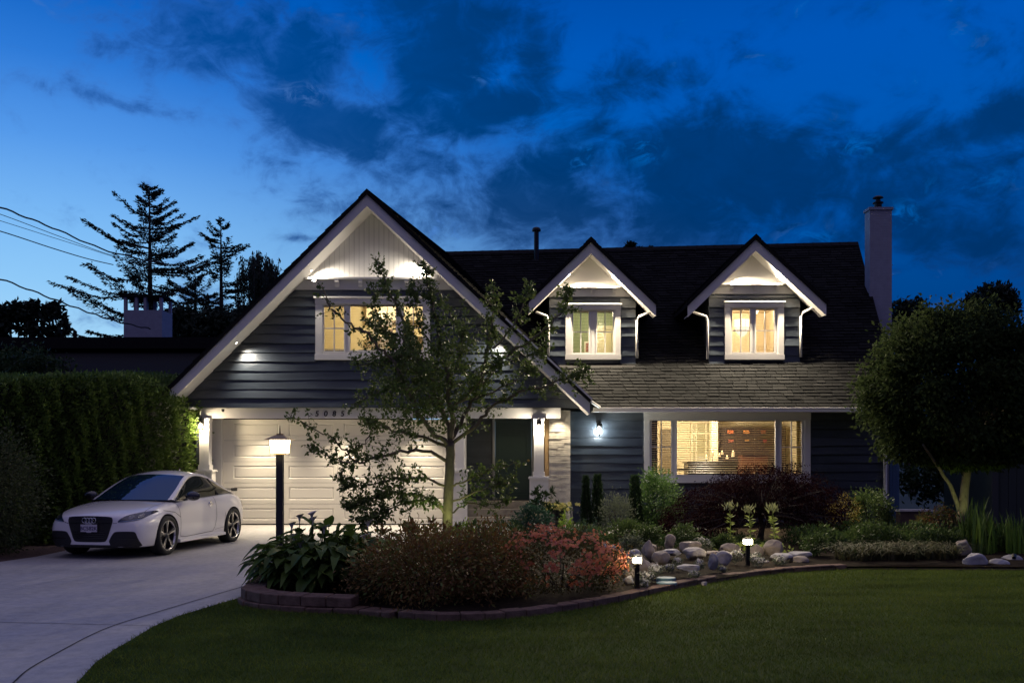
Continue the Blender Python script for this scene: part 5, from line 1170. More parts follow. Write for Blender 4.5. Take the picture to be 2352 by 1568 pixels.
for s in (-1, 1):
    m = MB(); V = []; n = len(RI)
    for i in range(n):
        a, b_ = Vector(RI[i]), Vector(RO[i]); mid = (a + b_) / 2 + Vector((.014, 0, .012))
        for p in (a, mid, b_, b_ - Vector((.02, 0, .004))): V.append((s * p.x, p.y, p.z))
    m.add(V, [(i * 4 + k, i * 4 + 4 + k, i * 4 + 5 + k, i * 4 + 1 + k) for i in range(n - 1) for k in range(3)]); m.build('roof_pillar', paintm, car, smooth=True)
    m = MB(); V = []
    for i in range(n):
        a, b_ = Vector(RO[i]), Vector(BE[i])
        for k in range(7):
            t = k / 6; p = a.lerp(b_, t) + Vector((.03 * math.sin(t * math.pi) - .012, 0, 0)); V.append((s * p.x, p.y, p.z))
    m.add(V, [(i * 7 + k, i * 7 + 7 + k, i * 7 + 8 + k, i * 7 + 1 + k) for i in range(n - 1) for k in range(6)]); m.build('side_window', sglass, car, smooth=True)
    m = MB(); b5 = Vector(RO[5 * K + 2]); e5 = Vector(BE[5 * K + 2]); m.tube([(s * (b5.x + .004), b5.y, b5.z), (s * (e5.x + .012), e5.y, e5.z)], .012, 5); m.build('window_divider', matb, car)
    # rear quarter between belt/rail end and the tail
    m = MB(); V = []
    RQ = [Vector(RI[i]) for i in range(6 * K, 8 * K + 1)]; OQ = [Vector(RO[i]) for i in range(6 * K, 8 * K + 1)]
    for i, (a, b_) in enumerate(zip(RQ, OQ)):
        f = i / (2 * K); e_ = Vector((.80 - .06 * f, b_.y + .1 * f, .955 - .01 * f))
        for p in (a, (a + b_) / 2 + Vector((.012, 0, .01)), b_.lerp(e_, f)): V.append((s * p.x, p.y, p.z - .004))
    m.add(V, [(i * 3 + k, i * 3 + 3 + k, i * 3 + 4 + k, i * 3 + 1 + k) for i in range(2 * K) for k in range(2)]); m.build('rear_quarter', paintm, car, smooth=True)
    # mirrors
    m = MB(); t_ = bmesh.new(); bmesh.ops.create_uvsphere(t_, u_segments=20, v_segments=12, radius=1)
    for v in t_.verts:
        q = v.co; v.co = Vector((s * 1.0 + q.x * .145, -.56 + q.y * .08 * (1 if q.y < 0 else .35), .985 + q.z * .085))
    me = bpy.data.meshes.new('wing_mirror'); t_.to_mesh(me); t_.free(); mo = finish('wing_mirror', me, M('mirror_shell', (.01, .01, .014), .15, coat=1), car, True)
    m.tube([(s * .82, -.56, .915), (s * .90, -.56, .93)], .02, 6); m.build('mirror_arm', matb, mo)
# spoiler wing, antenna, tail lights
m = MB(); V = []
for x in np.linspace(-.62, .62, 15):
    z = 1.035 - .02 * (abs(x) / .62) ** 3; V += [(x, 1.72, z), (x, 1.80, z + .02), (x, 1.93, z + .015), (x, 1.93, z - .005), (x, 1.76, z - .012)]
m.add(V, [(5 * i + k, 5 * i + 5 + k, 5 * i + 5 + (k + 1) % 5, 5 * i + (k + 1) % 5) for i in range(14) for k in range(5)] + [(0, 1, 2, 3, 4), (74, 73, 72, 71, 70)])
for sx in (-.4, .4): m.box(sx - .012, sx + .012, 1.76, 1.86, .95, 1.03)
for sx in (-.63, .63): m.box(sx - .008, sx + .008, 1.71, 1.95, .985, 1.05)
m.build('rear_spoiler', matb, car)
m = MB(); m.add([(-.012, .74, 1.385), (.012, .74, 1.385), (0, .86, 1.36), (0, .80, 1.45)], [(0, 1, 3), (1, 2, 3), (2, 0, 3)]); m.build('antenna', paintm, car)
for s in (-1, 1): decal([(1.80, .66), (1.80, .80), (1.98, .78), (1.99, .68)], 'tail_light', M('tail_red', (.25, .01, .01), .15, coat=1), car, axis='x', side=s, off=.006)
for s in (-1, 1): decal([(.87, .50), (.885, .62), (.90, .62), (.888, .50)], 'side_marker', M('marker_grey', (.3, .28, .28), .3), car, axis='x', side=s, off=.005)
# number plate, rings, frame text
hp, _, _, _ = bvh.ray_cast(Vector((0, -4, .5)), Vector((0, 1, 0))); py_ = hp.y - .03
m = MB(); m.box(-.155, .155, py_, py_ + .02, .435, .60); plh = m.build('plate_holder', matb, car, bevel=.006)
m = MB(); m.box(-.148, .148, py_ - .006, py_ - .001, .455, .575); m.prism_y([(-.05, .456), (-.035, .442), (.035, .442), (.05, .456)], py_ - .005, py_ - .001); m.build('number_plate', M('plate_white', (.55, .52, .58), .5), plh)
ptx = M('plate_blue', (.05, .04, .12), .5)
def ctext(s, size, x, z, mat, off=0): return text_mesh('lettering', s, size, (x, py_ - .0085, z), mat, plh, ext=.0012, off=off)
ctext('BC5', .088, -.078, .482, ptx, .001); ctext('82K', .088, .078, .482, ptx, .001); ctext('~', .05, 0, .492, ptx)
ctext('COWELL', .030, 0, .579, M('plate_lettering', (.55, .55, .6), .4), off=.001)
m = MB(); hb, _, _, _ = bvh.ray_cast(Vector((0, -4, .645)), Vector((0, 1, 0)))
for k in range(4):
    cx = -.083 + k * .0553; m.tube([(cx + .041 * math.cos(a), hb.y - .03, .642 + .041 * math.sin(a)) for a in np.linspace(0, 2 * math.pi, 25)], .0055, 6, cap=False)
m.build('emblem', chrome, car, smooth=True)
for s in (-1, 1):
    pass
m = MB(); m.box(-.6, .6, -1.7, 1.75, .15, .3); m.build('underbody', matb, car)
# wheels
tyre = M('tyre_rubber', (.012, .012, .012), .75, bump=(60, .4)); rimd = M('rim_gunmetal', (.09, .09, .095), .35, metal=.7); riml = M('rim_polished', (.62, .6, .58), .25, metal=.9); disc = M('brake_disc', (.12, .11, .11), .4, metal=.8)
for wy in WY:
    for s in (-1, 1):
        c = Vector((s * .80, wy, WR))
        m = MB(); m.lathe([(.252, .105), (.27, .118), (.31, .118), (.332, .10), (.338, .06), (.338, -.06), (.332, -.1), (.30, -.12), (.252, -.1)], c, 56, 'x') if s > 0 else m.lathe([(.252, -.105), (.27, -.118), (.31, -.118), (.332, -.10), (.338, -.06), (.338, .06), (.332, .1), (.30, .12), (.252, .1)], c, 56, 'x')
        w = m.build('wheel', tyre, car, smooth=True)
        m = MB(); o_ = s
        m.lathe([(.238, o_ * .07), (.246, o_ * .108), (.256, o_ * .108), (.256, o_ * .095)], c, 56, 'x'); m.build('rim_ring', riml, w, smooth=True)
        m = MB(); m.lathe([(.245, o_ * .085), (.235, -o_ * .1), (.0, -o_ * .1)], c, 40, 'x'); m.build('rim_barrel', matb, w, smooth=True)
        m = MB(); m.lathe([(0, o_ * .005), (.15, o_ * .005), (.15, -o_ * .01)], c, 36, 'x'); m.build('brake_disc', disc, w)
        m = MB(); dk_ = MB()
        for k in range(5):
            a0 = k * 2 * math.pi / 5 + .35
            def P_(r, a, x): return (c.x + s * x, c.y + r * math.cos(a) * s, c.z + r * math.sin(a))
            # curved rotor spoke: wide dark outer face, bright machined flank
            m.add([P_(.04, a0 - .5, .085), P_(.04, a0 + .55, .085), P_(.13, a0 + .22, .088), P_(.244, a0 + .23, .10), P_(.244, a0 - .16, .10), P_(.13, a0 - .12, .088),
                   P_(.04, a0 - .5, .04), P_(.04, a0 + .55, .04), P_(.13, a0 + .24, .04), P_(.244, a0 + .25, .05), P_(.244, a0 - .18, .05), P_(.13, a0 - .14, .04)],
                  [(0, 1, 2, 5), (5, 2, 3, 4), (1, 7, 8, 2), (2, 8, 9, 3), (0, 5, 11, 6), (5, 4, 10, 11)])
            dk_.add([P_(.075, a0 - .24, .0895), P_(.13, a0 - .115, .0895), P_(.244, a0 - .15, .1015), P_(.244, a0 - .03, .1015), P_(.13, a0 - .02, .0895), P_(.075, a0 - .05, .0895)], [(0, 1, 4, 5), (1, 2, 3, 4)])
        m.build('spoke', rimd, w); dk_.build('spoke_face', riml, w)
        m = MB(); m.lathe([(0, o_ * .1), (.028, o_ * .1), (.04, o_ * .092), (.05, o_ * .08)], c, 20, 'x'); m.build('hub_cap', rimd, w, smooth=True)
# ================================================================ PLANTS
barkm = M('bark_grey', (.13, .105, .075), .9, bump=(26, .9, (1, 1, .5)), var=(14, .35, (1, 1, .4)))
barkd = M('bark_dark', (.05, .036, .028), .9, bump=(26, .8))
crab = leafmat('tree_leaf', (.035, .058, .016), (.06, .088, .025), (.08, .10, .035), .5, .3)
def tri(V): return V
def jitter_line(P, k=3, amp=.03):
    Q = smoothpts([tuple(p) for p in P], k); return [Vector(q) + Vector([random.gauss(0, amp) for _ in range(3)]) * (0 < i < len(Q) - 1) for i, q in enumerate(Q)]
# ---- the slender garden tree in front of the house
def zb_(x, y): return 643.1 + x * .4102, 569.6 + y * .4102
YT = 17.0
def BP(pts, dy): n = len(pts); return [W(*zb_(*p), YT + dy * (i / max(1, n - 1))) for i, p in enumerate(pts)]
tree = thing('garden_tree', 'slender multi-branched deciduous tree standing before the garage and gable', 'tree', (W(1028, 1215, YT).x, YT, .05))
trunk = MB(); tp = [W(1028, 1251, YT)] + BP([(935, 1568), (945, 1350), (952, 1200), (955, 1090)], 0)
trunk.tube(jitter_line(tp, 3, .006), list(np.linspace(.10, .078, len(smoothpts([tuple(p) for p in tp], 3)))), 12)
main = [([(955, 1100), (870, 1050), (800, 960), (755, 880), (700, 760), (640, 640), (560, 560), (470, 470), (370, 410), (290, 350), (262, 290), (240, 215)], -.9, .045, .22, .25),
        ([(955, 1090), (930, 960), (860, 800), (780, 640), (710, 480), (640, 300), (590, 190), (540, 75)], .5, .05, 1.0, 1),
        ([(955, 1090), (955, 900), (930, 700), (890, 480), (850, 300), (830, 200), (815, 110)], -.3, .05, 1.0, 1),
        ([(955, 1080), (1010, 980), (1080, 850), (1130, 720), (1160, 560), (1190, 400), (1200, 210)], .7, .045, 1.0, 1),
        ([(955, 1100), (1080, 1010), (1180, 900), (1300, 830), (1450, 780), (1570, 740), (1660, 700), (1735, 680)], -.6, .035, .75, 1),
        ([(1130, 760), (1230, 640), (1330, 560), (1450, 480), (1560, 380), (1600, 300), (1605, 230)], .3, .028, .9, 1),
        ([(1190, 560), (1290, 450), (1350, 340), (1390, 215)], -.4, .02, .9, 1),
        ([(945, 1200), (800, 1130), (640, 1150), (520, 1170), (430, 1200), (310, 1180), (190, 1125)], -1.0, .032, .8, 1),
        ([(430, 1200), (370, 1140), (290, 1060), (180, 1010), (50, 930)], -.6, .016, .45, 1),
        ([(945, 1120), (800, 1060), (640, 1020), (520, 970), (460, 950)], .6, .03, .9, 1),
        ([(520, 1000), (470, 1080), (430, 1120), (400, 1150)], .2, .012, .9, 1),
        ([(945, 1350), (820, 1290), (640, 1290), (470, 1330), (345, 1300)], -.9, .024, 1.5, 1),
        ([(935, 1480), (800, 1390), (640, 1370), (500, 1400), (360, 1440)], -.7, .024, 2.0, 1.2),
        ([(935, 1500), (860, 1420), (700, 1430), (560, 1480), (470, 1520)], -1.1, .022, 1.8, 1.2),
        ([(950, 1340), (1060, 1290), (1180, 1240), (1340, 1200)], -.5, .02, .7, 1), ([(950, 1430), (1080, 1370), (1200, 1330), (1330, 1290)], -.9, .02, .8, 1),
        ([(950, 1480), (1060, 1440), (1180, 1440), (1300, 1400)], -.4, .016, .7, 1),
        ([(930, 700), (820, 640), (700, 600), (560, 640), (430, 660)], -.4, .02, .9, 1), ([(900, 860), (760, 800), (620, 780), (500, 830), (400, 880)], .4, .02, .9, 1),
        ([(940, 900), (1060, 820), (1150, 700), (1230, 640)], -.7, .022, .9, 1), ([(930, 760), (1000, 640), (1020, 500), (960, 380), (910, 300)], .5, .022, .9, 1),
        ([(880, 560), (800, 480), (760, 350), (750, 200)], -.4, .016, .9, 1), ([(900, 760), (760, 700), (640, 560), (560, 400), (520, 220)], .7, .02, 1.0, 1),
        ([(780, 640), (700, 520), (620, 470), (500, 430)], .2, .015, .7, 1), ([(1080, 850), (1200, 800), (1330, 730), (1420, 660)], .5, .02, .8, 1), ([(1180, 600), (1300, 620), (1400, 600), (1500, 540)], -.3, .016, .8, 1)]
tw = MB(); LC, LD = [], []
def grow(P, r0, dens, lsize, depth=0):
    P = jitter_line(P, 4, .018); n = len(P); rr = [r0 * (1 - .85 * i / (n - 1)) + .0022 for i in range(n)]
    (trunk if r0 > .018 else tw).tube(P, rr, 7 if r0 > .018 else 4, cap=False)
    L = sum((P[i + 1] - P[i]).length for i in range(n - 1))
    k = int(L * 24 * dens)
    for _ in range(k):
        f = random.uniform(.16, 1) ** .8; i = min(n - 2, int(f * (n - 1))); a = P[i].lerp(P[i + 1], random.random()); t = (P[i + 1] - P[i]).normalized()
        d = (t * .5 + Vector([random.gauss(0, .75) for _ in range(3)]) + Vector((0, 0, .15))).normalized(); l = random.uniform(.12, .42) * (1.15 - .5 * f)
        e = a + d * l; mid = a.lerp(e, .5) + Vector((0, 0, .02)); tw.tube([a, mid, e], [.004, .003, .0012], 3, cap=False)
        for _ in range(random.randint(9, 17)):
            g_ = random.random() ** .7; q = a.lerp(e, g_) + Vector([random.gauss(0, .018) for _ in range(3)]); LC.append(q); LD.append((d * .4 + Vector([random.gauss(0, .7) for _ in range(3)]) - Vector((0, 0, .35))))
for pts, dy, r, dn_, ls in main: grow(BP(pts, dy), r, dn_, ls)
# thicker inner crown
for _ in range(900):
    x = random.gauss(820, 190); y = random.gauss(720, 190)
    if not (430 < x < 1200 and 380 < y < 1040): continue
    a = W(*zb_(x, y), YT + random.gauss(0, .55))
    if abs(a.y - YT) > 1.3: continue
    d = Vector([random.gauss(0, 1) for _ in range(3)]).normalized(); e = a + d * random.uniform(.15, .4); tw.tube([a, e], [.003, .001], 3, cap=False)
    for _ in range(random.randint(6, 12)): LC.append(a.lerp(e, random.random()) + Vector([random.gauss(0, .03) for _ in range(3)])); LD.append(Vector([random.gauss(0, 1) for _ in range(3)]))
trunk.build('trunk', barkm, tree, smooth=True); tw.build('twig', barkd, tree)
V, F_ = leaves(LC, .068, 1.75, LD, .6); npmesh('crown', V, F_, crab, tree)
print('tree leaves', len(LC))

def ell_points(n, c, r, shell=.75, clump=None, cr=.22, zmin=.08, flat=0):
    """points spread in clumps through an ellipsoid's outer volume"""
    c = np.array(c); r = np.array(r); K = clump or max(12, n // 45)
    d = unit(RNG.normal(size=(K, 3))); rad = (shell + (1 - shell) * RNG.random(K)) * RNG.uniform(.86, 1.06, K); cc = d * rad[:, None]
    idx = RNG.integers(0, K, n); P = cc[idx] + RNG.normal(0, cr, (n, 3)); P = P * r + c
    N = unit((P - c) / r); k = P[:, 2] > zmin; return P[k], N[k]
def bush(name, label, cat, c, r, n, size, mat, elong=2.2, shell=.7, cr=.16, stems=6, group=None, zmin=.08, core=True, up=0.0, spread=.9, clump=None):
    t = thing(name, label, cat, (c[0], c[1], zmin - .02), group)
    P, N = ell_points(n, c, r, shell, clump, cr, zmin); N = N + np.array([0, 0, up])
    V, F_ = leaves(P, size, elong, N, spread); npmesh('foliage', V, F_, mat, t)
    m = MB(); base = Vector((c[0], c[1], zmin - .05))
    for k in range(stems):
        a = 6.28 * k / stems + random.random(); e = Vector(c) + Vector((r[0] * .6 * math.cos(a), r[1] * .6 * math.sin(a), r[2] * random.uniform(0, .6))); m.tube([base + Vector((random.uniform(-.05, .05), random.uniform(-.05, .05), 0)), base.lerp(e, .5) + Vector((0, 0, .08)), e], [.02, .014, .006], 5)
    m.build('stem', barkd, t); return t
def flowers(parent, P, size, mat, petals=5, name='flower', N=None, cup=.35):
    V = []; Fc = []; n = len(P)
    for i, p in enumerate(P):
        p = Vector(p); nrm = (Vector(N[i]) if N is not None else Vector((random.gauss(0, .5), -1, random.gauss(.4, .5)))).normalized(); a = nrm.orthogonal().normalized(); b_ = nrm.cross(a); s = size * random.uniform(.75, 1.2); ph = random.random() * 6
        for k in range(petals):
            g_ = ph + 6.283 * k / petals; u = a * math.cos(g_) + b_ * math.sin(g_); v = nrm.cross(u); bI = len(V); V += [p, p + u * s * .6 + v * s * .36 + nrm * s * cup * .6, p + u * s + nrm * s * cup, p + u * s * .6 - v * s * .36 + nrm * s * cup * .6]; Fc.append((bI, bI + 1, bI + 2, bI + 3))
    return npmesh(name, np.array([tuple(v) for v in V]), np.array(Fc), mat, parent)
bronze = leafmat('bronze_leaf', (.10, .048, .018), (.15, .088, .028), (.09, .12, .03), .5, .25)
darkg = leafmat('dark_green_leaf', (.014, .03, .01), (.028, .05, .016), (.04, .06, .02), .45, .25)
midg = leafmat('mid_green_leaf', (.03, .055, .016), (.05, .08, .024), (.07, .095, .03), .5, .3)
limeg = leafmat('lime_leaf', (.14, .22, .03), (.2, .28, .04), None, .5, .4)
maroon = leafmat('maroon_leaf', (.007, .002, .003), (.012, .0035, .005), (.018, .006, .006), .8, .2, .02)
greyg = leafmat('grey_green_leaf', (.07, .085, .055), (.1, .115, .08), None, .6, .25)
yewm = leafmat('yew_leaf', (.012, .028, .012), (.022, .04, .016), (.03, .05, .02), .5, .2)
coral = leafmat('coral_petal', (.64, .17, .08), (.72, .34, .17), (.66, .22, .19), .6, .35)
whitep = leafmat('white_petal', (.62, .6, .56), (.7, .68, .66), None, .6, .35)
yellowp = leafmat('yellow_petal', (.6, .55, .16), (.7, .62, .25), None, .6, .35)
# bronze azalea mass (two overlapping shrubs) and the coral azalea
def at(px, py, Y): return tuple(W(px, py, Y))
c = at(985, 1318, 11.0); bush('azalea_shrub', 'large dark bronze-leaved azalea in front of the slender tree trunk', 'shrub', (c[0] * .98, 10.72, .42), (.74, .82, .43), 11500, .05, bronze, 2.4, .6, .2)
c = at(1120, 1300, 11.5); bush('azalea_shrub', 'dark bronze azalea between the large one and the coral flowering one', 'shrub', (c[0], 11.15, .42), (.54, .82, .44), 7500, .05, bronze, 2.4, .6, .2)
c = at(880, 1340, 10.9); bush('low_shrub', 'low yellowish bronze shrub spilling onto the block wall end', 'shrub', (c[0], 10.75, .3), (.36, .4, .27), 2600, .045, leafmat('olive_leaf', (.05, .035, .012), (.07, .06, .02), None), 2.4, .6, .2)
co = thing('flowering_azalea', 'coral pink flowering azalea at the edge of the rock garden', 'shrub', (at(1290, 1300, 11.6)[0], 11.55, .06))
P, N = ell_points(8000, (co.location.x - .07, 11.55, .36), (.82, .72, .41), .7, None, .17, .1); V, F_ = leaves(P, .04, 2.2, N, .9); npmesh('foliage', V, F_, leafmat('azalea_leaf', (.03, .035, .012), (.06, .04, .016), (.035, .06, .016)), co)
P, N = ell_points(2600, (co.location.x - .07, 11.52, .41), (.84, .75, .43), .93, 170, .06, .2); k = N[:, 1] < .45; P, N = P[k], N[k]
flowers(co, P[:1150], .026, coral, 5, 'flower', N[:1150] + RNG.normal(0, .35, (len(P[:1150]), 3)))
m = MB()
for k in range(8): a = k * .785; m.tube([(co.location.x, 11.55, .02), (co.location.x + .4 * math.cos(a), 11.55 + .4 * math.sin(a), .45)], [.016, .006], 5)
m.build('stem', barkd, co)
# calla lily clump: big arrow leaves on stalks, white spathes
ca = thing('calla_lily_clump', 'calla lily clump with big glossy leaves beside the lamp post', 'plant', (WX(745, 11.9), 11.9, .06)); callam = leafmat('calla_leaf', (.035, .06, .012), (.06, .095, .018), (.08, .13, .025), .5, .35, .2)
lm, stn = MB(), MB(); cx = WX(742, 11.9)
def big_leaf(mb, base, tip_dir, L, w, bend):
    d = Vector(tip_dir).normalized(); side = d.cross(Vector((0, 0, 1)) if abs(d.z) < .9 else Vector((1, 0, 0))).normalized(); nrm = side.cross(d); prof = [(-.14, .0, .35), (0, .06, .75), (.2, .1, 1), (.45, .1, .85), (.7, .04, .5), (.88, -.06, .2), (1, -.16, .0)]
    V = []
    wavy = random.uniform(0, 6)
    for t, h, wf in prof:
        c_ = Vector(base) + d * L * t - Vector((0, 0, 1)) * bend * L * max(0, t) ** 2; wv = math.sin(t * 9 + wavy) * w * .12
        for s in (-1, -.5, 0, .5, 1): V.append(c_ + side * w * wf * s + nrm * (abs(s) * w * .38 * wf + wv * abs(s)))
    mb.add(V, [(5 * i + k, 5 * i + k + 1, 5 * i + k + 6, 5 * i + k + 5) for i in range(6) for k in range(4)])
for i in range(520):
    a = random.uniform(0, 6.283); q = math.sqrt(random.random()); bx, by = cx + .62 * q * math.cos(a) + .05, 11.85 + .62 * q * math.sin(a); h = random.uniform(.25, .78) * (1.1 - .45 * q); out = Vector((math.cos(a), math.sin(a), 0)) * (.15 + q * .8) * random.uniform(.6, 1.2)
    top_ = Vector((bx + out.x * .3, by + out.y * .3, .06 + h)); stn.tube([(bx, by, .05), (bx + out.x * .1, by + out.y * .1, .06 + h * .6), top_], [.008, .007, .005], 4, cap=False)
    d = Vector((out.x + random.gauss(0, .35), out.y + random.gauss(0, .35) - .15, random.uniform(-.1, 1.1 - q))); big_leaf(lm, top_, d, random.uniform(.16, .30), random.uniform(.055, .095), random.uniform(.2, .75))
lm.build('foliage', callam, ca, smooth=True); spm = M('spathe', (.62, .55, .5), .5)
for px, py in ((688, 1186), (670, 1204), (716, 1180), (718, 1192), (744, 1212), (676, 1230), (690, 1248), (774, 1236), (727, 1264), (845, 1200), (835, 1232), (767, 1266)):
    Yc = random.uniform(11.45, 11.9); p = W(px, py, Yc); stn.tube([(p.x + random.uniform(-.04, .04), Yc + .05, .06), (p.x, Yc + .02, p.z * .5), (p.x, Yc, p.z - .05)], .006, 5, cap=False)
    m = MB(); t_ = random.uniform(-.5, .5); K = 14; V = []
    for j, (r, h) in enumerate(((.006, -.07), (.012, -.04), (.02, -.01), (.034, .015), (.048, .022))):
        for k in range(K):
            g_ = 6.283 * k / K; ex = 1 + (.7 if j >= 3 else 0) * max(0, math.cos(g_ - t_)) ** 3; V.append((p.x + r * ex * math.cos(g_), Yc + r * ex * math.sin(g_), p.z + h + (.02 * math.cos(g_ - t_) if j >= 3 else 0)))
    m.add(V, [(j * K + k, j * K + (k + 1) % K, (j + 1) * K + (k + 1) % K, (j + 1) * K + k) for j in range(4) for k in range(K)]); m.build('flower', spm, ca, smooth=True)
stn.build('stalk', midg, ca)
# rhododendron-like shrub behind, with upright rosettes
def rosette_shrub(name, label, c, r, n, size, mat, group=None):
    t = thing(name, label, 'shrub', (c[0], c[1], .06), group); P, N = ell_points(n, c, r, .6, n, .05, .1); LC_, LD_ = [], []; m = MB()
    for p, nn_ in zip(P, N):
        p = Vector(p); u = (Vector(nn_) * .5 + Vector((0, 0, .9))).normalized(); m.tube([(c[0] + (p.x - c[0]) * .4, c[1] + (p.y - c[1]) * .4, .08), p], [.006, .003], 3, cap=False)
        for k in range(8): LC_.append(p); LD_.append(u * .8 + Vector([random.gauss(0, .7) for _ in range(3)]))
    V, F_ = leaves(LC_, size, 3.2, LD_, .1); npmesh('foliage', V, F_, mat, t); m.build('stem', barkd, t)
rosette_shrub('rhododendron', 'loose shrub with starry leaf rosettes behind the bronze azalea, left of the tree trunk', (WX(950, 13.2), 13.2, .5), (.62, .45, .34), 170, .085, bronze)
rosette_shrub('rhododendron', 'green shrub with leaf rosettes just right of the tree trunk', (WX(1100, 13.6), 13.6, .42), (.5, .4, .33), 130, .08, midg)
bush('euonymus', 'small bright yellow green bush lit by a spot beside the tree trunk', 'shrub', (WX(1068, 15.5), 15.5, .35), (.26, .25, .25), 1100, .05, limeg, 1.8)
bush('hydrangea', 'rounded blue-green shrub with cream blossoms before the porch column', 'shrub', (WX(1222, 18.6), 18.6, .36), (.42, .38, .34), 2600, .06, leafmat('bluegreen_leaf', (.02, .05, .035), (.04, .08, .05), None, .35), 1.7)
hyd = bpy.data.objects['hydrangea']; P = [W(random.uniform(1205, 1245), random.uniform(1180, 1192), 18.5) for _ in range(60)]; flowers(hyd, P, .03, leafmat('cream_petal', (.6, .55, .35), (.68, .6, .4)), 4, 'blossom')
# petunias
PP = [ppos + Vector((random.gauss(0, pr_ * .8), random.gauss(0, pr_ * .6) - .03, random.uniform(.0, .14))) for _ in range(70)]
flowers(planter, PP, .045, yellowp, 5, 'blossoms', cup=.2); V, F_ = leaves([ppos + Vector((random.gauss(0, pr_ * .7), random.gauss(0, pr_ * .7), random.uniform(-.05, .12))) for _ in range(500)], .05, 1.8); npmesh('leaves', V, F_, midg, planter)
bush('golden_shrub', 'glowing lime green shrub uplit below the petunia pot', 'shrub', (WX(1297, 18.2), 18.2, .30), (.13, .13, .24), 700, .045, limeg, 2.2)
rosette_shrub('leafy_shrub', 'thin dark shrub with hanging leaves in front of the porch column', (WX(1248, 19.6), 19.6, .7), (.33, .25, .38), 60, .10, darkg)
# columnar yews
for px, r, top, lab in ((1346, .085, 1096, 'leftmost narrow columnar yew by the dark siding'), (1373, .11, 1092, 'middle columnar yew beside the leftmost one'), (1459, .12, 1094, 'columnar yew standing alone left of the front window')):
    Y = 19.4; x = WX(px, Y); h = WZ(top, Y); t = thing('columnar_yew', lab, 'tree', (x, Y, .06), 'columnar yews against the house'); n = 3800; z = .1 + (h - .1) * RNG.random(n) ** .9; rr = r * (1.15 - .45 * ((z / h) ** 3)) * (.55 + .55 * RNG.random(n)); a = RNG.uniform(0, 6.283, n) ; k = np.floor(a / .9) ; rr *= .85 + .3 * np.sin(k * 2.3 + z * 3)
    P = np.column_stack([x + rr * np.cos(a), Y + rr * np.sin(a), z]); D = np.column_stack([np.cos(a) * .35, np.sin(a) * .35, np.ones(n)]); V, F_ = leaves(P, .06, 4.5, D, .3); npmesh('foliage', V, F_, yewm, t)
    m = MB(); [m.tube([(x + random.uniform(-.03, .03), Y + random.uniform(-.03, .03), .03), (x + random.uniform(-r, r) * .6, Y, h * random.uniform(.8, .97))], [.02, .006], 5) for _ in range(4)]; m.build('stem', barkd, t)
# mixed shrubs against the siding
bush('spirea', 'feathery grey-green shrub between the columnar yews', 'shrub', (WX(1418, 18.6), 18.6, .48), (.32, .3, .5), 3200, .045, greyg, 2.6, .6, .2, up=.8)
bush('fern', 'fine-leaved green plant in front of the feathery shrub', 'plant', (WX(1432, 17.2), 17.2, .28), (.34, .3, .24), 1800, .06, midg, 4, .6, .2, up=.8)
bush('boxwood', 'tall fresh green shrub at the lower left corner of the front window', 'shrub', (WX(1512, 19.6), 19.6, .68), (.46, .42, .66), 5200, .058, leafmat('window_shrub_leaf', (.04, .085, .022), (.06, .11, .03), (.08, .13, .04)), 1.9, .6, .18)
bush('low_shrub', 'low green plant filling the bed right of the porch, behind the azalea', 'plant', (WX(1335, 17.0), 17.0, .25), (.38, .35, .22), 1800, .06, midg, 3.5, .6, .2, up=.5)
bush('low_shrub', 'low dark green shrub before the porch step, left of the hydrangea', 'shrub', (WX(1165, 17.2), 17.2, .27), (.4, .35, .22), 1900, .055, darkg, 2.2)
sp_ = thing('spurge', 'upright blue-green spurge stalks before the yews', 'plant', (WX(1350, 16.2), 16.2, .06)); LC_, LD_ = [], []; m = MB()
for _ in range(16):
    x, y = WX(1350, 16.2) + random.gauss(0, .14), 16.2 + random.gauss(0, .12); h = random.uniform(.3, .55); m.tube([(x, y, .05), (x + random.gauss(0, .03), y, .06 + h)], [.006, .004], 4)
    for k in range(40): LC_.append((x, y, .1 + h * random.random())); LD_.append((random.gauss(0, 1), random.gauss(0, 1), .5))
V, F_ = leaves(LC_, .05, 4, LD_, .1); npmesh('leaves', V, F_, leafmat('spurge_leaf', (.03, .06, .04), (.05, .09, .06)), sp_); m.build('stalk', midg, sp_)
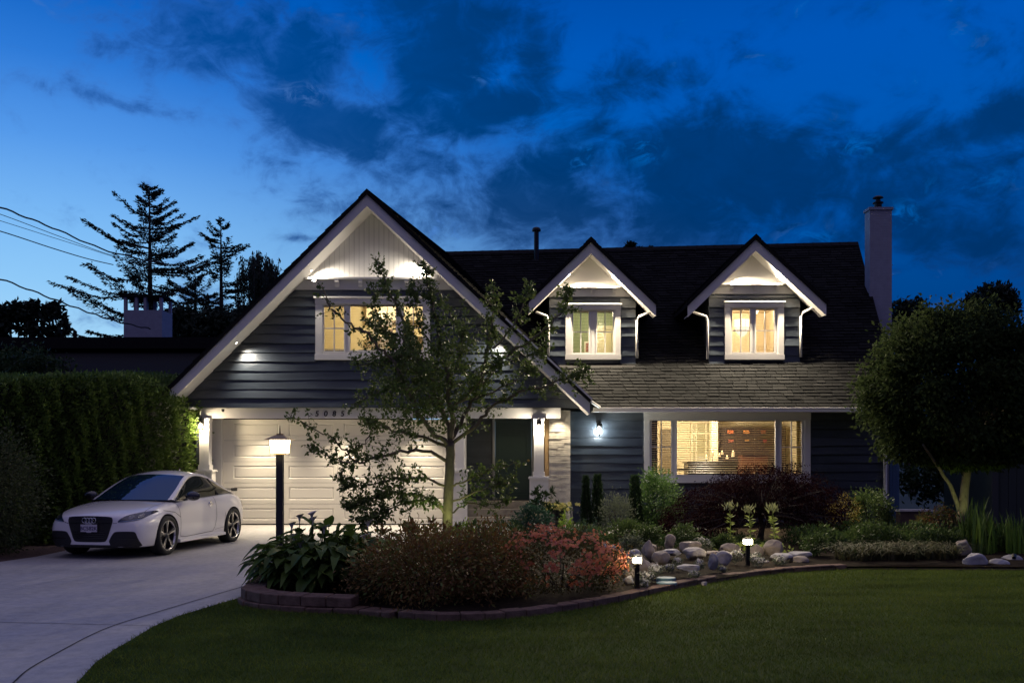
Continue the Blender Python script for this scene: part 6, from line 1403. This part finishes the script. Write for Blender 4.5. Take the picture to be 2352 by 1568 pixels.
# weeping red maple: layered mounds of fine dissected leaves
jm_ = thing('red_maple', 'low weeping dark red Japanese maple in front of the large window', 'tree', (WX(1745, 18.3), 18.3, .06)); LC_, LD_ = [], []
prof = [(1515, 1205), (1530, 1165), (1560, 1130), (1600, 1104), (1650, 1087), (1700, 1074), (1740, 1064), (1790, 1060), (1840, 1064), (1880, 1082), (1915, 1110), (1940, 1140), (1953, 1180)]
m = MB(); base = Vector((WX(1745, 18.3), 18.3, .05))
for i in range(680):
    f = random.random() * (len(prof) - 1.001); k = int(f); fx = f - k; px = prof[k][0] * (1 - fx) + prof[k + 1][0] * fx; py = prof[k][1] * (1 - fx) + prof[k + 1][1] * fx
    dpt = random.gauss(0, .42); dpt = max(-1.25, min(1.1, dpt * 1.1)); dome = math.sqrt(max(0, 1 - (dpt / 1.35) ** 2)); cpx = 1740; px2 = cpx + (px - cpx) * (.35 + .65 * dome) * random.uniform(.4, 1.0); 
    ztop = WZ(py, 18.3) + .03; z = .12 + (ztop - .12) * dome * (random.uniform(.1, 1.0) ** .55); p = Vector((WX(px2, 18.3), 18.3 + dpt, z)); out = (p - base - Vector((0, 0, .9))); out.z = 0; out = out.normalized() if out.length > .01 else Vector((0, -1, 0))
    e = p + out * random.uniform(.12, .3) - Vector((0, 0, random.uniform(.05, .25)))
    if random.random() < .25: m.tube([base + Vector((0, 0, .5)), base.lerp(p, .6) + Vector((0, 0, .25)), p, e], [.02, .012, .006, .002], 4, cap=False)
    for _ in range(42): LC_.append(p.lerp(e, random.random()) + Vector((random.gauss(0, .07), random.gauss(0, .07), random.gauss(0, .035)))); LD_.append(out * .7 + Vector((random.gauss(0, .5), random.gauss(0, .5), -.8)))
LC_ = [q for q in LC_ if q[2] > .08]; V, F_ = leaves(LC_, .05, 3.2, LD_[:len(LC_)], .4); npmesh('crown', V, F_, maroon, jm_)
m.tube([base, base + Vector((.05, 0, .3)), base + Vector((-.02, 0, .6))], [.07, .055, .04], 8); m.build('trunk', barkd, jm_)
# lilies
lil = leafmat('lily_leaf', (.16, .2, .05), (.24, .28, .08), None, .5, .4); pal = leafmat('lily_bud', (.22, .24, .1), (.34, .35, .2), None, .5, .3)
for (xt, yt, xb_, yb_), lab in (((1174, 100, 1185, 500), 'leftmost tall lily with flower buds behind the boulders'), ((1378, 135, 1400, 480), 'middle tall lily directly behind the right garden light'), ((1630, 130, 1655, 450), 'rightmost tall lily, behind the cracked tan boulder')):
    p, q = zr(xt, yt), zr(xb_, yb_); Y = 15.8; a, c = W(*p, Y), W(*q, Y); t = thing('lily', lab, 'flower', (c.x, Y, .06), 'tall lilies behind the boulders'); m = MB(); m.tube([(c.x, Y, .05), c, a], [.009, .008, .005], 5); m.build('stalk', lil, t)
    LC_, LD_ = [], []
    for _ in range(70): z = random.random(); LC_.append(Vector((c.x, Y, .15)).lerp(a, z * .8)); LD_.append((random.gauss(0, 1), random.gauss(0, 1), .2))
    V, F_ = leaves(LC_, .085, 3.2, LD_, .1); npmesh('leaves', V, F_, lil, t)
    LC_ = [a + Vector((random.gauss(0, .05), random.gauss(0, .05), random.uniform(-.09, .02))) for _ in range(46)]; V, F_ = leaves(LC_, .085, 3.2, [(random.gauss(0, .4), random.gauss(0, .4), 1) for _ in LC_], .1); npmesh('blossoms', V, F_, pal, t)
    V, F_ = leaves([(c.x + random.gauss(0, .13), Y + random.gauss(0, .1), .08 + random.random() * .16) for _ in range(110)], .07, 1.8); npmesh('base_leaves', V, F_, lil, t)
# white candytuft clumps
def tuft(x, y, w, h, Y, label, fl=whitep, nf=150):
    p = zr(x, y); r = w * .21487 / (FD / Y) / 2; c = W(p[0], p[1], Y); hz = h * .21487 / (FD / Y) / 2; t = thing('candytuft', label, 'flower', (c.x, Y, .06), 'small flower clumps among the boulders'); zc = max(c.z, .1)
    P, N = ell_points(int(300 + 400 * r), (c.x, Y, zc - hz * .3), (r, r, hz), .5, 40, .2, .06); V, F_ = leaves(P, .03, 3, N, .8); npmesh('foliage', V, F_, greyg, t)
    P, N = ell_points(nf, (c.x, Y, zc), (r * .95, r * .95, hz), .85, 40, .15, zc - hz * .3); flowers(t, P, .013, fl, 4, 'blossom', N)
for (x, y, w, h, Y, l) in ((1240, 625, 150, 120, 14.0, 'white flower clump right of the pinkish boulder'), (1440, 640, 130, 90, 14.4, 'white flowers behind the right garden light post'), (1475, 680, 150, 110, 13.9, 'large white flower clump right of the right garden light post'), (1708, 678, 120, 90, 14.0, 'pinkish white flower clump before the cracked tan boulder'), (880, 490, 180, 110, 15.3, 'grey leafed white flower clump behind the domed boulder'),
      (380, 775, 140, 110, 12.2, 'white flower clump draped over the brown boulder'), (275, 850, 170, 110, 12.0, 'wide white flower clump right of the left garden light'), (235, 925, 150, 100, 11.7, 'lowest white flower clump at the foot of the left garden light'), (615, 690, 95, 80, 13.4, 'small pinkish tuft right of the angular brown boulder'), (530, 755, 100, 60, 12.7, 'tiny white tuft left of the lone flat boulder'),
      (850, 715, 80, 90, 12.9, 'upright grey tuft right of the lone flat boulder'), (795, 825, 100, 60, 12.3, 'small white tuft near the edging below the flat boulder'), (1090, 770, 80, 50, 13.2, 'small tuft below the grey leaning stone')): tuft(x, y, w, h, Y, l)
for (x, y, w, h, Y, l) in ((130, 540, 220, 180, 15.3, 'silvery plant cluster behind the wide grey boulder'), (300, 400, 260, 160, 16.6, 'dark green ground plant left behind the upright boulder'), (700, 400, 260, 130, 16.2, 'dark ground plant under the left edge of the red maple'), (2080, 520, 260, 220, 15.4, 'spreading green perennial right of the slab stones'), (1110, 500, 200, 70, 15.6, 'low leafy plant at the foot of the leftmost lily')):
    p = zr(x, y); r = w * .21487 / (FD / Y) / 2; c = W(p[0], p[1], Y); bush('perennial', l, 'plant', (c.x, Y, max(.2, c.z)), (r, r * .8, max(.15, h * .107 / (FD / Y))), 1300, .05, midg if 'silvery' not in l else greyg, 2.6, .5, .25, stems=3, group='small perennials in the rock bed')
# ground cover at the back of the bed
def ground_cover(name, label, x0, x1, y0, y1, hz, n, size, mat, elong=2.4):
    P = np.column_stack([RNG.uniform(x0, x1, n), RNG.uniform(y0, y1, n), np.zeros(n)]); hh = hz * (.45 + .55 * np.abs(np.sin(P[:, 0] * 3.1 + 1) * np.cos(P[:, 1] * 2.7 + P[:, 0]))); P[:, 2] = .07 + hh * RNG.random(n) ** .6; V, F_ = leaves(P, size, elong, np.tile([0, -.3, 1.0], (n, 1)), .9); o = npmesh(name, V, F_, mat); tag(o, label, 'plants', kind='stuff'); return o
ground_cover('ground_cover', 'leafy green ground cover behind the boulders and under the maple', 5.0, 9.6, 15.9, 17.7, .42, 14000, .06, darkg)
ground_cover('ground_cover', 'brighter leafy plants in a row between the lilies and the house corner', 5.4, 8.6, 16.0, 17.0, .5, 6500, .065, midg)
ground_cover('ground_cover', 'low mixed plants in the middle of the bed', .6, 4.4, 16.2, 18.4, .22, 6500, .05, darkg)
bush('viburnum', 'green shrub at the right end of the house front before the downspout', 'shrub', (WX(2003, 19.5), 19.5, .5), (.40, .4, .50), 3800, .055, midg, 2.0)
bush('euonymus', 'small yellow-lit twiggy shrub at the right edge of the red maple', 'shrub', (WX(1940, 18.6), 18.6, .55), (.28, .3, .42), 1400, .04, leafmat('gold_leaf', (.12, .1, .02), (.2, .15, .03)), 3)
ora = bush('flowering_azalea', 'loose shrub with orange lit blossoms left of the round tree trunk', 'shrub', (WX(2150, 18.0), 18.0, .38), (.42, .35, .36), 2300, .05, leafmat('orange_leaf', (.12, .05, .02), (.06, .06, .02), (.05, .07, .02)), 2.0)
P, N = ell_points(160, (WX(2128, 17.8), 17.75, .28), (.22, .2, .14), .8, 30, .15, .1); flowers(ora, P, .03, leafmat('peach_petal', (.6, .28, .14), (.65, .35, .2)), 5, 'blossom', N)
# long grasses and irises
def strap(name, label, cx, cy, rx, ry, n, h, w, mat, lean, group=None, kind=None, cat='plant'):
    a = RNG.uniform(0, 6.283, n); q = np.sqrt(RNG.random(n)); B = np.column_stack([cx + rx * q * np.cos(a), cy + ry * q * np.sin(a), np.full(n, .05)]); dr_ = RNG.normal(0, 1, (n, 2)); dr_ /= np.linalg.norm(dr_, axis=1)[:, None]; H = h * RNG.uniform(.55, 1.15, n); ln = lean * RNG.uniform(.1, 1, n) * H
    sd = np.column_stack([-dr_[:, 1], dr_[:, 0], np.zeros(n)]); V = []; segs = 5
    for k in range(segs + 1):
        t = k / segs; c_ = B + np.column_stack([dr_[:, 0] * ln * t * t, dr_[:, 1] * ln * t * t, H * (t - .35 * lean * t ** 3)]); ww = w * (1 - t ** 2.2) + .0008; V += [c_ - sd * ww, c_ + sd * ww]
    V = np.stack(V, 1); n2 = 2 * (segs + 1); F_ = np.array([[i0 + 2 * k, i0 + 2 * k + 1, i0 + 2 * k + 3, i0 + 2 * k + 2] for i0 in range(0, n * n2, n2) for k in range(segs)]); t = thing(name, label, cat, (cx, cy, .05), group); npmesh('blades', V.reshape(-1, 3), F_, mat, t); return t
gm = leafmat('long_grass', (.05, .05, .025), (.075, .07, .035), (.045, .07, .03), .6, .3)
for i, (px, Y, rx, l) in enumerate(((1965, 14.9, .3, 'arching grass tuft just right of the block edging end'), (2025, 15.0, .4, 'second arching grass tuft from the edging end'), (2090, 15.1, .38, 'dense grass tuft in the middle of the right bed edge'), (2150, 15.1, .35, 'darker grass tuft left of the round tree trunk boulder'))): strap('grass_tuft', l, WX(px, Y), Y, rx, .32, 240, .5, .009, gm, 1.7, 'long grass tufts along the right bed edge')
im = leafmat('iris_leaf', (.03, .06, .014), (.06, .1, .022), (.1, .15, .03), .45, .35)
for i, (px, Y, n, h, l) in enumerate(((2235, 16.2, 60, .95, 'tall iris clump right behind the round tree trunk'), (2262, 15.8, 50, .8, 'iris clump left of the garden spotlight'), (2295, 16.2, 40, .7, 'iris clump between the spotlight and the shed'), (2338, 15.8, 40, .75, 'bright green iris fan at the far right, lit by the spotlight'))): strap('iris_clump', l, WX(px, Y), Y, .2, .16, n, h, .017, im, .25, 'iris clumps')
# round clipped tree on the right
rt = thing('round_tree', 'round-headed clipped tree with uplit forked trunk at right', 'tree', (WX(2206, 18.6), 18.6, .05)); YR = 18.6; C_ = W(2205, 905, YR); rx = 215 / (FD / YR)
m = MB(); m.tube(jitter_line([W(2206, 1245, YR), W(2210, 1180, YR), W(2216, 1120, YR), W(2222, 1060, YR), W(2215, 960, YR)], 3, .006), list(np.linspace(.105, .06, 13)), 12)
m.tube(jitter_line([W(2212, 1190, YR), W(2196, 1150, YR), W(2182, 1115, YR - .1), W(2160, 1080, YR - .2), W(2120, 1020, YR - .4)], 3, .006), list(np.linspace(.05, .025, 13)), 8)
m.tube(jitter_line([W(2194, 1240, YR - .05), W(2204, 1195, YR), W(2212, 1170, YR)], 3, .004), list(np.linspace(.05, .06, 7)), 8)
for k in range(26):
    d = Vector([random.gauss(0, 1), random.gauss(0, 1), random.uniform(-.3, 1)]).normalized(); s_ = W(2216, random.uniform(1000, 1080), YR); m.tube([s_, s_.lerp(C_ + d * 1.3, .5) + Vector((0, 0, .1)), C_ + Vector((d.x, d.y, d.z * .9)) * 1.45], [.035, .022, .008], 5, cap=False)
m.build('trunk', barkm, rt, smooth=True)
K = 330; d = unit(RNG.normal(size=(K, 3))); rad = .62 + .34 * RNG.random(K); cc = d * rad[:, None]; n = 72000; idx = RNG.integers(0, K, n); P = cc[idx] + RNG.normal(0, .085, (n, 3)); 
P[:, 2] = np.where(P[:, 2] < -.72, -.72 + (P[:, 2] + .72) * .35, P[:, 2]); up_ = np.exp(-((P[:, 0] + .05) / .6) ** 2)
P[:, 2] += np.where(P[:, 2] > .4, .05 * np.sin(P[:, 0] * 7) , 0); N = unit(P); P = P * np.array([rx, rx * .92, rx * .95]) + np.array(C_)
V, F_ = leaves(P, .09, 1.8, N * .7 + np.array([0, 0, -.35]), .8); npmesh('crown', V, F_, leafmat('round_tree_leaf', (.016, .026, .010), (.026, .038, .014), (.034, .046, .016), .8, .3, .03), rt)
n = 500; P = np.column_stack([RNG.normal(WX(2040, YR - 1), .2, n), RNG.normal(YR - .8, .2, n), RNG.normal(WZ(1045, YR - .8), .14, n)]); 
# hedge on the left
hd = thing('hedge', 'tall dense clipped laurel hedge left of the driveway, warmly lit at its right end', 'hedge', (-9, 19, 0)); hp = [(-7.24, 20.4), (-8.25, 18.7), (-9.2, 17.3), (-13.5, 16.3), (-14, 22), (-7.24, 22.4)]
hl = leafmat('hedge_leaf', (.05, .085, .018), (.08, .125, .026), (.11, .15, .035), .45, .3); n = 60000; L_ = arc(hp + hp[:1]); Ls = hp + hp[:1]
def htop(x, y): return -.42 * math.exp(-((x + 7.2) / .38) ** 2) + WZ(872 + 12 * math.sin(x * 1.7) * .6 + (14 if x < -12.2 else 0), y)
PP, NN = [], []
segw = [(0, 1, .22), (1, 2, .22), (2, 3, .30), (5, 0, .06)]
for (a, b_, f) in segw:
    A_, B_ = np.array(hp[a]), np.array(hp[b_]); k = int(n * f); u = RNG.random(k); t_ = B_ - A_; nrm = np.array([-t_[1], t_[0]]) / np.linalg.norm(t_); ctr_ = np.array([-10.5, 19.5]); nrm *= np.sign(np.dot(nrm, A_ - ctr_)); z = RNG.random(k)
    dis = .09 * np.sin(u * 13 + z * 7) + .06 * np.sin(u * 31 - z * 17) + RNG.normal(0, .05, k); xy = A_ + t_ * u[:, None] + nrm * dis[:, None]; tp_ = np.array([htop(x, y) for x, y in xy]); edge_ = np.clip((z - .93) / .07, 0, 1); xy -= nrm * (edge_ ** 2 * .22)[:, None]
    PP.append(np.column_stack([xy, .05 + z * (tp_ - .05) + RNG.normal(0, .02, k)])); NN.append(np.column_stack([np.tile(nrm, (k, 1)), np.full(k, .4)]))
k = int(n * .22); q = [(x, y) for x, y in np.column_stack([RNG.uniform(-14, -7, k * 2), RNG.uniform(16, 22.4, k * 2)]) if inside(x, y, hp)]; q = np.array(q); PP.append(np.column_stack([q, np.array([htop(x, y) for x, y in q]) + RNG.normal(-.03, .05, len(q))])); NN.append(np.tile([0, 0, 1.], (len(q), 1)))
P, N = np.concatenate(PP), np.concatenate(NN); V, F_ = leaves(P, .085, 2.0, N, .8); npmesh('foliage', V, F_, hl, hd)
m = MB(); inn = [(-7.6, 20.7), (-8.4, 18.95), (-9.35, 17.6), (-13.3, 16.6), (-13.8, 21.9), (-7.6, 22.2)]; m.prism_z(inn[::-1], .05, 3.05); m.build('dark_core', M('hedge_core', (.008, .012, .006), .95), hd)  # solid dark block added inside the hedge so nothing shows through the leaves
bush('lilac_bush', 'loose bush with a few dim pink blossoms at the far left of the driveway', 'shrub', (-8.95, 15.9, 1.05), (.95, .9, 1.12), 12000, .055, leafmat('lilac_leaf', (.03, .04, .018), (.045, .06, .025), (.06, .06, .03)), 2.0, .6, .16)
lb = bpy.data.objects['lilac_bush']; P, N = ell_points(260, (-8.9, 15.8, 1.25), (.95, .9, 1.0), .95, 14, .06, .6); k = (N[:, 1] < 0); flowers(lb, P[k], .03, leafmat('pink_petal', (.5, .3, .36), (.6, .4, .45)), 4, 'blossom', N[k])
bush('dark_shrub', 'shadowy shrub between hedge end and garage column', 'shrub', (WX(436, 23.2), 23.2, .7), (.28, .5, .75), 2400, .06, darkg, 2.0)
bush('low_shrub', 'low dark plants under the hedge beside the bark strip', 'shrub', (-9.6, 16.6, .4), (1.0, .7, .45), 3000, .06, darkg, 2.0)
# garden spotlights
def spotlight(x, y, tx, ty, tz, power, label, col='green', ang=70, z0=.13):
    t = thing('garden_spotlight', label, 'garden light', (x, y, .06), 'spotlights hidden in the planting'); d = (Vector((tx, ty, tz)) - Vector((x, y, z0))).normalized(); c = Vector((x, y, z0)); m = MB(); m.tube([(x, y, .03), c], .01, 6); m.tube([c - d * .05, c + d * .04], [.028, .036], 14, cap=True); m.build('housing', blackmet, t); m = MB(); m.tube([c + d * .0405, c + d * .043], .03, 14); m.build('lens', emitmat('spot_lens', tempc(col), 12), t); lamp('SPOT', c + d * .07, power, col, .02, c + d * 3, ang, .7, t)
spotlight(WX(2228, 17.8), 17.8, WX(2212, 18.6), 18.55, 1.3, 17, 'spotlight in the plants shining up the round tree trunk', 'green', 80, .3)
spotlight(WX(2345, 14.6), 14.8, WX(2338, 15.9), 15.9, .6, 5, 'small spotlight among the far right boulders, glowing yellow', 'green', 90)
spotlight(WX(1040, 16.3), 16.25, WX(1010, 17), 16.8, 1.3, 42, 'spotlight at the foot of the slender tree', 'green', 100)
spotlight(WX(1292, 17.5), 17.5, WX(1298, 18.3), 18.2, .5, 3.0, 'spotlight under the lime green shrub', 'green', 80)
spotlight(WX(1715, 15.2), 15.2, WX(1900, 17), 17.0, .6, 3.0, 'spotlight behind the boulders lighting the lilies', 'green', 120)
spotlight(WX(2128, 16.9), 17.0, WX(2130, 17.9), 17.9, .4, 1.5, 'spotlight below the orange lit shrub', 'amber', 90)
# ================================================================ BEYOND THE GARDEN
con = leafmat('conifer_needle', (.012, .02, .014), (.02, .03, .02), None, .6, .1)
def conifer(label, px, ptop, Y, wpx, base_py, seed, n=70, top_sparse=True, name='conifer'):
    rs = random.Random(seed); s = FD / Y; x = WX(px, Y); H = WZ(ptop, Y); t = thing(name, label, 'tree', (x, Y, 0), 'conifers behind the neighbouring house'); m = MB(); m.tube([(x, Y, 0), (x + .05, Y, H * .5), (x, Y, H)], [.26, .15, .015], 8)
    LC_, LD_ = [], []; wid = wpx / s; z0 = max(0, WZ(base_py, Y)) * .5
    for i in range(n):
        f = (i + rs.random()) / n; z = H - (H - z0) * f ** 1.05; L = wid * (.03 + f ** .7) * rs.uniform(.6, 1.25); a = rs.uniform(0, 6.283); up = .45 - .75 * f + rs.uniform(-.15, .15); d = Vector((math.cos(a), math.sin(a), up)).normalized(); p = Vector((x, Y, z)); tipz = Vector((0, 0, .18 * L)); pts = [p, p + d * L * .5 - Vector((0, 0, .05 * L)), p + d * L + tipz * (.6)]
        m.tube(pts, [.04 * (1 - .6 * (1 - f)), .025, .008], 4, cap=False); sd = Vector((-d.y, d.x, 0)).normalized(); k = int(16 + L * 75)
        for j in range(k):
            g_ = rs.uniform(.12, 1.0); q = pts[0].lerp(pts[1], g_ * 2) if g_ < .5 else pts[1].lerp(pts[2], g_ * 2 - 1); side = rs.choice((-1, 1)) * rs.uniform(.2, 1); spr = sd * side * .45 * (1.15 - g_) * L * .4
            q = q + spr * rs.random(); LC_.append(q + Vector((rs.gauss(0, .03), rs.gauss(0, .03), rs.gauss(0, .03)))); LD_.append(sd * side * .8 + d * .8 + Vector((0, 0, -rs.uniform(.0, .9) * f)))
    for j in range(14): LC_.append((x, Y, H - .9 * rs.random())); LD_.append((rs.gauss(0, .6), rs.gauss(0, .6), 1))
    V, F_ = leaves(LC_, .15, 3.0, LD_, .45); npmesh('crown', V, F_, con, t); m.build('trunk', barkd, t)
conifer('tallest spruce with open spreading branches behind the neighbouring chimney', 343, 430, 40, 270, 780, 3, 130)
conifer('smaller pointed spruce between the tallest one and the weeping tree', 507, 508, 43, 170, 800, 5, 80)
conifer('dark broad spruce filling the gap right of the tallest one', 448, 625, 44, 180, 800, 9, 60)
# weeping birch
wb = thing('weeping_tree', 'weeping tree with hanging strands left of the main gable', 'tree', (WX(592, 39), 39, 0)); m = MB(); x, Y = WX(592, 39), 39; m.tube([(x, Y, 0), (x, Y, 7.5), W(590, 575, Y)], [.25, .14, .02], 7); LC_, LD_ = [], []
for i in range(150):
    px = random.gauss(592, 22) if random.random() < .72 else random.uniform(612, 636); top = 572 + abs(px - 588) * random.uniform(.2, .9) + random.uniform(0, 55); p = W(px, top, Y + random.gauss(0, .7)); l = random.uniform(.7, 2.4); m.tube([p, p + Vector((random.gauss(0, .04), 0, -l))], [.012, .004], 3, cap=False)
    for k in range(int(l * 26)): LC_.append(p + Vector((random.gauss(0, .05), random.gauss(0, .05), -l * random.random()))); LD_.append((random.gauss(0, .35), random.gauss(0, .35), -1))
V, F_ = leaves(LC_, .16, 3.2, LD_, .2); npmesh('crown', V, F_, con, wb); m.build('trunk', barkd, wb)
def dark_tree(name, label, blobs, Y, n, size, trunkpx, mat=con, group=None, dep=1.2):
    t = thing(name, label, 'tree', (WX(trunkpx, Y), Y, 0), group); s = FD / Y; P = []
    for (px, py, rx, ry) in blobs:
        k = int(n * rx * ry / sum(b[2] * b[3] for b in blobs)); c = W(px, py, Y); p, _ = ell_points(k, tuple(c), (rx / s, min(dep, rx / s), ry / s), .45, max(8, k // 30), .13, -5); P.append(p)
    P = np.concatenate(P); V, F_ = leaves(P, size, 2.0); npmesh('crown', V, F_, mat, t); m = MB(); bx = WX(trunkpx, Y)
    for (px, py, rx, ry) in blobs: c = W(px, py, Y); m.tube([(bx, Y, 0), (bx * .6 + c.x * .4, Y, c.z * .55), tuple(c)], [.16, .09, .02], 6)
    m.build('trunk', barkd, t); return t
dark_tree('maple_tree', 'dark broad-leaved tree over the neighbouring roof at the left edge', [(20, 730, 60, 38), (70, 712, 42, 28), (118, 722, 26, 30), (140, 752, 22, 20), (90, 752, 50, 24), (-40, 740, 60, 50)], 34, 3600, .24, 60)
dark_tree('dark_tree', 'dense dark tree mass below the weeping tree, beside the main gable', [(560, 745, 60, 45), (480, 750, 60, 40), (610, 730, 26, 35), (420, 745, 40, 40)], 37, 7000, .2, 560)
dark_tree('dark_tree', 'dark rounded tree just right of the white chimney', [(2090, 725, 38, 40), (2060, 735, 30, 45), (2125, 730, 22, 30), (2100, 780, 70, 60)], 40, 6000, .2, 2095)
dark_tree('pine_tree', 'dark pine rising above the round tree at far right', [(2270, 690, 42, 38), (2300, 680, 34, 32), (2235, 700, 26, 20), (2320, 700, 20, 25), (2262, 735, 60, 12), (2200, 740, 40, 30)], 42, 5500, .2, 2265)
dark_tree('treetop', 'leafy treetop just showing above the main ridge between vent and dormer', [(1448, 568, 12, 14), (1462, 574, 14, 8), (1494, 570, 4, 12), (1430, 580, 8, 5)], 46, 420, .2, 1455)
dark_tree('dark_tree', 'dark background shrubs behind the bed right of the house', [(2150, 1090, 90, 70), (2260, 1080, 90, 60), (2350, 1050, 60, 90)], 27, 6000, .16, 2200, mat=darkg)
dark_tree('dark_tree', 'dark trees in front of the neighbouring house above the hedge', [(60, 850, 90, 60), (-20, 860, 60, 60)], 25, 5000, .12, 40, mat=darkg)
# neighbouring house
nb = thing('neighbour_house', 'low dark flat-roofed neighbouring house behind the hedge', 'house', (-13, 30, 0)); nw = M('neighbour_wall', (.07, .06, .06), .8, var=(2, .2)); nwl = M('neighbour_unshaded_wall', (.3, .28, .3), .8)
m = MB(); Y = 28; m.box(WX(-200, Y), WX(560, Y), Y, Y + 8, 0, WZ(800, Y)); m.build('wall', nw, nb)
m = MB(); m.box(WX(-220, Y - .6), WX(640, Y - .6), Y - .6, Y + 8.6, WZ(800, Y - .6), WZ(774, Y - .6)); m.build('roof', shdark, nb)
m = MB(); a, c = WX(300, 27.9), WX(510, 27.9); m.prism_y([(a, WZ(805, 27.9)), (c, WZ(835, 27.9)), (c, WZ(795, 27.9)), (a, WZ(790, 27.9))], 27.9, 27.99); m.build('wall_panel', nwl, nb)  # pale piece with slanted lower edge: the diagonal shadow is put into its shape
m = MB(); m.slab((WX(-220, 26.0), 25.0, WZ(868, 25.0)), (WX(470, 25.0), 25.0, WZ(868, 25.0)), (WX(470, 27.8), 27.85, WZ(812, 27.85)), (WX(-220, 27.8), 27.85, WZ(812, 27.85)), (0, 0, 1), .1); m.build('lower_roof', shdark, nb)
Y = 29.5; a, c = WX(284, Y), WX(372, Y); z0, z1 = WZ(780, Y), WZ(712, Y); nbch = MB(); nbch.box(a, c, Y, Y + .9, z0 - .3, z1); zt = WZ(682, Y)
for f in (0, .29, .52, .93): w = .07; xx = a + (c - a) * f; nbch.box(xx, xx + (c - a) * w, Y, Y + .12, z1, zt); nbch.box(xx, xx + (c - a) * w, Y + .78, Y + .9, z1, zt)
nc = nbch.build('chimney', chim_m, nb); m = MB(); m.box(a - .04, c + .04, Y - .04, Y + .94, zt, zt + .06); m.build('chimney_cap', shdark, nc)
m = MB(); p = W(174, 772, 28.5); m.box(p.x - .04, p.x + .04, 28.4, 28.5, p.z - .2, p.z + .15); m.build('vent_pipe', shdark, nb)
# overhead cables
cbm = M('cable', (.012, .012, .014), .6)
for pts, r, Y0, Y1, lab in (([(-120, 432), (0, 476), (120, 523), (250, 577), (385, 608)], .035, 22, 33, 'thick twisted overhead cable, the highest on the left'), ([(-120, 455), (0, 492), (150, 548), (270, 590), (392, 612)], .014, 22, 33, 'thin overhead cable second from the top'),
      ([(-120, 470), (0, 507), (120, 545), (240, 583), (330, 612)], .012, 22, 33, 'thin overhead cable third from the top'), ([(-120, 500), (0, 531), (120, 570), (200, 594), (260, 608)], .022, 22, 33, 'dark overhead cable fourth from the top, ending in the spruce'), ([(-120, 610), (0, 641), (115, 684), (200, 716), (272, 739), (345, 755)], .03, 22, 29, 'lowest overhead cable running down to the neighbouring chimney')):
    P = smoothpts([tuple(W(*p, Y0 + (Y1 - Y0) * i / (len(pts) - 1))) for i, p in enumerate(pts)], 8); m = MB(); m.tube([Vector(p) + Vector((0, 0, .02 * math.sin(i * 1.5) if r > .028 else 0)) for i, p in enumerate(P)], r * .7, 5); o = m.build('overhead_cable', cbm, None); tag(o, lab, 'cable', 'overhead cables at the left')
